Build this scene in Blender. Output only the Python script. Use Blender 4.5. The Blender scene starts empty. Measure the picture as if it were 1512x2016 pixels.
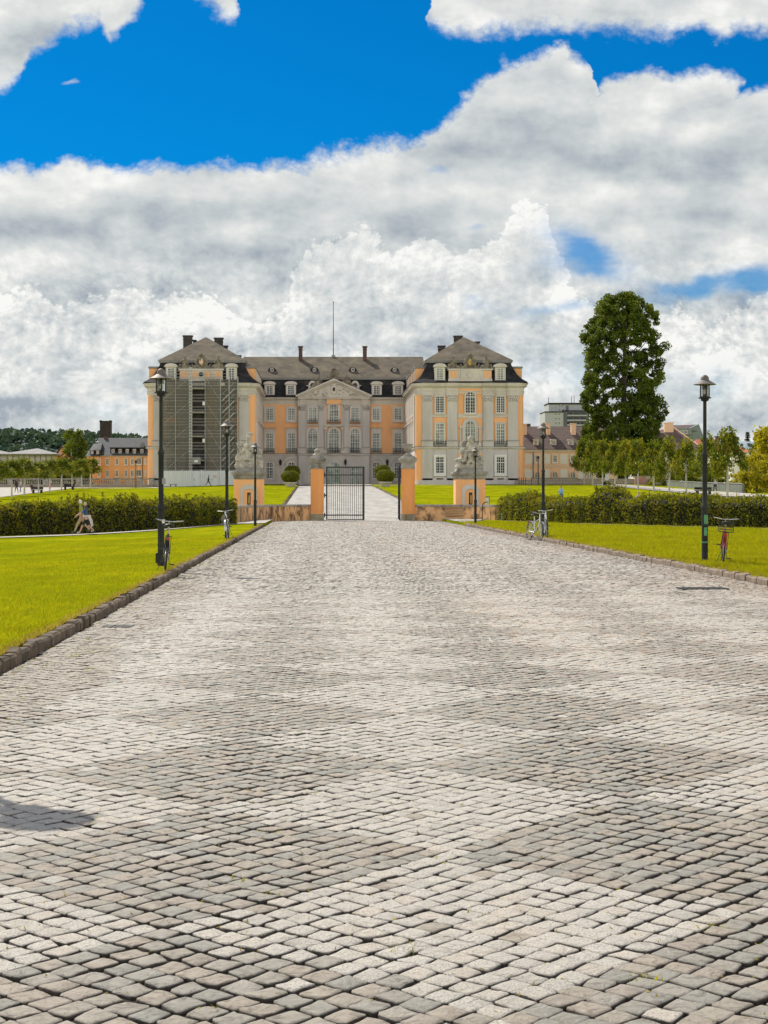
import bpy, bmesh, math, random
import numpy as np
from mathutils import Vector, Matrix, noise as mnoise

random.seed(7)
RNG = np.random.default_rng(7)
SC = bpy.context.scene
COL = SC.collection
F, CX, CY, HE = 3028.0, 626.0, 978.0, 1.65      # focal length in photo pixels, vanishing point, eye height
PI = math.pi


def XX(x, Y): return (x - CX) * Y / F
def ZZ(y, Y): return HE + (CY - y) * Y / F
def P(x, y, Y): return Vector((XX(x, Y), Y, ZZ(y, Y)))


def sm(a, b, x):
    t = min(1.0, max(0.0, (x - a) / (b - a)))
    return t * t * (3 - 2 * t)


def gz(X, Y):
    """height of the ground"""
    b = 0.0 if Y < 106 else min(.025 * (Y - 106), 3.55)
    b -= .25 * sm(3.2, 12, -X) * (1 - sm(95, 120, Y))
    b -= .5 * sm(8, 30, -X) * sm(110, 150, Y)
    return b


# ------------------------------------------------------------------ object helpers
def tag(o, label=None, cat=None, group=None, kind=None):
    if label: o['label'] = label
    if cat: o['category'] = cat
    if group: o['group'] = group
    if kind: o['kind'] = kind
    return o


def thing(name, label, cat, loc=(0, 0, 0), rz=0.0, group=None):
    o = bpy.data.objects.new(name, None)
    COL.objects.link(o)
    o.empty_display_size = .3
    o.location = loc
    o.rotation_euler = (0, 0, rz)
    return tag(o, label, cat, group)


def link(name, me, parent=None, loc=(0, 0, 0), rz=0.0):
    o = bpy.data.objects.new(name, me)
    COL.objects.link(o)
    o.location = loc
    o.rotation_euler = (0, 0, rz)
    if parent is not None: o.parent = parent
    return o


def dup(root, loc, rz=0.0, label=None):
    r = root.copy(); COL.objects.link(r)
    r.location = loc; r.rotation_euler = (root.rotation_euler[0], root.rotation_euler[1], rz)
    if label: r['label'] = label
    for ch in list(root.children):
        c = ch.copy(); COL.objects.link(c); c.parent = r
        for g in list(ch.children):
            d = g.copy(); COL.objects.link(d); d.parent = c
    return r


class MB:
    def __init__(s):
        s.v = []; s.f = []; s.m = []; s.sm = []; s.T = None

    def _add(s, vs, fs, mi=0, smooth=False):
        n = len(s.v)
        if s.T is not None: vs = [s.T @ Vector(v) for v in vs]
        s.v += [tuple(v) for v in vs]
        for f in fs:
            s.f.append(tuple(i + n for i in f)); s.m.append(mi); s.sm.append(smooth)

    def box(s, x0, x1, y0, y1, z0, z1, mi=0):
        s._add([(x0, y0, z0), (x1, y0, z0), (x1, y1, z0), (x0, y1, z0), (x0, y0, z1), (x1, y0, z1), (x1, y1, z1), (x0, y1, z1)],
               [(0, 3, 2, 1), (4, 5, 6, 7), (0, 1, 5, 4), (1, 2, 6, 5), (2, 3, 7, 6), (3, 0, 4, 7)], mi)

    def fru(s, b, t, z0, z1, mi=0):
        """frustum: b, t = (x0,x1,y0,y1)"""
        s._add([(b[0], b[2], z0), (b[1], b[2], z0), (b[1], b[3], z0), (b[0], b[3], z0), (t[0], t[2], z1), (t[1], t[2], z1), (t[1], t[3], z1), (t[0], t[3], z1)],
               [(0, 3, 2, 1), (4, 5, 6, 7), (0, 1, 5, 4), (1, 2, 6, 5), (2, 3, 7, 6), (3, 0, 4, 7)], mi)

    def poly(s, pts, mi=0, smooth=False): s._add(pts, [tuple(range(len(pts)))], mi, smooth)

    def prism(s, xz, y0, y1, mi=0):
        n = len(xz)
        s._add([(x, y0, z) for x, z in xz] + [(x, y1, z) for x, z in xz],
               [tuple(range(n)), tuple(range(2 * n - 1, n - 1, -1))] + [(i, i + n, (i + 1) % n + n, (i + 1) % n) for i in range(n)], mi)

    def hprism(s, xy, z0, z1, mi=0, smooth=False):
        n = len(xy)
        s._add([(x, y, z0) for x, y in xy] + [(x, y, z1) for x, y in xy], [tuple(range(n))[::-1], tuple(range(n, 2 * n))], mi)
        s._add([(x, y, z0) for x, y in xy] + [(x, y, z1) for x, y in xy], [(i, (i + 1) % n, (i + 1) % n + n, i + n) for i in range(n)], mi, smooth)

    def tube(s, p, q, r0, r1=None, n=8, mi=0, cap=True):
        r1 = r0 if r1 is None else r1
        p, q = Vector(p), Vector(q)
        d = (q - p)
        if d.length < 1e-6: return
        d.normalize()
        a = d.orthogonal().normalized(); b = d.cross(a)
        vs = []
        for c, r in ((p, r0), (q, r1)):
            for i in range(n):
                t = 2 * PI * i / n
                vs.append(c + a * (r * math.cos(t)) + b * (r * math.sin(t)))
        s._add(vs, [(i, (i + 1) % n, (i + 1) % n + n, i + n) for i in range(n)], mi, True)
        if cap: s._add(vs, [tuple(range(n))[::-1], tuple(range(n, 2 * n))], mi, False)

    def path(s, pts, r, n=8, mi=0):
        for a, b in zip(pts[:-1], pts[1:]): s.tube(a, b, r, r, n, mi)

    def lathe(s, prof, c=(0, 0, 0), n=20, mi=0, cap=True, arc=2 * PI):
        vs = []
        for r, z in prof:
            for i in range(n):
                t = arc * i / n
                vs.append((c[0] + r * math.cos(t), c[1] + r * math.sin(t), c[2] + z))
        fs = []
        for k in range(len(prof) - 1):
            for i in range(n):
                fs.append((k * n + i, k * n + (i + 1) % n, (k + 1) * n + (i + 1) % n, (k + 1) * n + i))
        s._add(vs, fs, mi, True)
        if cap:
            m = (len(prof) - 1) * n
            s._add(vs, [tuple(range(n))[::-1], tuple(range(m, m + n))], mi, False)

    def ball(s, c, r, n=10, mi=0, rot=None):
        if not hasattr(r, '__len__'): r = (r, r, r)
        vs, fs = [], []
        k = max(4, n // 2 + 1)
        R = rot.to_matrix() if rot is not None else None
        for j in range(k + 1):
            ph = PI * j / k
            for i in range(n):
                t = 2 * PI * i / n
                w = Vector((r[0] * math.sin(ph) * math.cos(t), r[1] * math.sin(ph) * math.sin(t), r[2] * math.cos(ph)))
                if R is not None: w = R @ w
                vs.append(w + Vector(c))
        for j in range(k):
            for i in range(n):
                fs.append((j * n + i, (j + 1) * n + i, (j + 1) * n + (i + 1) % n, j * n + (i + 1) % n))
        s._add(vs, fs, mi, True)

    def mesh(s, name, mats, merge=True, sharp=40):
        me = bpy.data.meshes.new(name)
        me.from_pydata(s.v, [], s.f)
        if not isinstance(mats, (list, tuple)): mats = [mats]
        for m in mats: me.materials.append(m)
        me.polygons.foreach_set('material_index', s.m)
        me.polygons.foreach_set('use_smooth', s.sm)
        bm = bmesh.new(); bm.from_mesh(me)
        if merge: bmesh.ops.remove_doubles(bm, verts=bm.verts, dist=1e-5)
        bmesh.ops.recalc_face_normals(bm, faces=bm.faces)
        bm.to_mesh(me); bm.free()
        if any(s.sm): me.set_sharp_from_angle(angle=math.radians(sharp))
        me.update()
        return me

    def obj(s, name, mats, parent=None, loc=(0, 0, 0), rz=0.0):
        return link(name, s.mesh(name, mats), parent, loc, rz)


def np_mesh(name, V, Fq, mats, attrs=None, smooth=False):
    """V (n,3), Fq (m,k) all faces with k corners, or a list of such arrays"""
    if not isinstance(Fq, list): Fq = [Fq]
    me = bpy.data.meshes.new(name)
    me.vertices.add(len(V)); me.vertices.foreach_set('co', np.asarray(V, np.float32).ravel())
    loops = np.concatenate([f.ravel() for f in Fq]).astype(np.int32)
    tot = np.concatenate([np.full(len(f), f.shape[1], np.int32) for f in Fq])
    st = np.concatenate([[0], np.cumsum(tot)[:-1]]).astype(np.int32)
    me.loops.add(len(loops)); me.loops.foreach_set('vertex_index', loops)
    me.polygons.add(len(tot)); me.polygons.foreach_set('loop_start', st)
    me.polygons.foreach_set('use_smooth', np.full(len(tot), smooth))
    if not isinstance(mats, (list, tuple)): mats = [mats]
    for m in mats: me.materials.append(m)
    for k, a in (attrs or {}).items():
        at = me.attributes.new(k, 'FLOAT', 'POINT'); at.data.foreach_set('value', np.asarray(a, np.float32))
    me.update(calc_edges=True); me.validate()
    return me


# ------------------------------------------------------------------ node expressions
class NT:
    def __init__(s, tree): s.t = tree; s.L = tree.links

    def new(s, t, **kw):
        n = s.t.nodes.new(t)
        for k, v in kw.items(): setattr(n, k, v)
        return n

    def put(s, sock, v):
        if isinstance(v, E): s.L.new(v.s, sock)
        elif v is not None: sock.default_value = v

    def math(s, op, a, b=None, c=None, clamp=False):
        n = s.new('ShaderNodeMath', operation=op, use_clamp=clamp)
        s.put(n.inputs[0], a)
        if b is not None: s.put(n.inputs[1], b)
        if c is not None: s.put(n.inputs[2], c)
        return E(s, n.outputs[0])

    def comb(s, x, y, z=0.0):
        n = s.new('ShaderNodeCombineXYZ')
        for i, v in enumerate((x, y, z)): s.put(n.inputs[i], v)
        return E(s, n.outputs[0])

    def sep(s, v):
        n = s.new('ShaderNodeSeparateXYZ'); s.put(n.inputs[0], v)
        return [E(s, o) for o in n.outputs]

    def noise(s, vec, scale=1.0, detail=4.0, rough=.5, dist=0.0, dim='3D', color=False):
        n = s.new('ShaderNodeTexNoise', noise_dimensions=dim)
        if vec is not None: s.put(n.inputs['Vector'], vec)
        n.inputs['Scale'].default_value = scale; n.inputs['Detail'].default_value = detail
        n.inputs['Roughness'].default_value = rough; n.inputs['Distortion'].default_value = dist
        return E(s, n.outputs[1 if color else 0])

    def smooth(s, v, a, b, lo=0.0, hi=1.0):
        n = s.new('ShaderNodeMapRange', interpolation_type='SMOOTHSTEP')
        s.put(n.inputs[0], v); s.put(n.inputs[1], a); s.put(n.inputs[2], b); s.put(n.inputs[3], lo); s.put(n.inputs[4], hi)
        return E(s, n.outputs[0])

    def lin(s, v, a, b, lo=0.0, hi=1.0):
        n = s.new('ShaderNodeMapRange')
        s.put(n.inputs[0], v); s.put(n.inputs[1], a); s.put(n.inputs[2], b); s.put(n.inputs[3], lo); s.put(n.inputs[4], hi)
        return E(s, n.outputs[0])

    def mix(s, f, a, b, blend='MIX'):
        n = s.new('ShaderNodeMix', data_type='RGBA', blend_type=blend)
        s.put(n.inputs[0], f)
        for i, v in ((6, a), (7, b)):
            if isinstance(v, E): s.L.new(v.s, n.inputs[i])
            else: n.inputs[i].default_value = (*v, 1) if len(v) == 3 else v
        return E(s, n.outputs[2])

    def ramp(s, f, stops):
        n = s.new('ShaderNodeValToRGB'); s.put(n.inputs[0], f)
        cr = n.color_ramp
        while len(cr.elements) < len(stops): cr.elements.new(.5)
        for e, (p, c) in zip(cr.elements, stops): e.position = p; e.color = (*c, 1)
        return E(s, n.outputs[0])

    def curve(s, v, pts, lo, hi, ylo, yhi):
        """piecewise curve through (x, y) points"""
        n = s.new('ShaderNodeFloatCurve')
        s.put(n.inputs['Value'], (v - lo) / (hi - lo))
        c = n.mapping.curves[0]
        pp = [((x - lo) / (hi - lo), (y - ylo) / (yhi - ylo)) for x, y in pts]
        c.points[0].location = pp[0]; c.points[1].location = pp[-1]
        for q in pp[1:-1]: c.points.new(*q)
        for q in c.points: q.handle_type = 'VECTOR'
        n.mapping.update()
        return E(s, n.outputs[0]) * (yhi - ylo) + ylo

    def attr(s, name):
        n = s.new('ShaderNodeAttribute', attribute_name=name)
        return E(s, n.outputs['Fac'])

    def pos(s): return E(s, s.new('ShaderNodeNewGeometry').outputs['Position'])
    def oco(s): return E(s, s.new('ShaderNodeTexCoord').outputs['Object'])

    def vmul(s, v, k):
        n = s.new('ShaderNodeVectorMath', operation='MULTIPLY'); s.put(n.inputs[0], v); n.inputs[1].default_value = k
        return E(s, n.outputs[0])


class E:
    def __init__(s, nt, sock): s.nt = nt; s.s = sock
    def __add__(a, b): return a.nt.math('ADD', a, b)
    __radd__ = __add__
    def __sub__(a, b): return a.nt.math('SUBTRACT', a, b)
    def __rsub__(a, b): return a.nt.math('SUBTRACT', b, a)
    def __mul__(a, b): return a.nt.math('MULTIPLY', a, b)
    __rmul__ = __mul__
    def __truediv__(a, b): return a.nt.math('DIVIDE', a, b)
    def __rtruediv__(a, b): return a.nt.math('DIVIDE', b, a)
    def max(a, b): return a.nt.math('MAXIMUM', a, b)
    def min(a, b): return a.nt.math('MINIMUM', a, b)
    def exp(a): return a.nt.math('EXPONENT', a)
    def abs(a): return a.nt.math('ABSOLUTE', a)
    def sat(a): return a.nt.math('ADD', a, 0.0, clamp=True)


def material(name):
    m = bpy.data.materials.new(name); m.use_nodes = True
    nt = NT(m.node_tree)
    b = m.node_tree.nodes['Principled BSDF']
    return m, nt, b


def c3(c): return (*c, 1)


def plain(name, col, rough=.7, var=.12, scale=1.5, metal=0.0, bump=0.0, bscale=20, spec=.4, stretch=(1, 1, 1), dirt=None, dirt_amt=.5, dscale=.6):
    """a painted / stone / metal surface with uneven tone, optional dirt blotches and bump"""
    m, n, b = material(name)
    p = n.vmul(n.pos(), stretch)
    f = n.noise(p, scale, 6, .6)
    lo = tuple(x * (1 - var * 1.6) for x in col); hi = tuple(min(1, x * (1 + var)) for x in col)
    c = n.ramp(f, [(.3, lo), (.7, hi)])
    if dirt is not None:
        g = n.smooth(n.noise(p, dscale, 8, .65), .5, .72) * dirt_amt
        c = n.mix(g, c, dirt)
    n.L.new(c.s, b.inputs['Base Color'])
    b.inputs['Roughness'].default_value = rough; b.inputs['Metallic'].default_value = metal
    b.inputs['Specular IOR Level'].default_value = spec
    if bump:
        bn = n.new('ShaderNodeBump'); bn.inputs['Strength'].default_value = bump; bn.inputs['Distance'].default_value = .02
        n.put(bn.inputs['Height'], n.noise(n.pos(), bscale, 5, .6)); n.L.new(bn.outputs[0], b.inputs['Normal'])
    return m


def leafy(name, dark, light, tint, transl=.35, vscale=.5):
    m, n, b = material(name)
    v = n.attr('var')
    c = n.mix(v, dark, light)
    c = n.mix(n.smooth(n.noise(n.pos(), vscale, 4, .6), .45, .66) * .75, c, tint)
    n.L.new(c.s, b.inputs['Base Color']); b.inputs['Roughness'].default_value = .6
    b.inputs['Specular IOR Level'].default_value = .12
    tr = n.new('ShaderNodeBsdfTranslucent'); n.L.new(n.mix(1.0, c, (1.5, 1.35, .45), 'MULTIPLY').s, tr.inputs[0])
    mx = n.new('ShaderNodeMixShader'); mx.inputs[0].default_value = transl
    n.L.new(b.outputs[0], mx.inputs[1]); n.L.new(tr.outputs[0], mx.inputs[2])
    out = [q for q in m.node_tree.nodes if q.type == 'OUTPUT_MATERIAL'][0]
    n.L.new(mx.outputs[0], out.inputs[0])
    return m


M = {}
M['grey'] = plain('grey_render', (.61, .57, .52), .8, .10, .35, stretch=(1, 1, .3), dirt=(.36, .335, .30), dirt_amt=.55, dscale=.3)
M['trim'] = plain('pale_stone_trim', (.66, .605, .52), .8, .10, .5, stretch=(1, 1, .3), dirt=(.27, .25, .21), dirt_amt=.35, dscale=.4)
M['orange'] = plain('orange_render', (.93, .49, .22), .8, .07, .35, stretch=(1, 1, .4), dirt=(.66, .31, .13), dirt_amt=.6, dscale=.35)
M['peach'] = plain('peach_render', (.86, .57, .38), .8, .06, .35, dirt=(.6, .36, .2), dirt_amt=.3, dscale=.3)
M['slate_black'] = plain('black_slate', (.030, .030, .030), .75, .35, 1.2, bump=.3, bscale=6, spec=.2, dirt=(.10, .09, .075), dirt_amt=.55, dscale=.5)
M['slate'] = plain('weathered_slate', (.150, .126, .090), .9, .25, .6, bump=.4, bscale=5, spec=.12, dirt=(.055, .052, .045), dirt_amt=.7, dscale=.35)
M['white'] = plain('white_paint', (.78, .76, .70), .5, .04, 1)
M['iron'] = plain('black_iron', (.018, .019, .021), .5, .3, 3, metal=.0, spec=.5)
M['lampgreen'] = plain('dark_green_paint', (.020, .024, .019), .6, .25, 2.5, spec=.25, dirt=(.05, .05, .04), dirt_amt=.5, dscale=3)
M['lamphat'] = plain('dull_lamp_metal', (.15, .125, .105), .6, .15, 4, spec=.5)
M['brick'] = plain('dark_brick', (.12, .075, .06), .85, .3, 2, bump=.3, bscale=8)
M['lead'] = plain('grey_lead', (.27, .265, .25), .75, .12, 1, spec=.2)
M['chimney_dark'] = plain('soot_dark_brick', (.075, .066, .058), .9, .3, 1.5, bump=.3, bscale=8)
M['stone'] = plain('weathered_stone', (.36, .335, .28), .9, .25, 1.6, bump=.5, bscale=12, dirt=(.07, .068, .055), dirt_amt=.85, dscale=1.1)
M['sculpt'] = plain('sculpture_stone', (.50, .46, .37), .9, .3, 2.5, bump=.5, bscale=14, dirt=(.075, .07, .052), dirt_amt=.9, dscale=2.2)
M['sculpt_far'] = plain('mossy_roof_sculpture', (.24, .21, .15), .9, .35, 1.5, dirt=(.05, .045, .035), dirt_amt=.8, dscale=1.3)
M['gold'] = plain('ochre_gilding', (.62, .40, .10), .5, .2, 2)
M['scaffold_steel'] = plain('scaffold_steel', (.47, .47, .44), .6, .15, 2)
M['hoard'] = plain('white_hoarding', (.66, .69, .66), .6, .06, .8, stretch=(3, 3, .2))
M['paveslab'] = plain('pale_gravel', (.42, .385, .33), .95, .10, .7, bump=.2, bscale=40)
M['tyre'] = plain('black_rubber', (.016, .016, .017), .8, .1, 5)
M['chrome'] = plain('bright_metal', (.62, .62, .60), .25, .05, 3, metal=.9)
M['bikeblack'] = plain('black_bike_paint', (.016, .018, .02), .3, .1, 4, spec=.6)
M['bikesilver'] = plain('silver_bike_paint', (.60, .60, .62), .35, .05, 4, metal=.5)
M['bikered'] = plain('red_bike_paint', (.22, .018, .018), .35, .1, 4, spec=.6)
M['bikegreen'] = plain('dark_green_bike_paint', (.035, .055, .04), .35, .1, 4, spec=.6)
M['leather'] = plain('black_saddle', (.02, .018, .017), .55, .1, 5)
M['red'] = plain('red_plastic', (.5, .03, .02), .4, .05, 5)
M['bark'] = plain('bark', (.10, .082, .06), .95, .3, 4, bump=.6, bscale=14, stretch=(1, 1, .25))
M['whitetrunk'] = plain('whitewashed_bark', (.50, .48, .43), .9, .15, 3, stretch=(1, 1, .4))
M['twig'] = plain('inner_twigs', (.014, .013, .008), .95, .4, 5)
M['tubstone'] = plain('pale_tub_stone', (.52, .48, .40), .9, .12, 2)
M['curtain'] = plain('window_curtain', (.40, .42, .37), .9, .12, 3, stretch=(6, 6, .15))


def mk_glass(name, col, rough=.08):
    m, n, b = material(name)
    c = n.ramp(n.noise(n.pos(), .7, 3, .5), [(.35, tuple(x * .5 for x in col)), (.7, tuple(x * 1.5 for x in col))])
    n.L.new(c.s, b.inputs['Base Color']); b.inputs['Roughness'].default_value = rough
    b.inputs['Specular IOR Level'].default_value = .35
    return m


M['glass'] = mk_glass('dark_window_glass', (.028, .026, .024))
M['glassgreen'] = mk_glass('pale_curtained_glass', (.26, .28, .24), .25)
m, n, b = material('lamp_glass')
b.inputs['Base Color'].default_value = (.55, .56, .52, 1); b.inputs['Roughness'].default_value = .15
b.inputs['Transmission Weight'].default_value = .9; b.inputs['IOR'].default_value = 1.05
M['lampglass'] = m

# windows, tiles and other stuff with a pattern of courses
def tiles(name, c0, c1, sx, sz, rough=.8):
    m, n, b = material(name)
    p = n.pos(); x, y, z = n.sep(p)
    br = n.new('ShaderNodeTexBrick')
    n.L.new(n.comb(x + y * .0, z, 0.0).s, br.inputs['Vector'])
    br.inputs['Color1'].default_value = c3(c0); br.inputs['Color2'].default_value = c3(c1)
    br.inputs['Mortar'].default_value = c3(tuple(v * .35 for v in c0))
    br.inputs['Scale'].default_value = 1; br.inputs['Mortar Size'].default_value = .08 * sz
    br.inputs['Brick Width'].default_value = sx; br.inputs['Row Height'].default_value = sz
    c = n.mix(n.noise(p, .5, 4, .6) * .5, E(n, br.outputs[0]), tuple(v * .5 for v in c0))
    n.L.new(c.s, b.inputs['Base Color']); b.inputs['Roughness'].default_value = rough
    return m


M['browntile'] = tiles('brown_roof_tiles', (.16, .105, .085), (.21, .15, .125), .45, .33)
M['redtile'] = tiles('red_roof_tiles', (.58, .16, .09), (.66, .21, .13), .5, .4)
M['blackslate_far'] = tiles('grey_slate_roof', (.085, .09, .09), (.12, .125, .125), .5, .35)
M['blockwall'] = tiles('beige_block_wall', (.44, .36, .27), (.50, .42, .33), 1.1, .42)

# stained orange wall either side of the gate: rain streaks with a shape of their own
m, n, b = material('stained_orange_wall')
p = n.pos(); x, y, z = n.sep(p)
st = n.noise(n.comb((x * .8 + y) * 1.5, 0.0, z * .55), 1.5, 8, .7, .5)
blot = n.noise(p, 1.6, 7, .65)
c = n.mix(n.smooth(st, .42, .60) * .95, (.78, .45, .20), (.085, .055, .03))
c = n.mix(n.smooth(blot, .5, .7) * .5, c, (.50, .36, .21))
c = n.mix(n.smooth(blot, .62, .72) * n.smooth(z, .9, .2) * .6, c, (.16, .10, .04))
n.L.new(c.s, b.inputs['Base Color']); b.inputs['Roughness'].default_value = .9
M['stainwall'] = m

# gate pillar render: orange with faint wash marks
M['pillar'] = plain('pillar_orange_render', (.82, .36, .11), .8, .10, 1.2, stretch=(1, 1, .25), dirt=(.50, .23, .09), dirt_amt=.45, dscale=.9)
M['pillar_base'] = plain('mossy_pillar_base', (.34, .29, .19), .9, .3, 1.5, dirt=(.10, .075, .02), dirt_amt=.9, dscale=1.2)

# lawn
m, n, b = material('lawn_grass')
p = n.pos()
f1 = n.noise(n.vmul(p, (1.0, .6, 1)), .30, 6, .62); f2 = n.noise(n.vmul(p, (1.0, .35, 1)), 1.7, 6, .7); f3 = n.noise(p, 22, 3, .6)
c = n.mix(n.smooth(f1, .35, .68), (.17, .205, .003), (.31, .30, .005))
c = n.mix(n.smooth(f2, .45, .72) * .7, c, (.115, .140, .004))
c = n.mix(n.smooth(f3, .5, .8) * .35, c, (.34, .31, .05))
n.L.new(c.s, b.inputs['Base Color']); b.inputs['Roughness'].default_value = 1.0; b.inputs['Specular IOR Level'].default_value = .0
bn = n.new('ShaderNodeBump'); bn.inputs['Strength'].default_value = .7; bn.inputs['Distance'].default_value = .05
n.put(bn.inputs['Height'], f3 + f2 * 1.5); n.L.new(bn.outputs[0], b.inputs['Normal'])
M['lawn'] = m
M['blade'] = leafy('grass_blades', (.19, .215, .004), (.36, .355, .008), (.21, .205, .005), .45, .55)
M['dryblade'] = leafy('dry_grass', (.20, .18, .02), (.42, .33, .10), (.36, .30, .08), .4, .8)
M['hedge'] = leafy('hedge_leaves', (.040, .055, .007), (.23, .25, .022), (.26, .23, .03), .42, 1.6)
M['poplar'] = leafy('dark_tree_leaves', (.024, .045, .009), (.14, .195, .026), (.19, .235, .025), .36, .3)
M['young'] = leafy('young_tree_leaves', (.050, .075, .010), (.18, .22, .022), (.28, .26, .03), .42, .6)
M['yellowleaf'] = leafy('yellow_green_leaves', (.20, .20, .012), (.46, .42, .03), (.28, .24, .02), .45, .5)
M['conifer'] = leafy('conifer_needles', (.012, .022, .012), (.03, .045, .022), (.035, .04, .02), .1, .3)
M['forest'] = leafy('far_forest', (.030, .065, .050), (.085, .14, .085), (.10, .14, .075), .1, .02)
M['box'] = leafy('clipped_box_leaves', (.05, .07, .006), (.26, .28, .014), (.13, .12, .015), .3, 1.5)
M['flower'] = plain('white_blossom', (.75, .70, .55), .8, .1, 6)

# paving stones
m, n, b = material('paving_stones')
t = n.attr('tone'); r = n.attr('rnd'); p = n.pos()
dk = n.ramp(r, [(0, (.25, .245, .21)), (.3, (.305, .285, .235)), (.55, (.36, .305, .235)), (.8, (.32, .272, .22)), (1, (.43, .30, .205))])
lt = n.ramp(r, [(0, (.53, .495, .425)), (.5, (.61, .57, .49)), (.85, (.60, .52, .42)), (1, (.64, .49, .36))])
speck = n.noise(p, 120, 3, .65)
lt = n.mix(n.smooth(speck, .50, .64) * .65, lt, (.20, .175, .145))
vein = n.noise(p, 16, 7, .68, 1.2)
dk = n.mix(n.smooth(vein, .5, .66) * .7, dk, (.15, .125, .095))
dk = n.mix(n.smooth(vein, .48, .36) * .4, dk, (.40, .36, .30))
c = n.mix(t, dk, lt)
c = n.mix(n.smooth(n.noise(p, 5.5, 6, .66), .54, .68) * .35, c, (.20, .165, .12))
c = n.mix(n.smooth(n.noise(p, .55, 5, .6), .52, .75) * .3, c, (.22, .20, .16))
c = n.mix(n.attr('soil'), c, (.026, .018, .011))          # soil caught down the sides of each stone
n.L.new(c.s, b.inputs['Base Color'])
b.inputs['Roughness'].default_value = .62; b.inputs['Specular IOR Level'].default_value = .42
bn = n.new('ShaderNodeBump'); bn.inputs['Strength'].default_value = 1.0; bn.inputs['Distance'].default_value = .012
n.put(bn.inputs['Height'], n.noise(p, 30, 6, .7) * 1.2 + speck * (t * .6) + vein * 1.6); n.L.new(bn.outputs[0], b.inputs['Normal'])
M['sett'] = m
M['joint'] = plain('joint_soil', (.024, .017, .011), .95, .4, 9, bump=.5, bscale=60, dirt=(.055, .036, .020), dirt_amt=.6, dscale=2)
M['kerb_shaded'] = plain('shaded_dark_kerb', (.15, .112, .075), .95, .35, 3, bump=.7, bscale=25, dirt=(.045, .038, .022), dirt_amt=.85, dscale=2.5)  # left kerb: the shade on its face is put into a darker colour
M['kerb'] = plain('kerb_stone', (.24, .185, .135), .9, .22, 3, bump=.7, bscale=25, dirt=(.10, .075, .05), dirt_amt=.8, dscale=2.5)
# road beyond the gate: the same setts, too far to see singly
m, n, b = material('far_setts')
p = n.pos(); x, y, z = n.sep(p)
w = n.noise(n.vmul(p, (1, .25, 1)), 1.1, 6, .7)
c = n.mix(n.smooth(w, .35, .68), (.25, .235, .205), (.40, .375, .33))
n.L.new(c.s, b.inputs['Base Color']); b.inputs['Roughness'].default_value = .7
bn = n.new('ShaderNodeBump'); bn.inputs['Strength'].default_value = .8; bn.inputs['Distance'].default_value = .03
n.put(bn.inputs['Height'], n.noise(p, 9, 3, .6)); n.L.new(bn.outputs[0], b.inputs['Normal'])
M['farsett'] = m

# ================================================================== camera, sun, sky
cam = bpy.data.cameras.new('camera'); co = bpy.data.objects.new('camera', cam); COL.objects.link(co)
co.location = (0, 0, HE); co.rotation_euler = (PI / 2, 0, 0)
cam.sensor_fit = 'VERTICAL'; cam.sensor_height = 36; cam.sensor_width = 27
cam.lens = F / 2016 * 36
cam.shift_x = (756 - CX) / 2016; cam.shift_y = (CY - 1008) / 2016
cam.clip_start = .1; cam.clip_end = 6000
SC.camera = co

SUN = Vector((-2.2, 3.4, 4.45)).normalized()
sl = bpy.data.lights.new('sun', 'SUN'); so = bpy.data.objects.new('sun', sl); COL.objects.link(so)
sl.energy = 5.0; sl.angle = math.radians(.5); sl.color = (1.0, .94, .84)
so.rotation_euler = SUN.to_track_quat('Z', 'Y').to_euler()

SC.view_settings.view_transform = 'Standard'; SC.view_settings.look = 'None'
SC.view_settings.exposure = 0.14; SC.view_settings.gamma = 1.0

W = bpy.data.worlds.new('World'); SC.world = W; W.use_nodes = True
wt = W.node_tree; wt.nodes.clear()
n = NT(wt)
tc = n.new('ShaderNodeTexCoord')
d = E(n, tc.outputs['Generated'])
dx, dy, dz = n.sep(d)
sky = n.new('ShaderNodeTexSky', sky_type='NISHITA', sun_disc=False)
sky.sun_elevation = math.asin(SUN.z); sky.sun_rotation = math.atan2(SUN.x, SUN.y)
sky.altitude = 60; sky.air_density = 1.0; sky.dust_density = .4; sky.ozone_density = 2.2
blue = n.mix(1.0, E(n, sky.outputs[0]), (.004, .42, .80), 'MULTIPLY')        # polarised deep blue
pale = n.mix(1.0, E(n, sky.outputs[0]), (.20, .50, .72), 'MULTIPLY')
blue = n.mix(n.smooth(dz, .21, .05), blue, pale)

# the clouds stand at fixed bearings and heights in the sky
q = 1.0 / dy.max(.12)
px = dx * q * F + CX
py = CY - dz * q * F
px = px.max(-3000).min(4500); py = py.max(-3000).min(1400)
front = n.smooth(dy, .45, .75)


def fb(sx, sy, det=7, rough=.55, ox=0.0, oy=0.0, z=0.0, dist=0.0):
    return n.noise(n.comb((px + ox) / sx + z * 3.7, (py + oy) / sy, 0.0), 1.0, det, rough, dist, dim='2D')


wv = n.sep(n.noise(n.comb(px / 130, py / 95, 2.2), 1.0, 4.5, .52, color=True))
w2 = n.sep(n.noise(n.comb(px / 420, py / 260, 5.2), 1.0, 2, .5, color=True))
wx = px + (wv[0] - .5) * 130 + (w2[0] - .5) * 60
wy = py + (wv[1] - .5) * 90 + (w2[1] - .5) * 24


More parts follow.
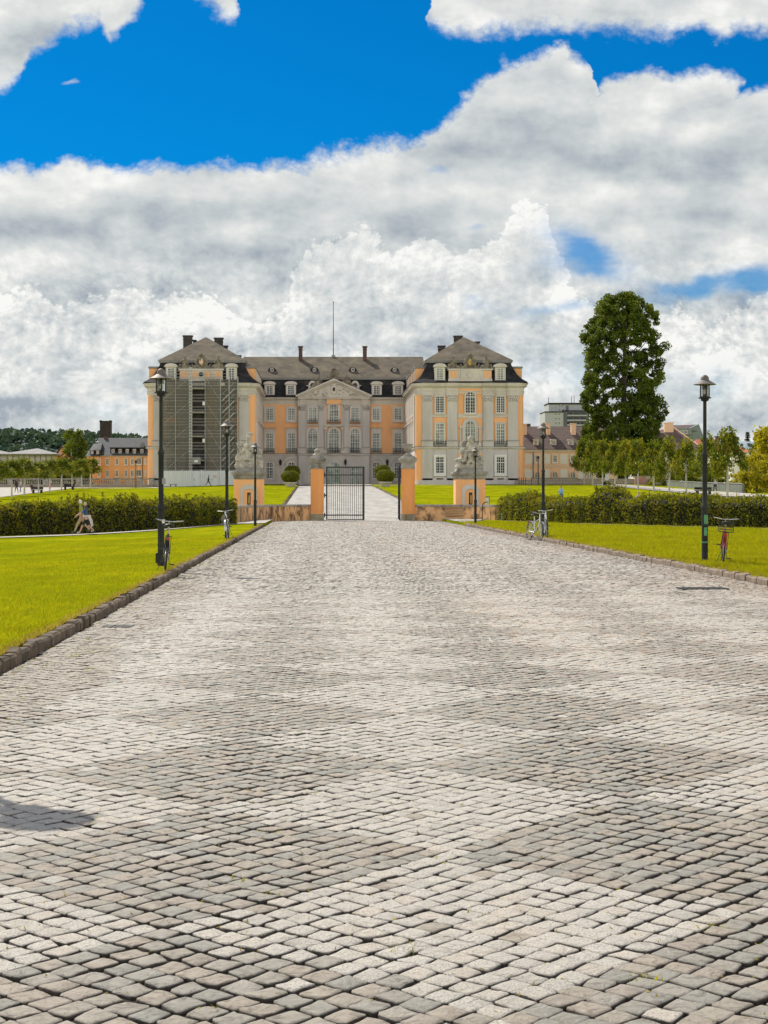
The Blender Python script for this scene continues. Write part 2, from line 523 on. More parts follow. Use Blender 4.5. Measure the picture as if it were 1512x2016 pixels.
def puffs(s, ox=0.0, oy=0.0, det=2.0, z=0.0):
    v = n.new('ShaderNodeTexVoronoi', feature='SMOOTH_F1', normalize=True, voronoi_dimensions='2D')
    n.put(v.inputs['Vector'], n.comb((px + (wv[0] - .5) * 34 + (w2[0] - .5) * 120 + ox) / s, (py + (wv[1] - .5) * 26 + (w2[1] - .5) * 80 + oy) / (s * .8) + z * 7.3, 0.0))
    v.inputs['Detail'].default_value = det; v.inputs['Roughness'].default_value = .55; v.inputs['Smoothness'].default_value = .35; v.inputs['Lacunarity'].default_value = 2.3
    return 1.0 - E(n, v.outputs['Distance'])


bank = n.curve(wx, [(-300, 330), (0, 328), (40, 326), (78, 342), (130, 322), (300, 330), (420, 326), (480, 319), (560, 313), (650, 301), (750, 279), (830, 268), (880, 225), (920, 178),
                    (960, 150), (1000, 122), (1050, 116), (1085, 100), (1117, 78), (1150, 108), (1178, 130), (1192, 158), (1178, 184), (1205, 158), (1235, 148), (1270, 133), (1340, 146),
                    (1400, 140), (1448, 152), (1462, 188), (1490, 172), (1530, 166), (1900, 120)], -300, 1900, -400, 600)
upper = n.curve(wx, [(-300, 260), (-60, 215), (0, 186), (26, 165), (42, 118), (75, 92), (120, 72), (160, 58), (186, 48), (196, 62), (215, 86), (238, 76), (250, 52), (290, -4), (320, -120), (345, -90),
                     (360, 2), (390, 12), (425, 26), (455, 36), (472, 30), (482, -90), (520, -260), (790, -260), (832, -40), (842, 50), (880, 74), (935, 84), (990, 70), (1080, 62), (1125, 54), (1160, 60), (1200, 66),
                     (1270, 60), (1330, 70), (1400, 64), (1432, 86), (1452, 62), (1530, 62), (1900, 90)], -300, 1900, -400, 600)
nA = fb(110, 80, 7, .55, z=1.7, dist=.2)
nB = fb(380, 130, 4, .5, z=4.1)
pA = puffs(90)
edge = fb(30, 25, 5, .55, z=9.3) - .5


def gauss(cx, cy, a, b, ang=0.0):
    ca, sa = math.cos(ang), math.sin(ang)
    ux = ((wx - cx) * ca + (wy - cy) * sa) / a
    uy = ((wy - cy) * ca - (wx - cx) * sa) / b
    return (0.0 - (ux * ux + uy * uy)).exp()


holes = gauss(1160, 492, 105, 40, .42) * 1.05 + gauss(1090, 525, 70, 22, -.1) * .6 + gauss(1390, 566, 130, 24, -.2) * .95 + gauss(1100, 612, 100, 18, -.15) * .6 \
    + gauss(1500, 560, 70, 34, 0) * .8 + gauss(918, 446, 24, 13, 0) * .55 + gauss(870, 335, 34, 12, .3) * .45 + gauss(1360, 760, 130, 60, 0) * .42 + gauss(1100, 730, 120, 50, 0) * .42 + gauss(960, 600, 50, 16, 0) * .4 + gauss(230, 810, 160, 26, 0) * .3
db = (wy - bank) / 24
dbs = (py - bank) / 24
D1 = db.min(2.4) + edge * .8 + (pA - .6) * .9
hol = holes * (.15 + 1.6 * fb(170, 48, 6, .55, z=11.3)) + (nA - .5) * .8 * n.smooth(holes, .05, .4)
a1 = n.smooth(D1, -.35, 1.0) * n.smooth(hol, 1.15, .04, .16, 1.0)
D2 = ((upper - wy) / 26).min(2.2) + (pA - .6) * .8 + edge * 1.1
puff = gauss(124, 174, 22, 9, 0) * 1.5 - .8 + (nA - .5) * 1.2
a2 = n.smooth(D2, -.4, 1.3); a3 = n.smooth(puff, 0, .9) * .5
afront = a1.max(a2).max(a3)
gen = n.noise(d, 2.6, 7, .55)
aback = n.smooth(gen, .40, .55) * n.smooth(dz, .80, .42)  # unseen clouds, cleared overhead so less fill light reaches the ground
alpha = n.mix(front, n.comb(aback, aback, aback), n.comb(afront, afront, afront))
alpha = n.sep(alpha)[0]

# light on the clouds: relief towards the sun (up and to the left), grey undersides, white tops
rel1 = pA - puffs(90, -13, -17)
rel4 = puffs(190, det=1.5, z=6.0) - puffs(190, -30, -38, det=1.5, z=6.0)
rel3 = puffs(34, det=1.0, z=3.0) - puffs(34, -5, -7, det=1.0, z=3.0)
rel2 = fb(230, 120, 4, .5, z=7.7) - fb(230, 120, 4, .5, ox=-30, oy=-50, z=7.7)
heap = n.curve(wx, [(-300, 620), (0, 585), (60, 560), (130, 600), (200, 575), (260, 560), (300, 590), (360, 560), (430, 590), (490, 650), (515, 620), (560, 578), (600, 520), (640, 486), (700, 462), (742, 482),
                    (770, 505), (800, 490), (850, 468), (900, 512), (940, 490), (975, 470), (992, 420), (1032, 388), (1062, 412), (1080, 470), (1095, 540), (1150, 600), (1250, 640), (1330, 600), (1400, 650), (1470, 590), (1512, 575), (1900, 560)], -300, 1900, -400, 1400)
hd = (wy - heap) + (pA - .6) * 60 + edge * 18
hin = n.smooth(hd, -3, 9) * n.smooth(hd, 200, 10)
heap2 = n.curve(wx, [(-300, 760), (0, 745), (60, 720), (110, 745), (180, 700), (250, 690), (285, 650), (330, 720), (520, 705), (700, 690), (800, 700), (1050, 790), (1110, 750), (1180, 745), (1330, 700), (1420, 690), (1512, 740), (1900, 700)], -300, 1900, -400, 1400)
hd2 = (wy - heap2) + (pA - .6) * 60 + edge * 18
hin2 = n.smooth(hd2, -3, 10) * n.smooth(hd2, 150, 20)
under = gauss(1110, 265, 190, 70, .05) * .22 + gauss(1330, 330, 190, 60, 0) * .10 + gauss(390, 480, 250, 40, .1) * .19 + gauss(100, 530, 160, 30, 0) * .10 + gauss(560, 420, 130, 50, 0) * .06 + gauss(740, 625, 120, 34, 0) * .22 + gauss(240, 640, 130, 30, 0) * .15 \
    + gauss(60, 60, 170, 70, -.5) * .14 + gauss(640, 680, 200, 26, 0) * .15 + gauss(1240, 330, 300, 40, 0) * .06 + gauss(80, 800, 320, 26, 0) * .16 + gauss(1400, 800, 200, 30, 0) * .12 + gauss(1100, 660, 160, 30, 0) * .1
near = n.smooth(dbs, 4.5, .3) * .10
puffy = .25 + n.smooth(py, 420, 620) * .75
lum = .69 - puffy * .030 + rel1 * .26 * (puffy + hin * .8) + rel4 * .34 * puffy + rel3 * .05 * puffy + rel2 * .80 - (nB - .5) * .30 + (nA - .5) * .16 - under * .70 + near + hin * .20 + hin2 * .10
lum = lum.max(.34).min(1.0)
shade = n.lin(lum, .35, .95)
ccol = n.ramp(shade, [(0, (.36, .41, .47)), (.35, (.55, .595, .615)), (.7, (.74, .76, .75)), (1, (.95, .945, .915))])
backcol = n.ramp(n.noise(d, 3.4, 5, .55), [(.3, (1.50, 1.44, 1.36)), (.7, (2.30, 2.16, 1.98))])      # unseen clouds behind the viewer, brightened to fill the shaded fronts
ccol = n.mix(front, backcol, ccol)
hz = n.smooth(dz, .055, .0) * .5
bg1 = n.new('ShaderNodeBackground'); n.L.new(blue.s, bg1.inputs[0]); bg1.inputs[1].default_value = .10
bg2 = n.new('ShaderNodeBackground'); n.L.new(ccol.s, bg2.inputs[0]); bg2.inputs[1].default_value = .91
mx = n.new('ShaderNodeMixShader'); n.put(mx.inputs[0], alpha)
n.L.new(bg1.outputs[0], mx.inputs[1]); n.L.new(bg2.outputs[0], mx.inputs[2])
wo = n.new('ShaderNodeOutputWorld'); n.L.new(mx.outputs[0], wo.inputs[0])
try:
    W.cycles.sampling_method = 'MANUAL'; W.cycles.sample_map_resolution = 256
except Exception:
    pass

# ================================================================== ground, road, kerbs
RX0, RX1 = -2.98, 8.42          # road edges
LAWN = .11


def grid_obj(name, xs, ys, zf, mat, kind='structure'):
    xs = list(xs); ys = list(ys)
    V = [(x, y, zf(x, y)) for y in ys for x in xs]
    w = len(xs)
    Fq = np.array([(j * w + i, j * w + i + 1, (j + 1) * w + i + 1, (j + 1) * w + i) for j in range(len(ys) - 1) for i in range(w - 1)])
    o = link(name, np_mesh(name, np.array(V), Fq, mat, smooth=False))
    return tag(o, kind=kind)


def ground_z(x, y):
    if RX0 - .11 < x < RX1 + .11 and y < 252: return gz(x, y) - .25
    if y > 600: return 3.0
    return gz(x, y) + LAWN


ysg = list(np.arange(-60, 0, 10)) + list(np.arange(0, 106, 3)) + [106, 107] + list(np.arange(109, 252, 4)) + [252, 260, 280, 320, 400, 600, 900, 1500, 3000]
xsg = [-900, -400, -200, -120, -80, -60, -50, -42, -36, -30, -26, -22, -18, -15, -12, -10, -8, -7, -6, -5, -4, -3.4, RX0 - .12, RX0 - .10, 3, RX1 + .10, RX1 + .12, 9, 10, 12, 15, 20, 26, 32, 40, 48, 60, 80, 120, 200, 400, 900]
grid_obj('lawn', xsg, ysg, ground_z, M['lawn'])
# joint bed under the setts, then the plain road beyond the gate
grid_obj('road', [RX0, -1, 1, 3, 5, 7, RX1], list(np.arange(-20, 104, 4)) + [104.4], lambda x, y: gz(3, y) - .017, M['joint'])
grid_obj('driveway', [RX0, -1, 1, 3, 5, 7, RX1], [104.4, 106] + list(np.arange(108, 250, 3)) + [250], lambda x, y: gz(3, y) + .002, M['farsett'])


def zl(x, y): return gz(x, y) + LAWN


def ribbon(name, pts, mat, dz=.035, kind='structure'):
    """pts: list of ((x0,y0),(x1,y1)) cross sections"""
    V, Fq = [], []
    K = 5
    for (a, b) in pts:
        for k in range(K + 1):
            t = k / K; x = a[0] + (b[0] - a[0]) * t; y = a[1] + (b[1] - a[1]) * t
            V.append((x, y, zl(x, y) + dz))
    for j in range(len(pts) - 1):
        for k in range(K):
            i = j * (K + 1) + k
            Fq.append((i, i + 1, i + K + 2, i + K + 1))
    return tag(link(name, np_mesh(name, np.array(V), np.array(Fq), mat)), kind=kind)


def sub(pts, nn=10):
    out = []
    for (a, b), (c, d) in zip(pts[:-1], pts[1:]):
        for k in range(nn):
            t = k / nn
            out.append(((a[0] + (c[0] - a[0]) * t, a[1] + (c[1] - a[1]) * t), (b[0] + (d[0] - b[0]) * t, b[1] + (d[1] - b[1]) * t)))
    return out + [pts[-1]]


# light gravel walk in front of the left hedge, running into the paved apron at the gate
ribbon('footpath', sub([((-30, 50), (-29.2, 52.4)), ((-14.9, 64.0), (-14.2, 67.2)), ((-7.9, 75.4), (-7.4, 79.5)), ((-4.6, 86.2), (-4.6, 91)), ((-3.05, 88.5), (-3.05, 98)), ]), M['paveslab'])
ribbon('footpath', sub([((40, 58), (38.5, 60.2)), ((21.7, 72.6), (21.2, 73.8)), ((15, 86), (14.4, 88.2)), ((12.2, 96.5), (11.6, 99.5))]), M['paveslab'])
ribbon('gate_forecourt', sub([((-3.05, 90), (-3.05, 105.8)), ((-4.6, 91.0), (-4.0, 105.0))], 6), M['farsett'], .030)
ribbon('gate_forecourt', sub([((8.6, 92), (8.6, 105.8)), ((10.2, 98), (11.5, 104))], 6), M['farsett'], .030)
# terrace and side walks
tag(link('terrace', np_mesh('terrace', np.array([(x, y, zz) for (x, y, zz) in
    [(-60, 245, gz(-60, 245) + LAWN + .01), (-29, 240, gz(-29, 240) + LAWN + .01), (RX0 - .3, 238, gz(-3, 238) + LAWN + .02), (RX1 + .3, 238, gz(9, 238) + LAWN + .02), (36, 240, gz(36, 240) + LAWN + .02), (75, 244, gz(75, 244) + LAWN + .02),
     (-60, 253, 3.24), (-29, 253, 3.24), (RX0 - .3, 253, 3.70), (RX1 + .3, 253, 3.70), (36, 253, 3.70), (75, 253, 3.70)]]),
    np.array([(0, 1, 7, 6), (1, 2, 8, 7), (2, 3, 9, 8), (3, 4, 10, 9), (4, 5, 11, 10)]), M['paveslab'])), kind='structure')
tag(link('courtyard', np_mesh('courtyard', np.array([(-10.3, 252.5, 3.74), (16, 252.5, 3.74), (16, 281.5, 3.74), (-10.3, 281.5, 3.74)]), np.array([(0, 1, 2, 3)]), M['farsett'])), kind='structure')
ribbon('footpath', sub([((-60, 120), (-40.5, 120)), ((-62, 180), (-38.0, 180)), ((-60, 246), (-38.4, 246))], 14), M['paveslab'], .05)
ribbon('footpath', sub([((44.2, 120), (58, 120)), ((43.9, 160), (52.0, 160)), ((43.6, 246), (47.5, 246))], 14), M['paveslab'], .05)


# ---- setts: a real stone each, laid diagonally in light and dark squares
def setts():
    ang = math.radians(48.0)
    e1 = np.array([math.cos(ang), math.sin(ang)]); e2 = np.array([math.sin(ang), -math.cos(ang)])
    p1, p2 = .1235, .1085
    P0 = np.array([-.585, 5.87])
    A, B = np.meshgrid(np.arange(-420, 1100), np.arange(-1100, 420), indexing='ij')
    A = A.ravel(); B = B.ravel()
    pos = P0 + np.outer((A + .5) * p1, e1) + np.outer((B + .5) * p2, e2)
    k = (pos[:, 0] > RX0 - .6) & (pos[:, 0] < RX1 + .6) & (pos[:, 1] > 1.5) & (pos[:, 1] < 105)
    A, B, pos = A[k], B[k], pos[k]
    # the rows wander a little
    w = sm
    x, y = pos[:, 0], pos[:, 1]
    far = np.clip((y - 8) / 30, 0, 1)
    pos = pos + np.stack([.05 * np.sin(y * 1.3 + x * .6) * (.4 + far) + .03 * np.sin(x * 2.9 + 1), (.05 * np.sin(x * 1.7 + y * .37) + .10 * far * np.sin(x * .8 + y * .21 + 2)) * (.5 + far)], 1)
    k = (pos[:, 0] > RX0 + .06) & (pos[:, 0] < RX1 - .06)
    A, B, pos = A[k], B[k], pos[k]
    N = len(A)
    tone = (((A // 14) + (B // 14)) % 2 == 0).astype(float)
    swap = RNG.random(N) < .025
    tone[swap] = 1 - tone[swap]
    # edge strips of darker, redder stones along both kerbs; the squares fade out into the distance
    x, y = pos[:, 0], pos[:, 1]
    edge = (x < RX0 + .9 + .2 * np.sin(y)) | (x > RX1 - 1.0 + .2 * np.sin(y * .9))
    tone[edge] = 0
    band = RNG.random(N)
    lo = np.where(tone > .5, .72, .0)
    tone = np.where(edge, .12, np.where(y > 26, np.where(RNG.random(N) < .5 * np.clip((y - 26) / 40, 0, 1), 1 - tone, tone), tone))
    tone = tone + (.5 - tone) * np.where(edge, 0, np.clip((y - 6) / 34, 0, .55))
    tone = np.clip(tone + RNG.normal(0, .07, N), 0, 1)
    rnd = RNG.random(N)
    rnd[edge] = .55 + .45 * rnd[edge]
    # patches of pinkish and of greenish stones
    patch = .5 + .5 * np.sin(x * .55 + .7) * np.sin(y * .33 + 1.1)
    rnd = np.clip(rnd * .65 + .35 * np.where(x > 2.2, .45 + .55 * patch, .5 * patch), 0, 1)
    h1 = p1 / 2 - RNG.uniform(.0030, .0064, N); h2 = p2 / 2 - RNG.uniform(.0030, .0064, N)
    rot = RNG.normal(0, .035, N)
    tilt = RNG.normal(0, .016, (N, 2)); dz = RNG.normal(-.001, .0017, N)
    ca, sa = np.cos(rot), np.sin(rot)
    zroad = np.array([gz(3, yy) for yy in pos[:, 1]])

    def ring(idx, pts, z, sc, jit=.0045):
        """pts in unit square coords -> world, for stones idx"""
        n = len(idx); K = len(pts)
        u = pts[None, :, 0] * h1[idx, None] * sc; v = pts[None, :, 1] * h2[idx, None] * sc
        return u, v

    near = np.where(pos[:, 1] < 26)[0]; farI = np.where(pos[:, 1] >= 26)[0]
    # near stones: rounded outline, three rings and a crown
    c = .84
    oct_ = np.array([(-1, -c), (-c, -1), (0, -1.0), (c, -1), (1, -c), (1.0, 0), (1, c), (c, 1), (0, 1.0), (-c, 1), (-1, c), (-1.0, 0)])
    K = len(oct_)
    nN = len(near)
    jit = RNG.normal(0, .0022, (nN, K, 2))
    cj = RNG.normal(0, .0046, (nN, 4, 2))                    # each corner wanders, so no two outlines agree
    for k_, q_ in enumerate((0, 0, None, 1, 1, None, 2, 2, None, 3, 3, None)):
        jit[:, k_] += cj[:, q_] if q_ is not None else .5 * (cj[:, (k_ // 3)] + cj[:, (k_ // 3 + 1) % 4])
    V = []
    for sc, z in ((1.0, -.030), (1.0, -.0065), (.965, -.0016), (.74, .0)):
        u = oct_[None, :, 0] * h1[near, None] * sc + jit[:, :, 0]
        v = oct_[None, :, 1] * h2[near, None] * sc + jit[:, :, 1]
        zz = z + (tilt[near, 0, None] * u + tilt[near, 1, None] * v) + dz[near, None] + RNG.normal(0, .0013, (nN, K)) * (1 if z > -.03 else 0)
        uu = u * ca[near, None] - v * sa[near, None]; vv = u * sa[near, None] + v * ca[near, None]
        V.append(np.stack([pos[near, 0, None] + uu * e1[0] + vv * e2[0], pos[near, 1, None] + uu * e1[1] + vv * e2[1], zz + zroad[near, None]], 2))
    cen = np.stack([pos[near, 0], pos[near, 1], zroad[near] + dz[near] + .0004 + RNG.normal(0, .0012, nN)], 1)[:, None, :]
    V = np.concatenate(V + [cen], 1)           # nN, 4K+1, 3
    S = 4 * K + 1
    base = (np.arange(nN) * S)[:, None, None]
    q = []
    for r in range(3):
        for i in range(K):
            j = (i + 1) % K
            q.append((r * K + i, (r + 1) * K + i, (r + 1) * K + j, r * K + j))
    q = np.array(q)[None] + base
    t = np.array([(3 * K + i, 4 * K, 3 * K + (i + 1) % K) for i in range(K)])[None] + base
    me = np_mesh('setts', V.reshape(-1, 3), [q.reshape(-1, 4), t.reshape(-1, 3)], M['sett'],
                 {'tone': np.repeat(tone[near], S), 'rnd': np.repeat(rnd[near], S), 'soil': np.tile(np.r_[np.full(K, 1.0), np.full(K, .85), np.full(K, .10), np.zeros(K + 1)], nN)}, smooth=True)
    tag(link('cobblestones', me), kind='structure')
    # farther stones: bevelled blocks
    nF = len(farI)
    sq = np.array([(-1, -1), (1, -1), (1, 1), (-1, 1)])
    jit = RNG.normal(0, .004, (nF, 4, 2)); V = []
    tl = tilt[farI] * 1.9
    for sc, z in ((1.0, -.045), (1.0, -.007), (.88, .0)):
        u = sq[None, :, 0] * h1[farI, None] * sc + jit[:, :, 0]; v = sq[None, :, 1] * h2[farI, None] * sc + jit[:, :, 1]
        zz = z + tl[:, 0, None] * u + tl[:, 1, None] * v + dz[farI, None] * 1.6
        V.append(np.stack([pos[farI, 0, None] + u * e1[0] + v * e2[0], pos[farI, 1, None] + u * e1[1] + v * e2[1], zz + zroad[farI, None]], 2))
    V = np.concatenate(V, 1); S = 12
    base = (np.arange(nF) * S)[:, None, None]
    q = [(8, 9, 10, 11)]
    for r in range(2):
        for i in range(4):
            j = (i + 1) % 4
            q.append((r * 4 + i, r * 4 + j, (r + 1) * 4 + j, (r + 1) * 4 + i))
    q = np.array(q)[None] + base
    me = np_mesh('setts_far', V.reshape(-1, 3), q.reshape(-1, 4), M['sett'], {'tone': np.repeat(tone[farI], S), 'rnd': np.repeat(rnd[farI], S), 'soil': np.tile(np.r_[np.full(4, 1.0), np.full(4, .8), np.zeros(4)], nF)})
    tag(link('cobblestones', me), kind='structure')


setts()


# ---- kerbs
def kerb(line, w=.11, side=-1, h=.12, seed=1, mat='kerb'):
    """line: list of (x, y); side: which way the lawn lies (in x)"""
    rr = random.Random(seed)
    mb = MB()
    pts = [Vector((x, y)) for x, y in line]
    for a, b in zip(pts[:-1], pts[1:]):
        L = (b - a).length; t = 0
        dr = (b - a) / L; nr = Vector((-dr.y, dr.x))
        if nr.x * side < 0: nr = -nr
        while t < L:
            l = min(rr.uniform(.22, .5), L - t)
            if l < .05: break
            s0 = a + dr * (t + .006); s1 = a + dr * (t + l - .006)
            off = rr.uniform(-.015, .012); hh = h + rr.uniform(-.018, .014); ww = w + rr.uniform(-.02, .03)
            z = gz(3 if side < 0 and s0.x > -3.5 else s0.x, s0.y)
            bot = [s0 + nr * off, s1 + nr * (off + rr.uniform(-.01, .01)), s1 + nr * ww, s0 + nr * ww]
            c = .022
            top = [bot[0] + nr * c + dr * c * .6, bot[1] + nr * c - dr * c * .6, bot[2] - dr * c * .3, bot[3] + dr * c * .3]
            z1 = rr.uniform(-.012, .012)
            vs = [(p.x, p.y, z - .1) for p in bot] + [(p.x, p.y, z + hh - .03) for p in bot] + [(p.x, p.y, z + hh + (z1 if k in (0, 3) else -z1)) for k, p in enumerate(top)]
            mb._add(vs, [(0, 1, 5, 4), (1, 2, 6, 5), (2, 3, 7, 6), (3, 0, 4, 7), (4, 5, 9, 8), (5, 6, 10, 9), (6, 7, 11, 10), (7, 4, 8, 11), (8, 9, 10, 11)])
            t += l
    return tag(mb.obj('kerb', M[mat]), kind='structure')


def arcpts(p, c, a0, a1, r, n=6): return [(c[0] + r * math.cos(a0 + (a1 - a0) * i / n), c[1] + r * math.sin(a0 + (a1 - a0) * i / n)) for i in range(n + 1)]


kerb([(RX0, 1.5), (RX0 + .03, 20), (RX0 - .02, 40), (RX0, 60), (RX0 - .02, 84.5), (-3.25, 87.5), (-3.75, 89.3)], side=-1, seed=3, mat='kerb_shaded')
kerb([(RX1, 1.5), (RX1, 30), (RX1 - .02, 50), (RX1, 70), (RX1 + .05, 88), (RX1 + .3, 92), (RX1 + .9, 95.5), (RX1 + 1.9, 98)], side=1, seed=5)
kerb([(RX0, 108), (RX0, 225), (RX0 - .6, 231), (RX0 - 2, 235), (RX0 - 4, 237)], side=-1, seed=6, w=.3, mat='kerb_shaded')
kerb([(RX1, 108), (RX1, 225), (RX1 + .6, 231), (RX1 + 2, 235), (RX1 + 4, 237)], side=1, seed=7, w=.3)


# ---- grass blades
def blades(name, pts, hgt, mat, lean=.5, width=.006, seed=1):
    r = np.random.default_rng(seed)
    n = len(pts)
    h = hgt * r.uniform(.45, 1.25, n)
    a = r.uniform(0, 2 * PI, n); b = r.uniform(0, 2 * PI, n)
    dx_, dy_ = np.cos(a) * width * r.uniform(.7, 1.5, n), np.sin(a) * width
    lx, ly = np.cos(b) * h * lean * r.random(n), np.sin(b) * h * lean * r.random(n)
    V = np.empty((n, 3, 3))
    V[:, 0] = pts; V[:, 0, 0] -= dx_; V[:, 0, 1] -= dy_
    V[:, 1] = pts; V[:, 1, 0] += dx_; V[:, 1, 1] += dy_
    V[:, 2] = pts; V[:, 2, 0] += lx; V[:, 2, 1] += ly; V[:, 2, 2] += h
    me = np_mesh(name, V.reshape(-1, 3), np.arange(3 * n).reshape(-1, 3), mat, {'var': np.repeat(r.random(n), 3)})
    return link(name, me)


vgz = np.vectorize(gz)


def scatter(x0, x1, y0, y1, n, r, clump=0.0, fx=None):
    x = r.uniform(x0, x1, n); y = y0 + (y1 - y0) * r.random(n)
    return x, y


r = np.random.default_rng(11)
def lawn_pts(xf, y0, y1, n, power=1.6):
    y = y0 + (y1 - y0) * r.random(n) ** power
    x = xf(y, r.random(n))
    return np.stack([x, y, vgz(x, y) + LAWN - .004], 1)


# left lawn, cut short
pts = lawn_pts(lambda y, u: RX0 - .16 - u * np.minimum(.30 * y - 1.2, 14), 9, 60, 150000)
tag(blades('grass', pts, .042, M['blade'], .8, .0052, 21), kind='stuff')
# right lawn, longer and tufty
pts = lawn_pts(lambda y, u: RX1 + .2 + u * np.maximum(.295 * y - 8.2, .5), 27, 96, 130000, 1.2)
tuft = np.sin(pts[:, 0] * 3.1 + np.sin(pts[:, 1] * 1.3)) * np.sin(pts[:, 1] * 1.1 + pts[:, 0])
tag(blades('grass', pts, .085 * (1 + .55 * np.clip(tuft, -.6, 1)), M['blade'], .9, .0085, 22), kind='stuff')
# dry fringe over both kerbs and weeds in the joints beside them
pl = [np.stack([RX0 - .15 - np.abs(r.normal(0, .055, 9000)) + .05, 8 + 78 * r.random(9000) ** 1.6, np.zeros(9000)], 1),
      np.stack([RX1 + .16 + np.abs(r.normal(0, .09, 9000)), 27 + 66 * r.random(9000), np.zeros(9000)], 1)]
pts = np.concatenate(pl); pts[:, 2] = vgz(pts[:, 0], pts[:, 1]) + LAWN
tag(blades('dry_grass', pts, .06, M['dryblade'], 1.1, .006, 23), kind='stuff')
cl = []
for k in range(170):
    y = 8 + 72 * random.random() ** 1.5; x = RX0 + .04 + abs(random.gauss(0, .35))
    m_ = random.randint(8, 40); s_ = random.uniform(.03, .10)
    cl.append(np.stack([r.normal(x, s_ * .7, m_), r.normal(y, s_ * 2.2, m_), np.full(m_, -.015)], 1))
for (x, y) in [(XX(1130, 9.8), 9.8), (XX(700, 13), 13.0), (XX(60, 5.9), 5.9), (XX(470, 6.6), 6.6), (XX(1095, 13.2), 13.2), (XX(540, 7.6), 7.6), (XX(880, 7.0), 7.0), (XX(1400, 5.9), 5.9), (XX(620, 8.6), 8.6), (XX(1030, 27), 27), (.3, 5.6), (1.1, 5.3), (-.2, 6.4), (.62, 6.1)]:
    m_ = random.randint(9, 22)
    cl.append(np.stack([r.normal(x, .028, m_), r.normal(y, .03, m_), np.full(m_, -.015)], 1))
pts = np.concatenate(cl)
pts = pts[pts[:, 0] > RX0 + .01]
tag(blades('joint_weeds', pts, .026, M['blade'], 1.6, .006, 24), kind='stuff')
# small dry litter caught in the joints
rl = np.random.default_rng(5)
pts = np.stack([rl.uniform(-1.2, 2.6, 900), rl.uniform(4.4, 12, 900), np.full(900, -.004)], 1)
tag(blades('leaf_litter', pts, .012, M['dryblade'], 2.2, .005, 25), kind='stuff')

# drain covers
mb = MB()
mb.box(-.42, .42, -.03, .03, 0, .012)
for k in range(9): mb.box(-.38 + k * .095, -.33 + k * .095, -.22, .22, 0, .014)
mb.box(-.42, .42, -.25, -.215, 0, .016); mb.box(-.42, .42, .215, .25, 0, .016); mb.box(-.42, -.385, -.25, .25, 0, .016); mb.box(.385, .42, -.25, .25, 0, .016)
tag(mb.obj('drain_cover', M['iron'], None, (XX(1383, 27.6), 27.6, .001)), 'flat dark iron drain grating in the paving near the right kerb', 'drain cover')
mb = MB()
for k in range(5): mb.box(-.17 + k * .07, -.13 + k * .07, -.12, .12, 0, .004)
mb.box(-.19, .19, -.15, -.12, 0, .005); mb.box(-.19, .19, .12, .15, 0, .005); mb.box(-.19, -.17, -.12, .12, 0, .005); mb.box(.15, .19, -.12, .12, 0, .005)
tag(mb.obj('gutter_grate', M['iron'], None, (XX(232, 19.6), 19.6, .001)), 'narrow dark gutter grate in the paving beside the left kerb', 'gutter grate')

# ================================================================== street lamps
def lamp_meshes():
    H = 4.86
    out = {}
    mb = MB()
    mb.lathe([(.095, 0), (.095, .05), (.082, .09), (.082, 1.38), (.10, 1.40), (.10, 1.45), (.085, 1.50), (.064, 1.54), (.064, 2.74), (.078, 2.76), (.078, 2.80), (.056, 2.86), (.047, 2.92), (.044, 4.18), (.060, 4.22)], n=20)
    mb.tube((0, 0, 1.28), (0, 0, 1.31), .089, n=18); mb.tube((0, 0, .52), (0, 0, .55), .088, n=18)
    out['pole'] = mb.mesh('lamp_pole', M['lampgreen'])
    mb = MB()
    mb.lathe([(.05, 4.17), (.105, 4.20), (.105, 4.245), (.165, 4.25), (.165, 4.275), (.11, 4.28)], n=20)
    for k in range(4):
        a = PI / 4 + k * PI / 2
        mb.box(*sum(((c - .011, c + .011) for c in (.115 * math.cos(a), .115 * math.sin(a))), ()), 4.27, 4.62)
    mb.lathe([(.12, 4.27), (.125, 4.30), (.12, 4.30)], n=16)
    out['lantern_cage'] = mb.mesh('lantern_cage', M['lampgreen'])
    mb = MB(); mb.lathe([(.100, 4.28), (.104, 4.60)], n=16, cap=False)
    out['lantern_glass'] = mb.mesh('lantern_glass', M['lampglass'])
    mb = MB()
    mb.tube((0, 0, 4.28), (0, 0, 4.36), .03, n=10, mi=1); mb.lathe([(.035, 4.36), (.04, 4.40), (.038, 4.46), (.02, 4.49)], n=12, mi=0)
    for k in range(4): mb.lathe([(.03, 4.50 + k * .026), (.082, 4.49 + k * .026), (.084, 4.495 + k * .026), (.03, 4.508 + k * .026)], n=14, mi=1, cap=False)
    out['bulb_and_louvres'] = mb.mesh('bulb_and_louvres', [M['white'], M['lampgreen']])
    mb = MB()
    mb.lathe([(.282, 4.60), (.286, 4.612), (.20, 4.665), (.115, 4.715), (.108, 4.72), (.108, 4.745), (.104, 4.76), (.094, 4.80), (.070, 4.835), (.03, 4.855), (.001, 4.862)], n=28, cap=False)
    mb.lathe([(.282, 4.60), (.11, 4.625), (.001, 4.63)], n=28, cap=False)
    out['hat'] = mb.mesh('lamp_hat', M['lamphat'])
    return out


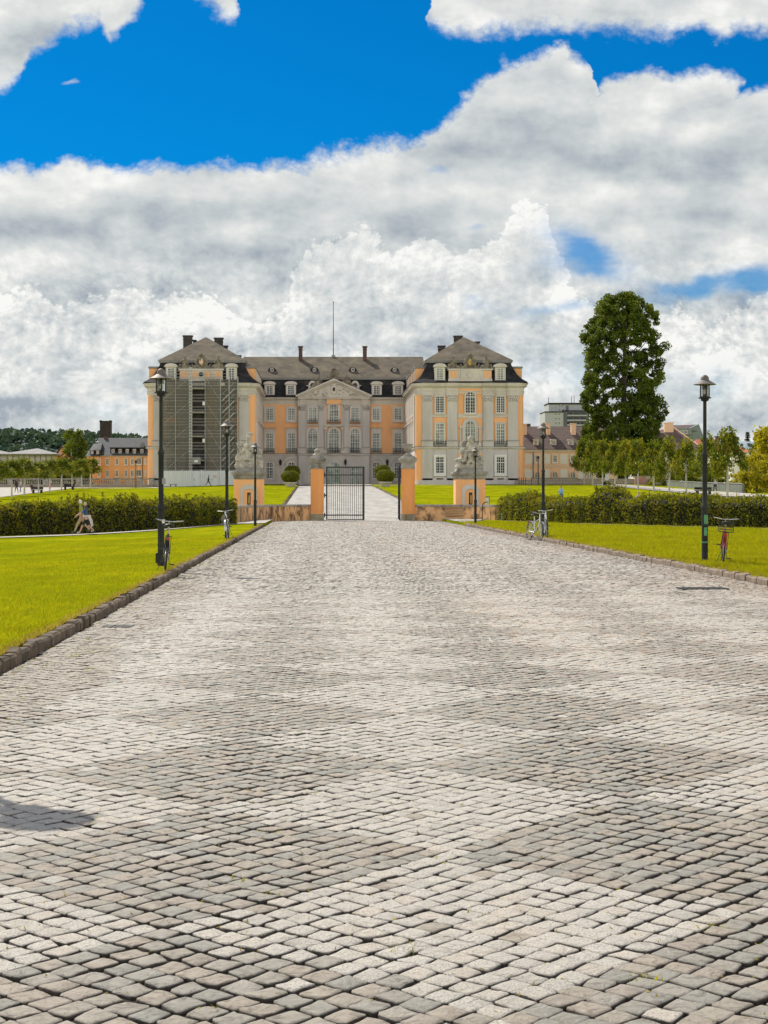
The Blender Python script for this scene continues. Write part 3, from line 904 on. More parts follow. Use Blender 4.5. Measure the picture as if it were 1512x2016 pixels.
LM = lamp_meshes()
lamps = [(-3.52, 11.13, 'green lamp post with flat hat beside the left kerb, nearest to the viewer'),
         (-3.50, 34.3, 'tall green lamp post on the left lawn with black bicycle leaning on it'),
         (-3.40, 57.4, 'green lamp post at the left hedge end with pale bicycle behind the kerb'),
         (-3.33, 81.6, 'small green lamp post at the left lawn tip in front of the stained wall'),
         (9.08, 36.1, 'tall green lamp post on the right lawn with green smear and red bicycle'),
         (8.70, 59.4, 'green lamp post on the right kerb with two silver bicycles against it'),
         (9.07, 88.6, 'small green lamp post at the right lawn tip in front of the statue pedestal')]
LT = None
for (x, y, lab) in lamps:
    t = thing('street_lamp', lab, 'street lamp', (x, y, zl(x, y) - .01), random.uniform(0, 1), 'street lamps along both kerbs')
    t.scale = (.908, .908, .908)
    for k, me in LM.items(): link(k, me, t)
    if 'black bicycle' in lab:
        mb = MB(); mb.T = Matrix.Rotation(-1.1, 4, 'Z')
        mb.box(.080, .086, -.045, .045, 1.06, 1.15); mb.T = None
        link('sticker', mb.mesh('sticker', M['white']), t, (0, 0, 0), -.6)
        mb = MB(); mb.box(-.105, .095, -.10, .09, .08, .30); mb.lathe([(.03, .30), (.02, .33)], (-.10, .05, 0), n=8)
        link('switch_box', mb.mesh('switch_box', M['lampgreen']), t)
        mb = MB(); mb.box(-.06, .06, -.095, -.075, 2.02, 2.16)
        link('sticker', mb.mesh('sticker', M['lead']), t)
    if 'smear' in lab:
        mg = plain('green_paint_smear', (.10, .30, .14), .6, .3, 6)
        mb = MB(); mb.lathe([(.0835, 1.0), (.0836, 1.24)], n=14, cap=False, arc=1.5); mb.lathe([(.0835, .70), (.0836, .92)], n=14, cap=False, arc=1.1)
        mb.lathe([(.0905, .515), (.0905, .555)], n=20, cap=False)
        link('paint_smear', mb.mesh('paint_smear', mg), t, (0, 0, 0), 3.4)

# ================================================================== gate, pillars, walls, pedestals
GY = 106.0


def pillar(name, xc, lab, urn):
    t = thing(name, lab, 'gate pillar', (xc, GY + .45, 0), 0, 'pillars either side of the gate')
    mb = MB()
    mb.box(-.47, .47, -.47, .47, -.1, .46)
    mb.obj('pillar_base', M['pillar_base'], t)
    mb = MB()
    mb.box(-.43, .43, -.43, .43, .46, 3.58)
    mb.box(-.31, .31, -.455, -.43, .62, 3.45); mb.box(.43, .455, -.31, .31, .62, 3.45); mb.box(-.455, -.43, -.31, .31, .62, 3.45)
    mb.obj('shaft', M['pillar'], t)
    mb = MB()
    for h, w0, z in ((.08, .47, 3.58), (.32, .44, 3.66), (.10, .50, 3.98), (.12, .57, 4.08), (.10, .62, 4.20)): mb.box(-w0, w0, -w0, w0, z, z + h)
    mb.fru((-.54, .54, -.54, .54), (-.40, .40, -.40, .40), 4.30, 4.46); mb.box(-.30, .30, -.30, .30, 4.46, 4.54)
    mb.obj('capital', M['stone'], t)
    mb = MB()
    if urn:
        mb.lathe([(.24, 4.54), (.24, 4.60), (.11, 4.66), (.08, 4.74), (.10, 4.80), (.22, 4.90), (.29, 5.04), (.30, 5.14), (.26, 5.20), (.34, 5.24), (.34, 5.30), (.26, 5.30), (.22, 5.24)], n=20)
        mb.obj('urn', M['stone'], t)
    else:
        mb.lathe([(.30, 4.54), (.27, 4.62), (.18, 4.68), (.16, 4.72), (.22, 4.80), (.19, 4.90), (.10, 4.97), (.01, 5.0)], n=16)
        mb.obj('broken_finial', M['stone'], t)
    return t


pillar('gate_pillar', XX(624.5, GY), 'orange gate pillar left of the gate with broken finial on its cap', False)
pillar('gate_pillar', XX(804, GY), 'orange gate pillar right of the gate crowned by a stone urn', True)


def gate_leaf(lab, loc, rz):
    t = thing('gate_leaf', lab, 'gate', loc, rz, 'leaves of the iron gate')
    w, h = 2.66, 3.74
    mb = MB()
    mb.box(0, .10, -.05, .05, .06, h); mb.box(w - .15, w, -.06, .06, .04, h)
    mb.box(0, w, -.045, .045, h - .09, h + .0)
    mb.box(.10, w - .15, -.035, .035, h - .62, h - .55); mb.box(.10, w - .15, -.035, .035, .34, .42)
    mb.box(.10, w - .15, -.03, .03, .04, .10)
    mb.obj('frame', M['iron'], t)
    mb = MB()
    nb = 16
    for k in range(nb):
        x = .10 + (w - .25) * (k + .7) / (nb + .4)
        mb.tube((x, 0, .10), (x, 0, h - .09), .017, n=6)
    o = mb.obj('bars', M['iron'], t)
    mb = MB()
    for z in (.38, 1.75, 3.15): mb.box(-.14, .0, -.06, .06, z - .05, z + .05); mb.tube((-.10, 0, z - .16), (-.10, 0, z + .16), .035, n=8)
    mb.obj('hinges', M['iron'], t)
    return t


gate_leaf('black iron bar gate leaf standing closed between the pillars', (XX(642, GY), GY + .42, 0), 0)
gate_leaf('black iron gate leaf swung open beside the right pillar, seen edge on', (XX(787, GY) + .02, GY + .5, 0), PI / 2 - .03)


def curved_wall(name, pts, lab):
    t = thing(name, lab, 'wall', (0, 0, 0), 0, 'low curved walls beside the gate')
    body = MB(); cop = MB()
    n_ = len(pts)
    th = .36
    P2 = [Vector(p) for p in pts]
    inn, out = [], []
    for i, p in enumerate(P2):
        d_ = (P2[min(i + 1, n_ - 1)] - P2[max(i - 1, 0)]).normalized(); nr = Vector((-d_.y, d_.x))
        inn.append((p - nr * th / 2, nr)); out.append((p + nr * th / 2, nr))
    for i in range(n_ - 1):
        a, b, c, d_ = inn[i][0], inn[i + 1][0], out[i + 1][0], out[i][0]
        z = [gz(q.x, q.y) for q in (a, b, c, d_)]
        body._add([(a.x, a.y, z[0] - .1), (b.x, b.y, z[1] - .1), (c.x, c.y, z[2] - .1), (d_.x, d_.y, z[3] - .1), (a.x, a.y, .98), (b.x, b.y, .98), (c.x, c.y, .98), (d_.x, d_.y, .98)],
                  [(0, 1, 5, 4), (1, 2, 6, 5), (2, 3, 7, 6), (3, 0, 4, 7), (4, 5, 6, 7)])
        o_ = .05; g = .006
        dd = (b - a).normalized() * g
        a2, b2, c2, d2 = a - inn[i][1] * o_ + dd, b - inn[i + 1][1] * o_ - dd, c + out[i + 1][1] * o_ - dd, d_ + out[i][1] * o_ + dd
        cop._add([(q.x, q.y, zz) for zz in (.982, 1.12) for q in (a2, b2, c2, d2)], [(0, 3, 2, 1), (4, 5, 6, 7), (0, 1, 5, 4), (1, 2, 6, 5), (2, 3, 7, 6), (3, 0, 4, 7)])
    body.obj('wall_body', M['stainwall'], t); cop.obj('coping', M['stone'], t)
    return t


curved_wall('boundary_wall', [(-.52, 106.4), (-1.5, 106.1), (-2.5, 105.4), (-3.4, 103.9), (-4.15, 101.2), (-4.75, 97.2), (-5.12, 92)], 'rain stained orange low wall curving from the left gate pillar to the hedge')
curved_wall('boundary_wall', [(6.70, 106.4), (7.8, 106.2), (8.9, 105.7), (10.0, 104.8), (11.0, 103.5), (11.85, 101.8)], 'rain stained orange low wall curving from the right gate pillar to the hedge')


def remeshed(mb, name, mats, parent, voxel, disp=0.0, fr=3.0, loc=(0, 0, 0), rz=0.0):
    me = bpy.data.meshes.new('tmp'); me.from_pydata(mb.v, [], mb.f)
    o = bpy.data.objects.new('tmp', me); COL.objects.link(o)
    md = o.modifiers.new('r', 'REMESH'); md.mode = 'VOXEL'; md.voxel_size = voxel
    dg = bpy.context.evaluated_depsgraph_get()
    out = bpy.data.meshes.new_from_object(o.evaluated_get(dg))
    bpy.data.objects.remove(o); bpy.data.meshes.remove(me)
    out.name = name
    if disp:
        for v in out.vertices:
            c = v.co
            k = mnoise.fractal(c * fr, 1.0, 2.0, 4)
            v.co = c + v.normal * (k * disp)
    for p in out.polygons: p.use_smooth = True
    out.materials.clear()
    for m_ in (mats if isinstance(mats, list) else [mats]): out.materials.append(m_)
    return link(name, out, parent, loc, rz)


def limb(mb, pts, rad):
    for (a, ra), (b, rb) in zip(zip(pts[:-1], rad[:-1]), zip(pts[1:], rad[1:])):
        mb.tube(a, b, ra, rb, 9); mb.ball(b, rb, 9)
    mb.ball(pts[0], rad[0], 9)


def pedestal(xc, lab):
    t = thing('statue_pedestal', lab, 'pedestal', (xc, 107.6, 0), 0, 'statue pedestals behind the gate walls')
    mb = MB(); mb.box(-1.0, 1.0, -1.0, 1.0, -.1, 2.86)
    # shallow corner strips
    for sx in (-1, 1): mb.box(min(sx * .80, sx * 1.03), max(sx * .80, sx * 1.03), -1.03, -1.0, 0, 2.86)
    mb.obj('body', M['orange'], t)
    mb = MB()
    arch = [(.58, 0), (.58, 2.2), (.42, 2.42), (0, 2.52), (-.42, 2.42), (-.58, 2.2), (-.58, 0)]
    inn = [(-.36, 0), (-.36, 2.02), (-.24, 2.14), (0, 2.18), (.24, 2.14), (.36, 2.02), (.36, 0)]
    k = len(arch)
    ii = inn[::-1]
    for i in range(k - 1):
        a, b, c, d_ = arch[i], arch[i + 1], ii[i + 1], ii[i]
        mb.prism([a, b, c, d_], -1.06, -1.0)
    mb.obj('niche_surround', M['grey'], t)
    mb = MB(); mb.box(-.11, .13, -1.012, -1.0, .95, 1.95)
    sl_ = mb.obj('window_slit', M['iron'], t)
    mb = MB(); mb.lathe([(.02, 1.15), (.055, 1.25), (.05, 1.65), (.015, 1.8)], (.03, -1.02, 0), n=8)
    mb.obj('slit_lamp', M['gold'], sl_)
    mb = MB()
    for h, w0, z in ((.10, 1.04, 2.86), (.18, 1.08, 2.96), (.10, 1.15, 3.14), (.10, 1.21, 3.24), (.06, 1.16, 3.34)): mb.box(-w0, w0, -w0, w0, z, z + h)
    mb.fru((-1.0, 1.0, -1.0, 1.0), (-.86, .86, -.86, .86), 3.40, 3.60)
    mb.box(-.90, .90, -.90, .90, 3.60, 3.66)
    mb.obj('cornice', M['stone'], t)
    return t


PLx, PRx = XX(491, 107.6), XX(923.5, 107.6)
pedestal(PLx, 'orange statue pedestal with stone cornice behind the left wall')
pedestal(PRx, 'orange statue pedestal with stone cornice behind the right wall')
# trophy of arms on the left pedestal
t = thing('trophy_statue', 'mossy stone trophy of armour, drum and drapery on the left pedestal', 'statue', (PLx, 107.6, 3.65), 0, 'stone statues on the pedestals')
mb = MB()
rs = random.Random(4)
mb.box(-.95, .95, -.7, .7, 0, .22); mb.box(-.8, .8, -.6, .6, .2, .42)
limb(mb, [(.02, 0, .3), (.0, 0, .9), (-.03, 0, 1.35), (.0, 0, 1.75)], [.42, .34, .30, .26])       # cuirass on its stand
mb.ball((-.02, -.02, 1.95), (.22, .24, .2)); mb.ball((.0, -.05, 2.16), (.20, .22, .17)); limb(mb, [(-.16, 0, 2.26), (.05, 0, 2.40), (.32, 0, 2.34)], [.07, .11, .05])   # helmet and plume
limb(mb, [(-.30, -.1, 1.55), (-.42, -.25, 1.1), (-.30, -.35, .6)], [.14, .12, .16])           # drapery folds
limb(mb, [(.26, -.1, 1.55), (.30, -.3, 1.0), (.15, -.42, .5)], [.14, .13, .17])
for k in range(7): limb(mb, [(-.25 + k * .085, -.30, 1.5 - .05 * (k % 2)), (-.28 + k * .1, -.42, .5)], [.045, .055])
mb.T = Matrix.Translation((-.62, -.35, .72)) @ Matrix.Rotation(1.45, 4, 'X') @ Matrix.Rotation(.2, 4, 'Y')
mb.lathe([(.05, -.22), (.34, -.22), (.34, -.16), (.28, -.14), (.28, .14), (.34, .16), (.34, .22), (.26, .22), (.24, .19), (.10, .17), (.09, .24), (.05, .24)], n=20)
mb.T = None
limb(mb, [(-.45, 0, 1.0), (-.72, 0, 1.5), (-.88, .05, 1.75)], [.10, .08, .05]); limb(mb, [(-.35, 0, 1.2), (-.55, .1, 1.75), (-.62, .1, 2.0)], [.09, .07, .05])
limb(mb, [(.3, 0, 1.1), (.62, .1, 1.55)], [.12, .07]); limb(mb, [(.35, 0, .5), (.72, -.1, .75), (.80, -.1, 1.05)], [.22, .2, .16]); mb.ball((.80, -.12, 1.22), .15)
limb(mb, [(-.75, -.3, .4), (-.95, -.35, .15)], [.16, .12]); limb(mb, [(.6, -.35, .45), (.92, -.4, .2)], [.18, .1])
for k in range(14): mb.ball((rs.uniform(-.85, .85), rs.uniform(-.55, .1), rs.uniform(.25, .62)), (rs.uniform(.12, .28), rs.uniform(.1, .2), rs.uniform(.08, .18)))
remeshed(mb, 'trophy', M['sculpt'], t, .038, .05, 4.0)
# figure group on the right pedestal
t = thing('figure_statue', 'mossy stone group of seated winged figure on rocks on the right pedestal', 'statue', (PRx, 107.6, 3.65), 0, 'stone statues on the pedestals')
mb = MB()
mb.box(-.92, .92, -.7, .7, 0, .24)
for k in range(26): mb.ball((rs.uniform(-.85, .85), rs.uniform(-.6, .4), .25 + rs.uniform(0, .42) * (1 - .4 * rs.random())), (rs.uniform(.16, .34), rs.uniform(.14, .26), rs.uniform(.10, .2)))
limb(mb, [(.05, -.05, .75), (.12, -.08, 1.05), (.10, -.10, 1.45), (.06, -.14, 1.72)], [.26, .25, .27, .20])                       # torso leaning
mb.ball((.02, -.2, 2.0), (.16, .18, .20)); mb.ball((.06, -.14, 2.10), (.18, .18, .15)); limb(mb, [(.05, -.15, 1.7), (.03, -.18, 1.9)], [.10, .09])
limb(mb, [(-.12, -.18, 1.62), (-.34, -.32, 1.36), (-.52, -.30, 1.24)], [.12, .09, .07]); limb(mb, [(.28, -.12, 1.62), (.22, -.40, 1.30), (-.20, -.46, 1.18)], [.13, .10, .07])  # arms
limb(mb, [(.02, -.15, .85), (-.28, -.48, 1.02), (-.36, -.50, .55)], [.19, .14, .11]); limb(mb, [(.2, -.15, .85), (.05, -.55, .92), (-.02, -.55, .42)], [.19, .15, .11])       # legs
limb(mb, [(-.36, -.50, .5), (-.52, -.62, .44)], [.09, .06]); limb(mb, [(-.02, -.55, .4), (-.18, -.68, .36)], [.09, .06])
limb(mb, [(.30, .05, 1.72), (.46, .12, 1.50), (.52, .15, 1.0), (.45, .1, .6)], [.10, .22, .24, .2]); limb(mb, [(.25, 0, 1.85), (.12, 0, 2.25), (.28, .05, 2.28)], [.10, .07, .05])   # wing and mantle
limb(mb, [(-.50, -.1, .6), (-.45, -.15, 1.0), (-.46, -.18, 1.40)], [.18, .15, .14]); mb.ball((-.48, -.2, 1.66), (.13, .14, .16)); limb(mb, [(-.5, -.15, 1.75), (-.36, -.1, 1.9)], [.08, .05])  # second, smaller figure
limb(mb, [(-.55, -.2, 1.35), (-.62, -.35, 1.05), (-.45, -.4, .9)], [.08, .06, .05])
limb(mb, [(.5, -.2, .6), (.75, -.3, .75), (.88, -.35, .5)], [.2, .16, .12])
remeshed(mb, 'figures', M['sculpt'], t, .036, .035, 5.0)

# bent handrail, small guide posts, information panel near the right wall
mb = MB()
mb.path([(0, 0, 0), (0, 0, 1.02), (.06, 0, 1.12), (.16, -.05, 1.22), (.30, -.1, 1.24)], .028, 8)
tag(mb.obj('handrail', M['lampgreen'], None, (XX(949.5, 96.5), 96.5, zl(10, 96.5) - .02)), 'thin bent green handrail post in front of the right gate wall', 'handrail')
for (px_, Y_, lab) in ((992.5, 100.2, 'short round topped stone post at the left end of the right hedge'), (441.5, 86.5, 'short round topped stone post at the right end of the left hedge')):
    mb = MB()
    mb.box(-.19, .19, -.15, .15, 0, .44); mb.prism([(.19 * math.cos(a), .44 + .14 * math.sin(a)) for a in [PI * k / 8 for k in range(9)]], -.15, .15)
    tag(mb.obj('stone_post', M['stone'], None, (XX(px_, Y_), Y_, zl(XX(px_, Y_), Y_) - .02)), lab, 'stone post', 'stone posts at the hedge ends')
t = thing('information_panel', 'upright information panel with pale picture beside the right pedestal', 'panel', (XX(959, 110), 110, zl(11, 110)), 0)
mb = MB(); mb.box(-.17, -.14, -.03, .03, 0, 1.45); mb.box(.14, .17, -.03, .03, 0, 1.45); mb.box(-.14, .14, -.03, .03, 1.40, 1.45); mb.obj('posts', M['iron'], t)
mp, nn_, bb = material('panel_print')
pc = nn_.ramp(nn_.noise(nn_.oco(), 2.2, 3, .5), [(.35, (.45, .62, .62)), (.5, (.62, .72, .66)), (.62, (.18, .30, .12))]); nn_.L.new(pc.s, bb.inputs['Base Color'])
mb = MB(); mb.box(-.14, .14, -.012, .012, .1, 1.40); mb.obj('printed_sheet', mp, t)

# ================================================================== the palace
PAL = thing('palace', 'long orange and grey baroque palace with slate mansard roofs around a courtyard', 'palace', (2.9, 252.0, 3.62))
WCACHE = {}


def arch_pts(w, z0, z1, rise, n=8):
    """outline (x, z) of an opening w wide from z0 to z1, with an arched head of given rise"""
    if rise <= 0: return [(-w / 2, z0), (w / 2, z0), (w / 2, z1), (-w / 2, z1)]
    pts = [(-w / 2, z0), (w / 2, z0)]
    for k in range(n + 1):
        a = PI * k / n
        pts.append((w / 2 * math.cos(a), z1 - rise + rise * math.sin(a)))
    return pts


def band(mb, o, i, y0, y1, mi=0, skip0=False):
    n_ = len(o)
    for k in range(n_):
        j = (k + 1) % n_
        if skip0 and k == 0: continue
        mb.prism([o[k], o[j], i[j], i[k]], y0, y1, mi)


def win_mesh(w, h, rise, cols, rows, fw=.09, transom=None, glass='glass', sur=.0, sill=True, surmat='trim', ear=0):
    key = (round(w, 2), round(h, 2), round(rise, 2), cols, rows, glass, sur, transom, surmat, ear)
    if key in WCACHE: return WCACHE[key]
    fr = MB()
    o = arch_pts(w, 0, h, rise); i = arch_pts(w - 2 * fw, fw, h - fw, max(0, rise - fw) if rise else 0)
    band(fr, o, i, -.06, .02)
    b = .026

    def top(x):
        if rise <= 0: return h - fw
        return h - rise + max(0.02, rise - fw) * math.sqrt(max(0, 1 - (x / (w / 2 - fw)) ** 2))
    fr.box(-.055, .055, -.055, .02, fw, top(0))
    if transom: fr.box(-w / 2 + fw, w / 2 - fw, -.055, .02, transom - .05, transom + .05)
    for c in range(1, cols):
        x = -w / 2 + w * c / cols
        if abs(x) < .03: continue
        fr.box(x - b, x + b, -.03, .01, fw, top(x))
    for r_ in range(1, rows):
        z = h * r_ / rows
        hw = w / 2 - fw
        if rise > 0 and z > h - rise: hw = max(.05, hw * math.sqrt(max(0, 1 - ((z - (h - rise)) / rise) ** 2)))
        fr.box(-hw, hw, -.028, .008, z - b, z + b)
    fm = fr.mesh('window_frame', M['white'])
    pn = MB(); oo = arch_pts(w - .04, .02, h - .02, max(0, rise - .02) if rise else 0)
    pn.poly([(x, .03, z) for x, z in oo])
    pm = pn.mesh('pane', M[glass])
    smh = None
    if sur > 0:
        s_ = MB()
        o2 = arch_pts(w + 2 * sur, -sur if sill else 0, h + sur, rise + sur if rise else 0)
        i2 = arch_pts(w, 0, h, rise)
        band(s_, o2, i2, -.13, .02, 0, skip0=not sill)
        if sill: s_.box(-w / 2 - sur - .06, w / 2 + sur + .06, -.20, .02, -sur - .10, -sur)
        if ear: s_.box(-w / 2 - sur - .10, w / 2 + sur + .10, -.28, .02, h + sur + .35, h + sur + .52); s_.box(-w / 2 - sur - .13, w / 2 + sur + .13, -.31, .02, h + sur + .52, h + sur + .57, 1); s_.box(-w / 2 - sur + .02, w / 2 + sur - .02, -.15, .02, h + sur, h + sur + .35)
        smh = s_.mesh('surround', [M[surmat], M['slate_black']])
    WCACHE[key] = (fm, pm, smh)
    return WCACHE[key]


def window(par, loc, rz, *a, **k):
    fm, pm, smh = win_mesh(*a, **k)
    o = link('window', fm, par, loc, rz)
    link('pane', pm, o)
    if smh: link('surround', smh, o)
    return o


RAIL = {}
def railing(par, loc, w, h=.85, rz=0.0):
    key = round(w, 2)
    if key not in RAIL:
        mb = MB()
        mb.box(-w / 2, w / 2, -.03, .03, h - .05, h); mb.box(-w / 2, w / 2, -.03, .03, .04, .09)
        nb = max(6, int(w / .14))
        for k in range(nb + 1):
            x = -w / 2 + w * k / nb
            mb.box(x - .014, x + .014, -.014, .014, 0, h)
        for k in range(nb): mb.box(-w / 2 + w * (k + .5) / nb - .05, -w / 2 + w * (k + .5) / nb + .05, -.012, .012, h * .38, h * .5)
        RAIL[key] = mb.mesh('balcony_railing', M['iron'])
    return link('balcony_railing', RAIL[key], par, loc, rz)


def capital(mb, xc, w, z0, z1, y0, y1, mi=0):
    """crowded leaf capital: stacked curled blocks"""
    rr = random.Random(int(abs(xc) * 100))
    mb.box(xc - w / 2, xc + w / 2, y0 + .05, y1, z0, z1, mi)
    mb.box(xc - w / 2 - .16, xc + w / 2 + .16, y0 - .18, y1, z1 - .14, z1, mi)
    for row, (zz, nb, pr) in enumerate(((z0 + .08, 5, .08), (z0 + .42, 4, .13))):
        for k in range(nb):
            x = xc - w / 2 + w * (k + .5) / nb
            mb.ball((x, y0 + .02 - pr * .3, zz + .14), (w / nb * .46, .13 + pr * .3, .19), 8, mi)
    for sx in (-1, 1): mb.ball((xc + sx * (w / 2 + .02), y0 - .06, z1 - .28), (.17, .16, .17), 8, mi)
    mb.tube((xc - w / 2 - .03, y0 - .01, z0), (xc + w / 2 + .03, y0 - .01, z0), .06, n=6, mi=mi)


def pilaster(par, x, w, z0, z1, yf, pr, ped=None, cap=1.1, name='pilaster', rz=None, loc=None):
    mb = MB()
    if ped:
        mb.box(x - w / 2 - .10, x + w / 2 + .10, yf - pr - .12, yf, ped[0], ped[1] - .12)
        mb.box(x - w / 2 - .20, x + w / 2 + .20, yf - pr - .22, yf, ped[1] - .12, ped[1] + .02)
        mb.box(x - w / 2 - .06, x + w / 2 + .06, yf - pr - .07, yf, ped[1] + .07, ped[1] + .25)
        mb.box(x - w / 2 - .22, x + w / 2 + .22, yf - pr - .24, yf, ped[1] + .02, ped[1] + .07, 1)
    mb.box(x - w / 2, x + w / 2, yf - pr, yf, z0, z1 - cap)
    mb.box(x - w / 2 + w * .34, x + w / 2 - w * .34 + .0, yf - pr - .03, yf - pr, z0 + .35, z1 - cap - .2) if w > 1.2 else None
    capital(mb, x, w, z1 - cap, z1, yf - pr, yf)
    return mb.obj(name, [M['grey'], M['slate_black']], par)


def entab(mb, x0, x1, yf, z0, z1, mi=0, cutends=True):
    """entablature front strip"""
    H_ = z1 - z0
    for f0, f1, pr in ((0, .14, .06), (.14, .30, .12), (.30, .34, .20), (.34, .60, .08), (.60, .66, .18), (.66, .76, .34), (.76, .92, .62), (.92, 1.0, .74)):
        mb.box(x0, x1, yf - pr, yf, z0 + f0 * H_, z0 + f1 * H_, mi)


def dormer(par, loc, rz, w=1.7, h=2.75, glass='glass', depth=2.6, oculus=False):
    mb = MB()
    wo = w; op = (w - .62)
    # cheeks and front with round-headed gable
    if oculus:
        out = [(-w / 2 - .1, 0), (w / 2 + .1, 0)] + [(w / 2 * math.cos(PI * k / 10) * 1.0, h - .9 + .9 * math.sin(PI * k / 10)) for k in range(11)]
        mb.prism(out, -.02, depth)
        mb.box(-w / 2 - .35, -w / 2 + .05, -.10, depth, h - 1.0, h - .85); mb.box(w / 2 - .05, w / 2 + .35, -.10, depth, h - 1.0, h - .85)
        d_ = mb.obj('dormer', M['trim'], par, loc, rz)
        g = MB(); g.tube((0, -.06, h - .85), (0, -.02, h - .85), .42, n=16); g.obj('oculus', M['glass'], d_)
        return d_
    mb.box(-w / 2, -op / 2, 0, depth, 0, h - .55); mb.box(op / 2, w / 2, 0, depth, 0, h - .55)
    mb.box(-op / 2, op / 2, .0, depth, h - .75, h - .55); mb.box(-op / 2, op / 2, .10, depth, 0, .25)
    mb.box(-w / 2 - .12, w / 2 + .12, -.10, .2, -.05, .16)
    seg = [(-w / 2 - .16, h - .55), (w / 2 + .16, h - .55)] + [((w / 2 + .16) * math.cos(PI * k / 10), h - .40 + .42 * math.sin(PI * k / 10)) for k in range(11)]
    mb.prism(seg, -.16, depth, 0)
    mb.box(-w / 2 - .24, w / 2 + .24, -.24, .0, h - .58, h - .44)
    d_ = mb.obj('dormer', M['trim'], par, loc, rz)
    fm, pm, _ = win_mesh(op, h - 1.0, 0, 4, 5, glass=glass)
    link('window_frame', fm, d_, (0, .06, .25)); link('pane', pm, d_, (0, .06, .25))
    return d_


def roof_sculpture(mb, x, y, z, s, kind, rr):
    """figure groups and coats of arms along the roof line"""
    if kind == 'arms':
        mb.ball((x, y, z + 1.15 * s), (.62 * s, .28 * s, .95 * s)); mb.ball((x, y - .2 * s, z + 1.1 * s), (.42 * s, .2 * s, .65 * s))
        for sx in (-1, 1):
            limb(mb, [(x + sx * .5 * s, y, z + 1.6 * s), (x + sx * .8 * s, y, z + 1.0 * s), (x + sx * .6 * s, y, z + .3 * s)], [.16 * s, .2 * s, .22 * s])
            limb(mb, [(x + sx * .6 * s, y, z + .3 * s), (x + sx * 1.1 * s, y, z + .25 * s), (x + sx * 1.35 * s, y, z + .7 * s)], [.22 * s, .2 * s, .1 * s])
        mb.ball((x, y, z + 2.1 * s), (.35 * s, .25 * s, .22 * s)); limb(mb, [(x, y, z + 2.2 * s), (x, y, z + 2.5 * s)], [.12 * s, .05 * s]); mb.box(x - .55 * s, x + .55 * s, y - .3 * s, y + .3 * s, z + 1.95 * s, z + 2.05 * s)
        mb.box(x - 1.3 * s, x + 1.3 * s, y - .25 * s, y + .25 * s, z, z + .2 * s)
    else:
        d_ = 1 if kind == 'left' else -1
        limb(mb, [(x, y, z + .3 * s), (x, y, z + .8 * s), (x - .05 * d_ * s, y, z + 1.25 * s)], [.32 * s, .28 * s, .26 * s]); mb.ball((x - .05 * d_ * s, y, z + 1.65 * s), .18 * s, 8)
        limb(mb, [(x + .2 * d_ * s, y, z + 1.2 * s), (x + .55 * d_ * s, y, z + .95 * s), (x + .85 * d_ * s, y, z + 1.15 * s)], [.12 * s, .1 * s, .06 * s])
        limb(mb, [(x, y, z + .5 * s), (x + .55 * d_ * s, y - .1, z + .55 * s), (x + .65 * d_ * s, y - .1, z + .1 * s)], [.22 * s, .17 * s, .12 * s])
        limb(mb, [(x, y, z + .4 * s), (x - .6 * d_ * s, y, z + .35 * s), (x - 1.0 * d_ * s, y, z + .15 * s)], [.26 * s, .24 * s, .14 * s])
        limb(mb, [(x - .2 * d_ * s, y, z + 1.2 * s), (x - .45 * d_ * s, y, z + .8 * s)], [.13 * s, .1 * s])
        mb.box(x - 1.0 * s, x + 1.0 * s, y - .3 * s, y + .3 * s, z, z + .22 * s)


def chimney(par, x, y, z0, z1, w, d_, mat='brick', cap=True):
    mb = MB()
    mb.box(x - w / 2, x + w / 2, y - d_ / 2, y + d_ / 2, z0, z1)
    if cap: mb.box(x - w / 2 - .12, x + w / 2 + .12, y - d_ / 2 - .12, y + d_ / 2 + .12, z1, z1 + .22); mb.box(x - w / 2 - .06, x + w / 2 + .06, y - d_ / 2 - .06, y + d_ / 2 + .06, z1 - .5, z1 - .38)
    return mb.obj('chimney', M[mat], par)


ZE0, ZE1 = 14.72, 16.62          # entablature of the wings
ZM = 20.15                       # kink of the mansard
DEPTH = 62.0


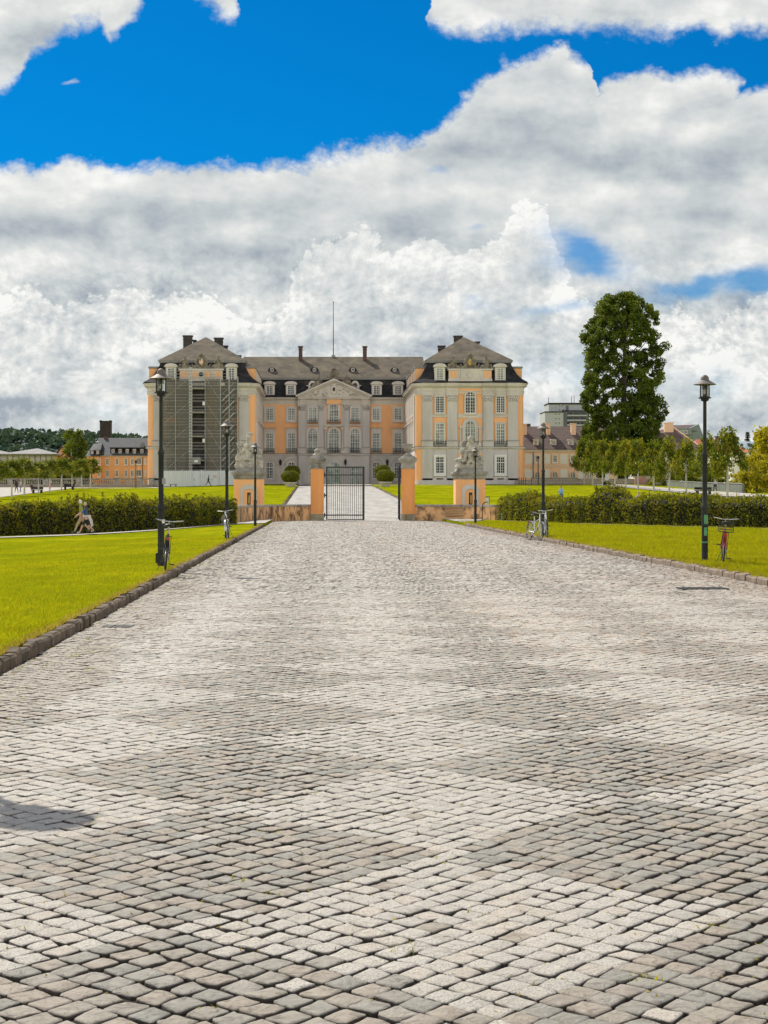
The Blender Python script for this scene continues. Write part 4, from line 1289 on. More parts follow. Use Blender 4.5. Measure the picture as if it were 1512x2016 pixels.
def wing(sgn, netted):
    """one projecting wing: sgn=+1 right, -1 left"""
    cu = sgn * 22.02
    x0, x1 = cu - 8.87, cu + 8.87
    R_ = 1.05
    # body with rounded corners
    fp = []
    for cx_, cy_, a0 in ((x1 - R_, R_, -PI / 2), (x0 + R_, R_, PI)):
        pass
    fp = [(x0, DEPTH)] + [(x0 + R_ - R_ * math.cos(a), R_ - R_ * math.sin(a)) for a in [PI / 2 * k / 8 for k in range(9)]] + [(x1 - R_ + R_ * math.sin(a), R_ - R_ * math.cos(a)) for a in [PI / 2 * k / 8 for k in range(9)]] + [(x1, DEPTH)]
    mb = MB(); mb.hprism(fp, -.3, ZE0 + .05, 0, True)
    mb.obj('wall', M['orange'], PAL)
    # front slab in grey, its plinth and string course
    mb = MB()
    mb.box(cu - 7.85, cu + 7.85, -.16, R_, 0, ZE0)
    mb.box(cu - 7.9, cu + 7.9, -.30, -.16, -.2, 1.05)
    # grey inner side panels of the courtyard face
    xs = x0 if sgn > 0 else x1
    so_ = -1 if sgn > 0 else 1
    mb.box(min(xs, xs + so_ * .12), max(xs, xs + so_ * .12), 1.6, 29, 0, 5.9)
    for y in np.arange(1.7, 29, 4.45): mb.box(min(xs, xs + so_ * .24), max(xs, xs + so_ * .24), y, y + 1.5, 5.9, ZE0)
    mb.obj('grey_facing', M['grey'], PAL)
    mb = MB()
    for k, (pr, z0, z1) in enumerate(((.16, 5.86, 6.0), (.34, 6.0, 6.17))):
        pts = [(x0 - pr, DEPTH), (x0 - pr, R_), (x0 + R_ * .3 - pr * .7, R_ * .3 - pr * .7), (x0 + R_, -pr - .16), (x1 - R_, -pr - .16), (x1 - R_ * .3 + pr * .7, R_ * .3 - pr * .7), (x1 + pr, R_), (x1 + pr, DEPTH)]
        mb.hprism(pts, z0, z1)
    mb.hprism([(x0 - .08, DEPTH), (x0 - .08, R_), (x0 + R_ * .3 - .06, R_ * .3 - .06), (x0 + R_, -.20), (x1 - R_, -.20), (x1 - R_ * .3 + .06, R_ * .3 - .06), (x1 + .08, R_), (x1 + .08, DEPTH)], -.3, .75)
    mb.obj('string_course', M['trim'], PAL)
    mb = MB(); mb.hprism([(x0 - .37, DEPTH), (x0 - .37, R_), (x0 + R_ * .3 - .26, R_ * .3 - .26), (x0 + R_, -.53), (x1 - R_, -.53), (x1 - R_ * .3 + .26, R_ * .3 - .26), (x1 + .37, R_), (x1 + .37, DEPTH)], 6.17, 6.235)
    mb.obj('lead_flashing', M['slate_black'], PAL)
    # entablature all round, breaking forward over the pilasters
    mb = MB()
    H_ = ZE1 - ZE0
    for f0, f1, pr in ((0, .14, .06), (.14, .30, .12), (.30, .34, .20), (.34, .60, .08), (.60, .66, .18), (.66, .76, .34), (.76, .92, .62), (.92, 1.0, .74)):
        pts = [(x0 - pr, DEPTH), (x0 - pr, R_), (x0 + R_ * .3 - pr * .7, R_ * .3 - pr * .7), (x0 + R_, -pr - .16), (x1 - R_, -pr - .16), (x1 - R_ * .3 + pr * .7, R_ * .3 - pr * .7), (x1 + pr, R_), (x1 + pr, DEPTH)]
        mb.hprism(pts, ZE0 + f0 * H_, ZE0 + f1 * H_)
    for s in (-7.0, -2.95, 2.95, 7.0):
        for f0, f1, pr in ((0, .14, .30), (.14, .30, .36), (.34, .60, .32), (.60, .66, .42), (.66, .76, .58), (.76, .92, .86), (.92, 1, .98)):
            mb.box(cu + s - .95, cu + s + .95, -pr - .16, -.1, ZE0 + f0 * H_ + .004, ZE0 + f1 * H_ - .004)
    mb.obj('entablature', M['trim'], PAL)
    # orange panels between the pilasters
    mb = MB()
    for s in (-4.97, 4.97):
        mb.box(cu + s - 1.27, cu + s + 1.27, -.20, -.16, 7.0, ZE0 - .03)
        mb.box(cu + s - 1.0, cu + s + 1.0, -.235, -.20, 9.95, 10.9)
    mb.box(cu - 1.98, cu + 1.98, -.20, -.16, 7.0, ZE0 - .03)
    mb.box(cu - 1.9, cu + 1.9, -.262, -.16, ZE0, 15.75)
    for s in (-1.45, 1.45): mb.box(cu + s - .3, cu + s + .3, -.235, -.20, 12.0, 14.3)
    mb.box(cu - 1.98, cu - 1.35, -.20, -.16, 1.1, 5.2); mb.box(cu + 1.35, cu + 1.98, -.20, -.16, 1.1, 5.2)
    mb.obj('orange_panels', M['orange'], PAL)
    mb = MB()
    for s in (-4.97, 4.97): mb.box(cu + s - 1.36, cu + s + 1.36, -.30, -.16, 11.05, 11.55); mb.box(cu + s - 1.30, cu + s + 1.30, -.36, -.16, 6.24, 6.5)
    mb.box(cu - 2.02, cu + 2.02, -.30, -.16, 10.95, 11.6)
    # columns and arch of the central opening
    for s in (-1.55, 1.55):
        mb.tube((cu + s, -.30, 6.9), (cu + s, -.30, 9.3), .16, .14, 10); mb.box(cu + s - .24, cu + s + .24, -.52, -.16, 9.3, 9.6); mb.box(cu + s - .24, cu + s + .24, -.52, -.16, 6.24, 6.9)
    for s in (-4.97, 4.97): mb.box(cu + s - .95, cu + s + .95, -.25, -.16, .55, 1.65); mb.box(cu + s - .55, cu + s + .55, -.30, -.25, .85, 1.35)
    mb.obj('facade_mouldings', M['trim'], PAL)
    for s in (-7.0, -2.95, 2.95, 7.0): pilaster(PAL, cu + s, 1.62, 7.35, ZE0, -.16, .28, (6.22, 7.2))
    for s in (-7.0, -2.95, 2.95, 7.0):
        mb = MB(); mb.box(cu + s - .85, cu + s + .85, -.30, -.16, .75, 5.86); mb.obj('lesene', M['grey'], PAL)
    y = -.27
    for s in (-4.97, 4.97):
        window(PAL, (cu + s, y, 11.75), 0, 1.42, 2.75, 0, 4, 7, sur=.18)
        window(PAL, (cu + s, y, 6.5), 0, 1.42, 3.55, 0, 4, 7, transom=2.6, glass='glassgreen', sur=.18, sill=False)
        window(PAL, (cu + s, y, 1.85), 0, 1.36, 2.72, 0, 4, 6, transom=1.75, sur=.34, surmat='white')
        railing(PAL, (cu + s, -.42, 6.3), 2.3)
    window(PAL, (cu, y - .07, 11.7), 0, 1.66, 3.55, .8, 4, 7, transom=2.7, sur=.16)
    window(PAL, (cu, y - .07, 6.5), 0, 1.74, 4.0, .85, 4, 6, transom=3.1, glass='glassgreen', sur=.42, surmat='grey', sill=False)
    window(PAL, (cu, y - .07, .9), 0, 1.8, 3.9, .5, 4, 5, transom=2.8, sur=.3, surmat='grey', sill=False)
    railing(PAL, (cu, -.50, 6.3), 2.6)
    # courtyard side windows
    rz = -PI / 2 if sgn > 0 else PI / 2
    xw = xs + so_ * .10
    for k in range(6):
        yy = 4.6 + k * 4.45
        window(PAL, (xw, yy, 11.75), rz, 1.42, 2.75, 0, 4, 7, sur=.18)
        window(PAL, (xw, yy, 6.5), rz, 1.42, 3.55, 0, 4, 7, transom=2.6, glass='glassgreen', sur=.18, sill=False)
        window(PAL, (xw - so_ * -.06, yy, 1.85), rz, 1.36, 2.72, 0, 4, 6, transom=1.75, sur=.34, surmat='white')
        mb = MB(); mb.box(min(xs, xs + so_ * .5), max(xs, xs + so_ * .5), yy - 1.2, yy + 1.2, 10.55, 10.75); mb.obj('hood_mould', M['trim'], PAL)
    # gutter, mansard and hipped upper roof
    mb = MB()
    mb.hprism([(x0 - .80, DEPTH), (x0 - .80, R_), (x0 + .1, -.35), (x0 + R_, -.95), (x1 - R_, -.95), (x1 - .1, -.35), (x1 + .80, R_), (x1 + .80, DEPTH)], ZE1, ZE1 + .16)
    g = [(x0 - .55, x1 + .55, -.65), (x0 + .35, x1 - .35, .25), (x0 + 1.05, x1 - 1.05, .95), (x0 + 1.5, x1 - 1.5, 1.45), (x0 + 1.8, x1 - 1.8, 1.8), (x0 + 1.95, x1 - 1.95, 1.95)]
    hz_ = [ZE1 + .16, ZE1 + .75, ZE1 + 1.55, ZE1 + 2.4, ZE1 + 3.0, ZM]
    for (a, za), (b, zb) in zip(zip(g[:-1], hz_[:-1]), zip(g[1:], hz_[1:])):
        mb.fru((a[0], a[1], a[2], DEPTH), (b[0], b[1], b[2], DEPTH), za, zb)
    mb.obj('mansard_roof', M['slate_black'], PAL)
    mb = MB()
    a = (x0 + 1.65, x1 - 1.65, 1.65, DEPTH)
    mb.box(a[0] + .1, a[1] - .1, a[2] + .1, DEPTH, ZM, ZM + .16); mb.box(a[0], a[1], a[2], DEPTH, ZM + .16, ZM + .40)
    mb.obj('roof_cornice', M['lead'], PAL)
    mb = MB()
    zt = 25.35; yr = 11.0
    e = .06
    A_ = [(a[0] - e, a[2] - e, ZM + .40), (a[1] + e, a[2] - e, ZM + .40), (a[1] + e, DEPTH, ZM + .40), (a[0] - e, DEPTH, ZM + .40), (cu, yr, zt), (cu, DEPTH, zt)]
    mb._add(A_, [(0, 1, 4), (1, 2, 5, 4), (3, 0, 4, 5), (0, 3, 2, 1), (2, 3, 5)])
    mb.obj('roof', M['slate'], PAL)
    # front dormers, attic with sculptures, side dormers in profile
    for s in (-4.95, 4.95): dormer(PAL, (cu + s, -.12, ZE1 + .3), 0, 1.72, 2.95, 'glassgreen' if sgn > 0 else 'glass')
    mb = MB()
    mb.box(cu - 3.6, cu + 3.6, -.42, .9, ZE1 + .17, 17.35); mb.box(cu - 3.5, cu + 3.5, -.32, .8, 17.35, 18.75); mb.box(cu - 3.7, cu + 3.7, -.50, 1.0, 18.75, 18.98)
    for s in (-1.75, 1.75): mb.box(cu + s - .16, cu + s + .16, -.42, -.32, 17.35, 18.75)
    mb.box(cu - 1.55, cu + 1.55, -.46, -.32, 17.35, 18.75)
    mb.obj('attic', M['trim'], PAL)
    mb = MB()
    for s in (-3.1, -2.45, 2.45, 3.1): mb.box(cu + s - .24, cu + s + .24, -.36, -.32, 17.5, 18.6)
    if sgn < 0: mb.box(cu - 1.35, cu - .65, -.50, -.46, 17.5, 18.6); mb.box(cu + .65, cu + 1.35, -.50, -.46, 17.5, 18.6)
    mb.obj('attic_panels', M['orange'], PAL)
    mb = MB()
    mb.T = Matrix.Translation((cu, -.47, 18.05)) @ Matrix.Rotation(PI / 2, 4, 'X') @ Matrix.Diagonal((1.15, 1, 1, 1))
    mb.lathe([(.36, -.02), (.36, .08), (.48, .10), (.50, .02), (.50, -.02)], n=20, cap=False, mi=0); mb.lathe([(.001, .02), (.37, .02)], n=20, cap=False, mi=1)
    mb.T = None
    mb.obj('oval_window', [M['trim'], M['glass'] if sgn < 0 else M['grey']], PAL)
    rr = random.Random(5 + sgn)
    mb = MB(); roof_sculpture(mb, cu, .2, 18.95, 1.12, 'arms', rr); remeshed(mb, 'coat_of_arms', M['sculpt_far'], PAL, .075, .10, 3.0)
    mb = MB(); mb.ball((cu, -.10, 20.1), (.36, .18, .56), 12); mb.obj('gilded_shield', M['gold'] if sgn > 0 else M['peach'], PAL)
    for s, kd in ((-2.75, 'right'), (2.75, 'left')):
        mb = MB(); roof_sculpture(mb, cu + s, .2, 18.95, 1.22, kd, rr); remeshed(mb, 'roof_figures', M['sculpt_far'], PAL, .075, .10, 3.0)
    # side dormers: orange cheeks under a lead cap
    for k in range(6):
        yy = 3.2 + k * 4.5
        for sd in ((-1, 1) if k == 0 else ((-sgn,))):
            xf = cu + sd * 8.75
            xi = cu + sd * 6.2
            mb = MB(); mb.box(min(xf, xi), max(xf, xi), yy - .85, yy + .85, ZE1 + .4, ZE1 + 2.65, 0)
            mb.box(min(xf + sd * .18, xi), max(xf + sd * .18, xi), yy - 1.0, yy + 1.0, ZE1 + 2.65, ZE1 + 2.95, 1)
            d_ = mb.obj('side_dormer', [M['orange'], M['lead']], PAL)
            fm, pm, _ = win_mesh(1.08, 1.9, 0, 4, 5)
            r2 = PI / 2 if sd > 0 else -PI / 2
            link('window_frame', fm, d_, (xf + sd * .06, yy, ZE1 + .6), r2); link('pane', pm, d_, (xf + sd * .06, yy, ZE1 + .6), r2)
    return cu


wing(1, False)
wing(-1, True)
# wing chimneys (at their real depth along the ridges)
for (xa, xb, yt, Y_, h_) in ((892.6, 910.7, 661.5, 268, 4), (861.5, 877, 681, 276, 3), (934, 944.6, 673, 280, 3), (360, 379.5, 661, 268, 4), (379.6, 387, 670, 269, 3), (421.5, 440, 665.5, 268, 4.5), (440.1, 449, 681, 269, 3), (466, 475, 700, 284, 2)):
    X0, X1 = XX(xa, Y_) - 2.9, XX(xb, Y_) - 2.9
    z1 = ZZ(yt, Y_) - 3.62
    chimney(PAL, (X0 + X1) / 2, Y_ - 252, 21.5, z1 - .2, (X1 - X0) - .2, 1.2, 'chimney_dark')

# ---- the main range between the wings
CYF = 29.4
ZC0, ZC1 = 14.9, 16.2
mb = MB(); mb.box(-13.3, 13.3, CYF, CYF + 20, 5.75, ZC0 + .05); mb.obj('wall', M['orange'], PAL)
mb = MB()
mb.box(-13.3, 13.3, CYF - .06, CYF + 20, -.3, 5.75)
mb.box(-6.45, 6.45, CYF - .9, CYF, -.3, ZC0)
mb.box(-13.3, 13.3, CYF - .16, CYF - .06, -.3, .9)
mb.obj('grey_facing', M['grey'], PAL)
FL = MB()
mb = MB()
for x0, x1, yf in ((-13.2, -6.6, CYF), (6.6, 13.2, CYF), (-6.6, 6.6, CYF - .9)):
    entab(mb, x0, x1, yf, ZC0, ZC1)
    mb.box(x0, x1, yf - .12, yf, 5.62, 5.72); mb.box(x0, x1, yf - .30, yf, 5.72, 5.88)
    FL.box(x0, x1, yf - .33, yf, 5.88, 5.935)
for x in (-5.6, -2.3, 2.3, 5.6):
    for f0, f1, pr in ((0, .14, .30), (.14, .30, .36), (.34, .60, .32), (.60, .66, .42), (.66, .76, .58)):
        mb.box(x - .62, x + .62, CYF - .9 - pr, CYF - .9, ZC0 + f0 * 1.3 + .004, ZC0 + f1 * 1.3 - .004)
mb.obj('entablature', M['trim'], PAL)
FL.obj('lead_flashing', M['slate_black'], PAL)
for x in (-5.65, -2.3, 2.3, 5.65): pilaster(PAL, x, .82, 7.2, ZC0, CYF - .9, .22, (5.92, 7.0), cap=1.15)
for x in (-6.25, 6.25): pilaster(PAL, x, .42, 7.2, ZC0, CYF - .9, .10, (5.92, 7.0), cap=1.15)
mb = MB()
for x in (-3.85, 3.85): mb.box(x - .95, x + .95, CYF - .94, CYF - .9, 10.0, 14.0)
mb.box(-1.35, 1.35, CYF - .94, CYF - .9, 10.0, 15.9)
mb.box(-1.30, 1.30, CYF - 1.30, CYF - .9, ZC0 + .02, 15.75)
mb.obj('orange_panels', M['orange'], PAL)
mb = MB()
for x in (-9.75, 9.75):
    for z0, z1 in ((6.2, 10.2), (10.9, 14.6)): mb.box(x - 1.15, x + 1.15, CYF - .04, CYF, z0, z1)
mb.obj('raised_panels', M['orange'], PAL)
for x in (-11.75, -7.75, 7.75, 11.75):
    window(PAL, (x, CYF - .05, 12.05), 0, 1.35, 2.2, 0, 4, 5, sur=.34, glass='glassgreen')
    window(PAL, (x, CYF - .05, 6.1), 0, 1.35, 3.6, 0, 4, 7, transom=2.6, glass='glassgreen', sur=.32, sill=False, ear=1)
    railing(PAL, (x, CYF - .32, 6.0), 1.9)
    window(PAL, (x, CYF - .12, 1.35), 0, 1.3, 3.0, .3, 4, 6, transom=2.1, sur=.36, surmat='trim')
    mb = MB(); o_ = arch_pts(3.5, 0, 5.35, 1.75, 10); i_ = arch_pts(2.9, 0, 5.05, 1.45, 10); band(mb, o_, i_, CYF - .22, CYF - .06, 0, True)
    mb.obj('blind_arch', M['trim'], PAL, (x, 0, 0))
for x in (-3.85, 3.85):
    window(PAL, (x, CYF - 1.01, 11.6), 0, 1.5, 2.75, 0, 4, 6, glass='glassgreen', sur=.22, sill=False)
    railing(PAL, (x, CYF - 1.25, 11.2), 1.8)
    window(PAL, (x, CYF - 1.01, 6.0), 0, 1.8, 4.5, .9, 4, 7, transom=3.55, glass='glassgreen', sur=.30)
    railing(PAL, (x, CYF - 1.25, 6.0), 2.0)
window(PAL, (0, CYF - 1.02, 11.6), 0, 1.75, 3.3, .45, 4, 6, transom=2.4, glass='glassgreen', sur=.26, sill=False)
railing(PAL, (0, CYF - 1.35, 11.2), 2.5)
window(PAL, (0, CYF - 1.02, 6.0), 0, 1.9, 4.5, .95, 4, 7, transom=3.55, glass='glassgreen', sur=.30)
railing(PAL, (0, CYF - 1.35, 6.0), 2.3)
mb = MB()
mb.box(-1.7, 1.7, CYF - 1.5, CYF - .9, 10.95, 11.2); mb.box(-1.5, 1.5, CYF - 1.3, CYF - .9, 10.75, 10.95)
for x in (-1.55, 1.55): mb.tube((x, CYF - 1.15, 6.6), (x, CYF - 1.15, 10.3), .17, .15, 10); mb.box(x - .28, x + .28, CYF - 1.4, CYF - .9, 10.3, 10.75); mb.box(x - .28, x + .28, CYF - 1.4, CYF - .9, 5.92, 6.6)
for x in (-3.85, 3.85): mb.box(x - 1.0, x + 1.0, CYF - 1.35, CYF - .9, 11.0, 11.2)
for x in (-3.85, 0, 3.85): mb.box(x - .22, x + .22, CYF - 1.25, CYF - .9, 10.45 if x else 10.4, 10.75)
for x in (-9.75, 9.75): mb.box(x - .9, x + .9, CYF - .12, CYF - .06, .9, 3.6); mb.box(x - .25, x + .25, CYF - .5, CYF - .06, 3.6, 3.75)
mb.obj('facade_mouldings', M['trim'], PAL)
# passage door and two doors
mb = MB(); o_ = arch_pts(3.5, 0, 4.85, 1.75, 10); i_ = arch_pts(2.7, 0, 4.45, 1.35, 10); band(mb, o_, i_, CYF - 1.15, CYF - .9, 0, True)
mb.obj('portal_surround', M['trim'], PAL)
mg, nn_, bb = material('passage_glass')
g_ = nn_.ramp(nn_.noise(nn_.vmul(nn_.pos(), (1, 1, 1)), .9, 4, .6), [(.36, (.14, .19, .14)), (.5, (.36, .46, .35)), (.66, (.62, .68, .56))]); nn_.L.new(g_.s, bb.inputs['Base Color']); bb.inputs['Roughness'].default_value = .2
M['passage'] = mg
fm, pm, _ = win_mesh(2.7, 4.45, 1.35, 4, 4, transom=3.1, glass='passage', fw=.1)
pr_ = link('portal', fm, PAL, (0, CYF - 1.0, 0)); link('pane', pm, pr_)
for x in (-3.85, 3.85):
    fm, pm, _ = win_mesh(1.5, 3.7, .3, 2, 4, transom=2.6, glass='passage', fw=.1)
    d_ = link('door', fm, PAL, (x, CYF - 1.0, 0)); link('pane', pm, d_)
for x in (-9.75, -9.75 + 19.5, -2.1, 2.1):
    yy = CYF - .5 if abs(x) > 5 else CYF - 1.4
    mb = MB(); mb.lathe([(.02, 3.75), (.08, 3.8), (.17, 3.95), (.24, 4.5), (.26, 4.55), (.12, 4.75), (.03, 4.95)], (x, yy, 0), n=6); mb.box(x - .02, x + .02, yy, yy + .5, 4.0, 4.06)
    mb.obj('wall_lantern', M['iron'], PAL)
# pediment
mb = MB()
mb.prism([(-6.3, ZC1), (6.3, ZC1), (0, ZC1 + 2.75)], CYF - 1.05, CYF + .5)
mb.obj('pediment', M['trim'], PAL)
mb = MB()
for sx in (-1, 1):
    a = (sx * 6.95, ZC1 + .02); b = (0, ZC1 + 3.02)
    mb.prism([a, (sx * 6.95, ZC1 + .32), (0, ZC1 + 3.36), b], CYF - 1.75, CYF + .5)
    mb.prism([(sx * 6.3, ZC1 + .02), a, b, (0, ZC1 + 2.72)], CYF - 1.4, CYF - 1.0)
mb.obj('pediment_cornice', M['trim'], PAL)
rr = random.Random(9)
mb = MB()
for sx in (-1, 1):
    for k in range(16):
        t_ = rr.random(); x = sx * (.9 + 3.9 * t_); z = ZC1 + .25 + rr.random() * max(.12, 2.0 * (1 - abs(x) / 5.6) - .15)
        limb(mb, [(x, CYF - 1.1, z), (x + rr.uniform(-.35, .35), CYF - 1.16, z + rr.uniform(-.12, .22))], [rr.uniform(.09, .17), rr.uniform(.05, .1)])
remeshed(mb, 'pediment_relief', M['sculpt'], PAL, .06, .04, 4)
mb = MB(); mb.ball((0, CYF - 1.2, ZC1 + 1.35), (.62, .22, .98), 14); mb.ball((0, CYF - 1.3, ZC1 + 1.4), (.30, .2, .45), 12, 1); mb.box(-.5, .5, CYF - 1.35, CYF - 1.05, ZC1 + 2.2, ZC1 + 2.45)
mb.obj('cartouche', [M['trim'], M['red']], PAL) if False else mb.obj('cartouche', [M['trim'], plain('dark_red_shield', (.10, .035, .03), .7, .2, 3)], PAL)
for (x, z, s, kd) in ((0, ZC1 + 3.3, .9, 'arms'), (-2.75, ZC1 + 2.0, 1.15, 'right'), (2.3, ZC1 + 2.2, 1.15, 'left')):
    mb = MB(); roof_sculpture(mb, x, CYF - .9, z, s, kd, rr)
    if kd != 'arms':
        d_ = -1 if kd == 'right' else 1
        limb(mb, [(x, CYF - .9, z + .4), (x + d_ * 1.3, CYF - .9, z - .25), (x + d_ * 2.2, CYF - .9, z - .75)], [.26, .2, .12])
    remeshed(mb, 'pediment_figures', M['sculpt_far'], PAL, .08, .09, 3.0)
# roof of the main range
mb = MB()
ZK = 19.55
mb.box(-14.2, 14.2, CYF - .85, CYF + 21, ZC1, ZC1 + .14)
for (ya, za), (yb, zb) in zip([(-.55, ZC1 + .14), (.3, ZC1 + .7), (.9, ZC1 + 1.6), (1.25, ZC1 + 2.5)], [(.3, ZC1 + .7), (.9, ZC1 + 1.6), (1.25, ZC1 + 2.5), (1.45, ZK)]):
    mb.fru((-14.5, 14.5, CYF + ya, CYF + 20 - ya), (-14.5, 14.5, CYF + yb, CYF + 20 - yb), za, zb)
mb.obj('mansard_roof', M['slate_black'], PAL)
mb = MB(); mb.box(-15, 15, CYF + 1.2, CYF + 18.8, ZK, ZK + .15); mb.box(-15, 15, CYF + 1.1, CYF + 18.9, ZK + .15, ZK + .38); mb.obj('roof_cornice', M['lead'], PAL)
mb = MB()
zr = 24.55
mb._add([(-17, CYF + 1.05, ZK + .38), (17, CYF + 1.05, ZK + .38), (17, CYF + 19, ZK + .38), (-17, CYF + 19, ZK + .38), (-17, CYF + 10, zr), (17, CYF + 10, zr)], [(0, 1, 5, 4), (2, 3, 4, 5), (0, 3, 2, 1), (0, 4, 3), (1, 2, 5)])
mb.obj('roof', M['slate'], PAL)
for x in (-11.75, -7.85, 7.85, 11.75): dormer(PAL, (x, CYF - .05, ZC1 + .2), 0, 1.85, 2.75)
for x in (-3.9, 3.9): dormer(PAL, (x, CYF + .1, ZC1 + .2), 0, 1.5, 2.9, oculus=True)
slope = (zr - ZK - .38) / 8.95
for x in (-11.4, -3.55, 3.55, 11.3):
    yy = CYF + 3.4; zz = ZK + .38 + slope * 2.35
    mb = MB(); mb.prism([(-.75, 0), (.75, 0)] + [(.75 * math.cos(PI * k / 10), .25 + .62 * math.sin(PI * k / 10)) for k in range(11)], 0, 2.2, 0)
    mb.box(-.8, .8, -.06, 0, -.75, .05, 1)
    d_ = mb.obj('eyebrow_dormer', [M['slate_black'], M['lead']], PAL, (x, yy, zz))
    mb = MB(); mb.T = Matrix.Translation((0, -.01, .42)) @ Matrix.Rotation(PI / 2, 4, 'X')
    mb.lathe([(.24, 0), (.24, .05), (.34, .05), (.34, 0)], n=16, cap=False); mb.T = None; mb.box(-.02, .02, -.05, -.01, .18, .66)
    mb.obj('round_frame', M['white'], d_)
for (xa, xb) in ((588, 595.5), (714.5, 722)):
    Y_ = 290.0
    x = (XX(xa, Y_) + XX(xb, Y_)) / 2 - 2.9
    chimney(PAL, x, Y_ - 252, 22.8, ZZ(684, Y_) - 3.62, .72, .9, 'brick')
mb = MB(); x = XX(656.3, 291.4) - 2.9
mb.box(x - .35, x + .35, CYF + 9.6, CYF + 10.4, zr - .5, zr + .25, 1); mb.tube((x, CYF + 10, zr), (x, CYF + 10, ZZ(595, 291.4) - 3.62), .085, .05, 8, 0); mb.ball((x, CYF + 10, ZZ(595, 291.4) - 3.62), .12, 8, 0)
mb.obj('flagpole', [M['iron'], M['lead']], PAL)

# ---- scaffold in front of the left wing, with netting and a hoist
SX = 2.9 - 22.02
SCF = thing('scaffold', 'tall netted steel scaffold with hoist and stair tower on the left palace wing', 'scaffold', (SX, 252, 3.62))
sx0, sx1 = XX(319, 250) - SX, XX(468, 250) - SX
xs_ = [sx0, XX(346, 250) - SX, XX(376, 250) - SX, XX(404, 250) - SX, XX(434, 250) - SX, XX(451, 250) - SX, sx1]
top = 17.6
mb = MB()
for x in xs_:
    for y in (-2.3, -1.1): mb.tube((x, y, 0), (x, y, top), .045, n=6)
for L in range(9):
    z = 1.9 + L * 1.95
    for y in (-2.3, -1.1):
        for dz_ in (0, .5, 1.0): mb.tube((sx0, y, z + dz_), (xs_[4] if y > -2 else sx1, y, z + dz_), .025, n=5)
for k in range(4): mb.tube((xs_[0], -2.33, 1.9 + k * 3.9), (xs_[2], -2.33, 5.8 + k * 3.9), .025, n=5); mb.tube((xs_[3], -2.33, 5.8 + k * 3.9), (xs_[4], -2.33, 1.9 + k * 3.9), .025, n=5)
mb.obj('frame', M['scaffold_steel'], SCF)
deck = plain('scaffold_boards', (.34, .31, .26), .9, .2, 2)
for L in range(8):
    z = 1.9 + L * 1.95
    mb = MB(); mb.box(sx0 + .03, xs_[2] - .03, -2.25, -1.15, z - .05, z); mb.box(xs_[3] + .03, xs_[4] - .03, -2.25, -1.15, z - .05, z)
    if L % 2: mb.box(xs_[2] + .1, xs_[3] - .1, -2.25, -1.15, z - .05, z); mb.box(xs_[2] + .2, xs_[3] - .2, -2.34, -2.31, z + .0, z + .22)
    mb.obj('platform', deck, SCF)
# netting: a fine open weave
mn, nn_, bb = material('scaffold_net')
x_, y_, z_ = nn_.sep(nn_.pos())
fold = nn_.noise(nn_.comb(x_ * 2.5, 0.0, z_ * .5), 1.0, 5, .6)
bb.inputs['Roughness'].default_value = .95
nn_.L.new(nn_.mix(fold, (.10, .092, .07), (.185, .17, .13)).s, bb.inputs['Base Color'])
tr = nn_.new('ShaderNodeBsdfTransparent'); mxs = nn_.new('ShaderNodeMixShader')
nn_.put(mxs.inputs[0], nn_.lin(fold, .3, .7, .60, .84)); nn_.L.new(tr.outputs[0], mxs.inputs[1]); nn_.L.new(bb.outputs[0], mxs.inputs[2])
nn_.L.new(mxs.outputs[0], [q for q in mn.node_tree.nodes if q.type == 'OUTPUT_MATERIAL'][0].inputs[0])
for (a, b, yo) in ((xs_[0], xs_[2], 0), (xs_[3], xs_[4], 0), (xs_[4], xs_[6], 1.25)):
    V = []; nx_, nz_ = 24, 40
    for j in range(nz_ + 1):
        for i in range(nx_ + 1):
            x = a + .04 + (b - a - .08) * i / nx_; z = 1.9 + (top - 2.3) * j / nz_
            V.append((x, -2.20 + yo - .03 * math.sin(i * PI / nx_ * 4) ** 2 * abs(math.sin(z * 1.6)) - .02 * mnoise.noise((x * 2, z, 0)), z))
    Fq = np.array([(j * (nx_ + 1) + i, j * (nx_ + 1) + i + 1, (j + 1) * (nx_ + 1) + i + 1, (j + 1) * (nx_ + 1) + i) for j in range(nz_) for i in range(nx_)])
    link('netting', np_mesh('netting', np.array(V), Fq, mn, smooth=True), SCF)
mb = MB(); mb.box(xs_[2] + .05, xs_[3] - .05, -1.05, -1.02, 1.9, 16.2)  # dark sheet added to stand for the shade inside the open bay
mdk = plain('bay_shade_sheet', (.06, .055, .05), .9, .35, 1.2)
mb.obj('bay_shade_sheet', mdk, SCF)
for k in range(7):
    z = 1.9 + k * 1.95
    mb = MB(); up = 1
    a, b = (xs_[4] + .15, z), (xs_[5] + .75, z + 1.95)
    mb.prism([a, (a[0] + .18, a[1]), (b[0] + .18, b[1]), b], -2.28, -2.22); mb.prism([a, (a[0] + .18, a[1]), (b[0] + .18, b[1]), b], -1.6, -1.54)
    for i in range(8): t_ = (i + .5) / 8; mb.box(a[0] + (b[0] - a[0]) * t_ - .02, a[0] + (b[0] - a[0]) * t_ + .2, -2.22, -1.6, z + 1.95 * t_ - .02, z + 1.95 * t_ + .02)
    mb.tube((a[0], -2.25, a[1] + .95), (b[0], -2.25, b[1] + .95), .03, n=5); mb.box(xs_[5] + .75, sx1, -2.25, -1.15, z + 1.9, z + 1.95)
    mb.obj('stair_flight', M['scaffold_steel'], SCF)
mb = MB(); x = XX(375.5, 249.4) - SX
for dx_ in (-.22, .22):
    for dy_ in (-.22, .22): mb.tube((x + dx_, -2.85 + dy_, 0), (x + dx_, -2.85 + dy_, 19.0), .04, n=5)
for k in range(38):
    z = .25 + k * .5; mb.box(x - .24, x + .24, -3.09, -3.05, z, z + .22)
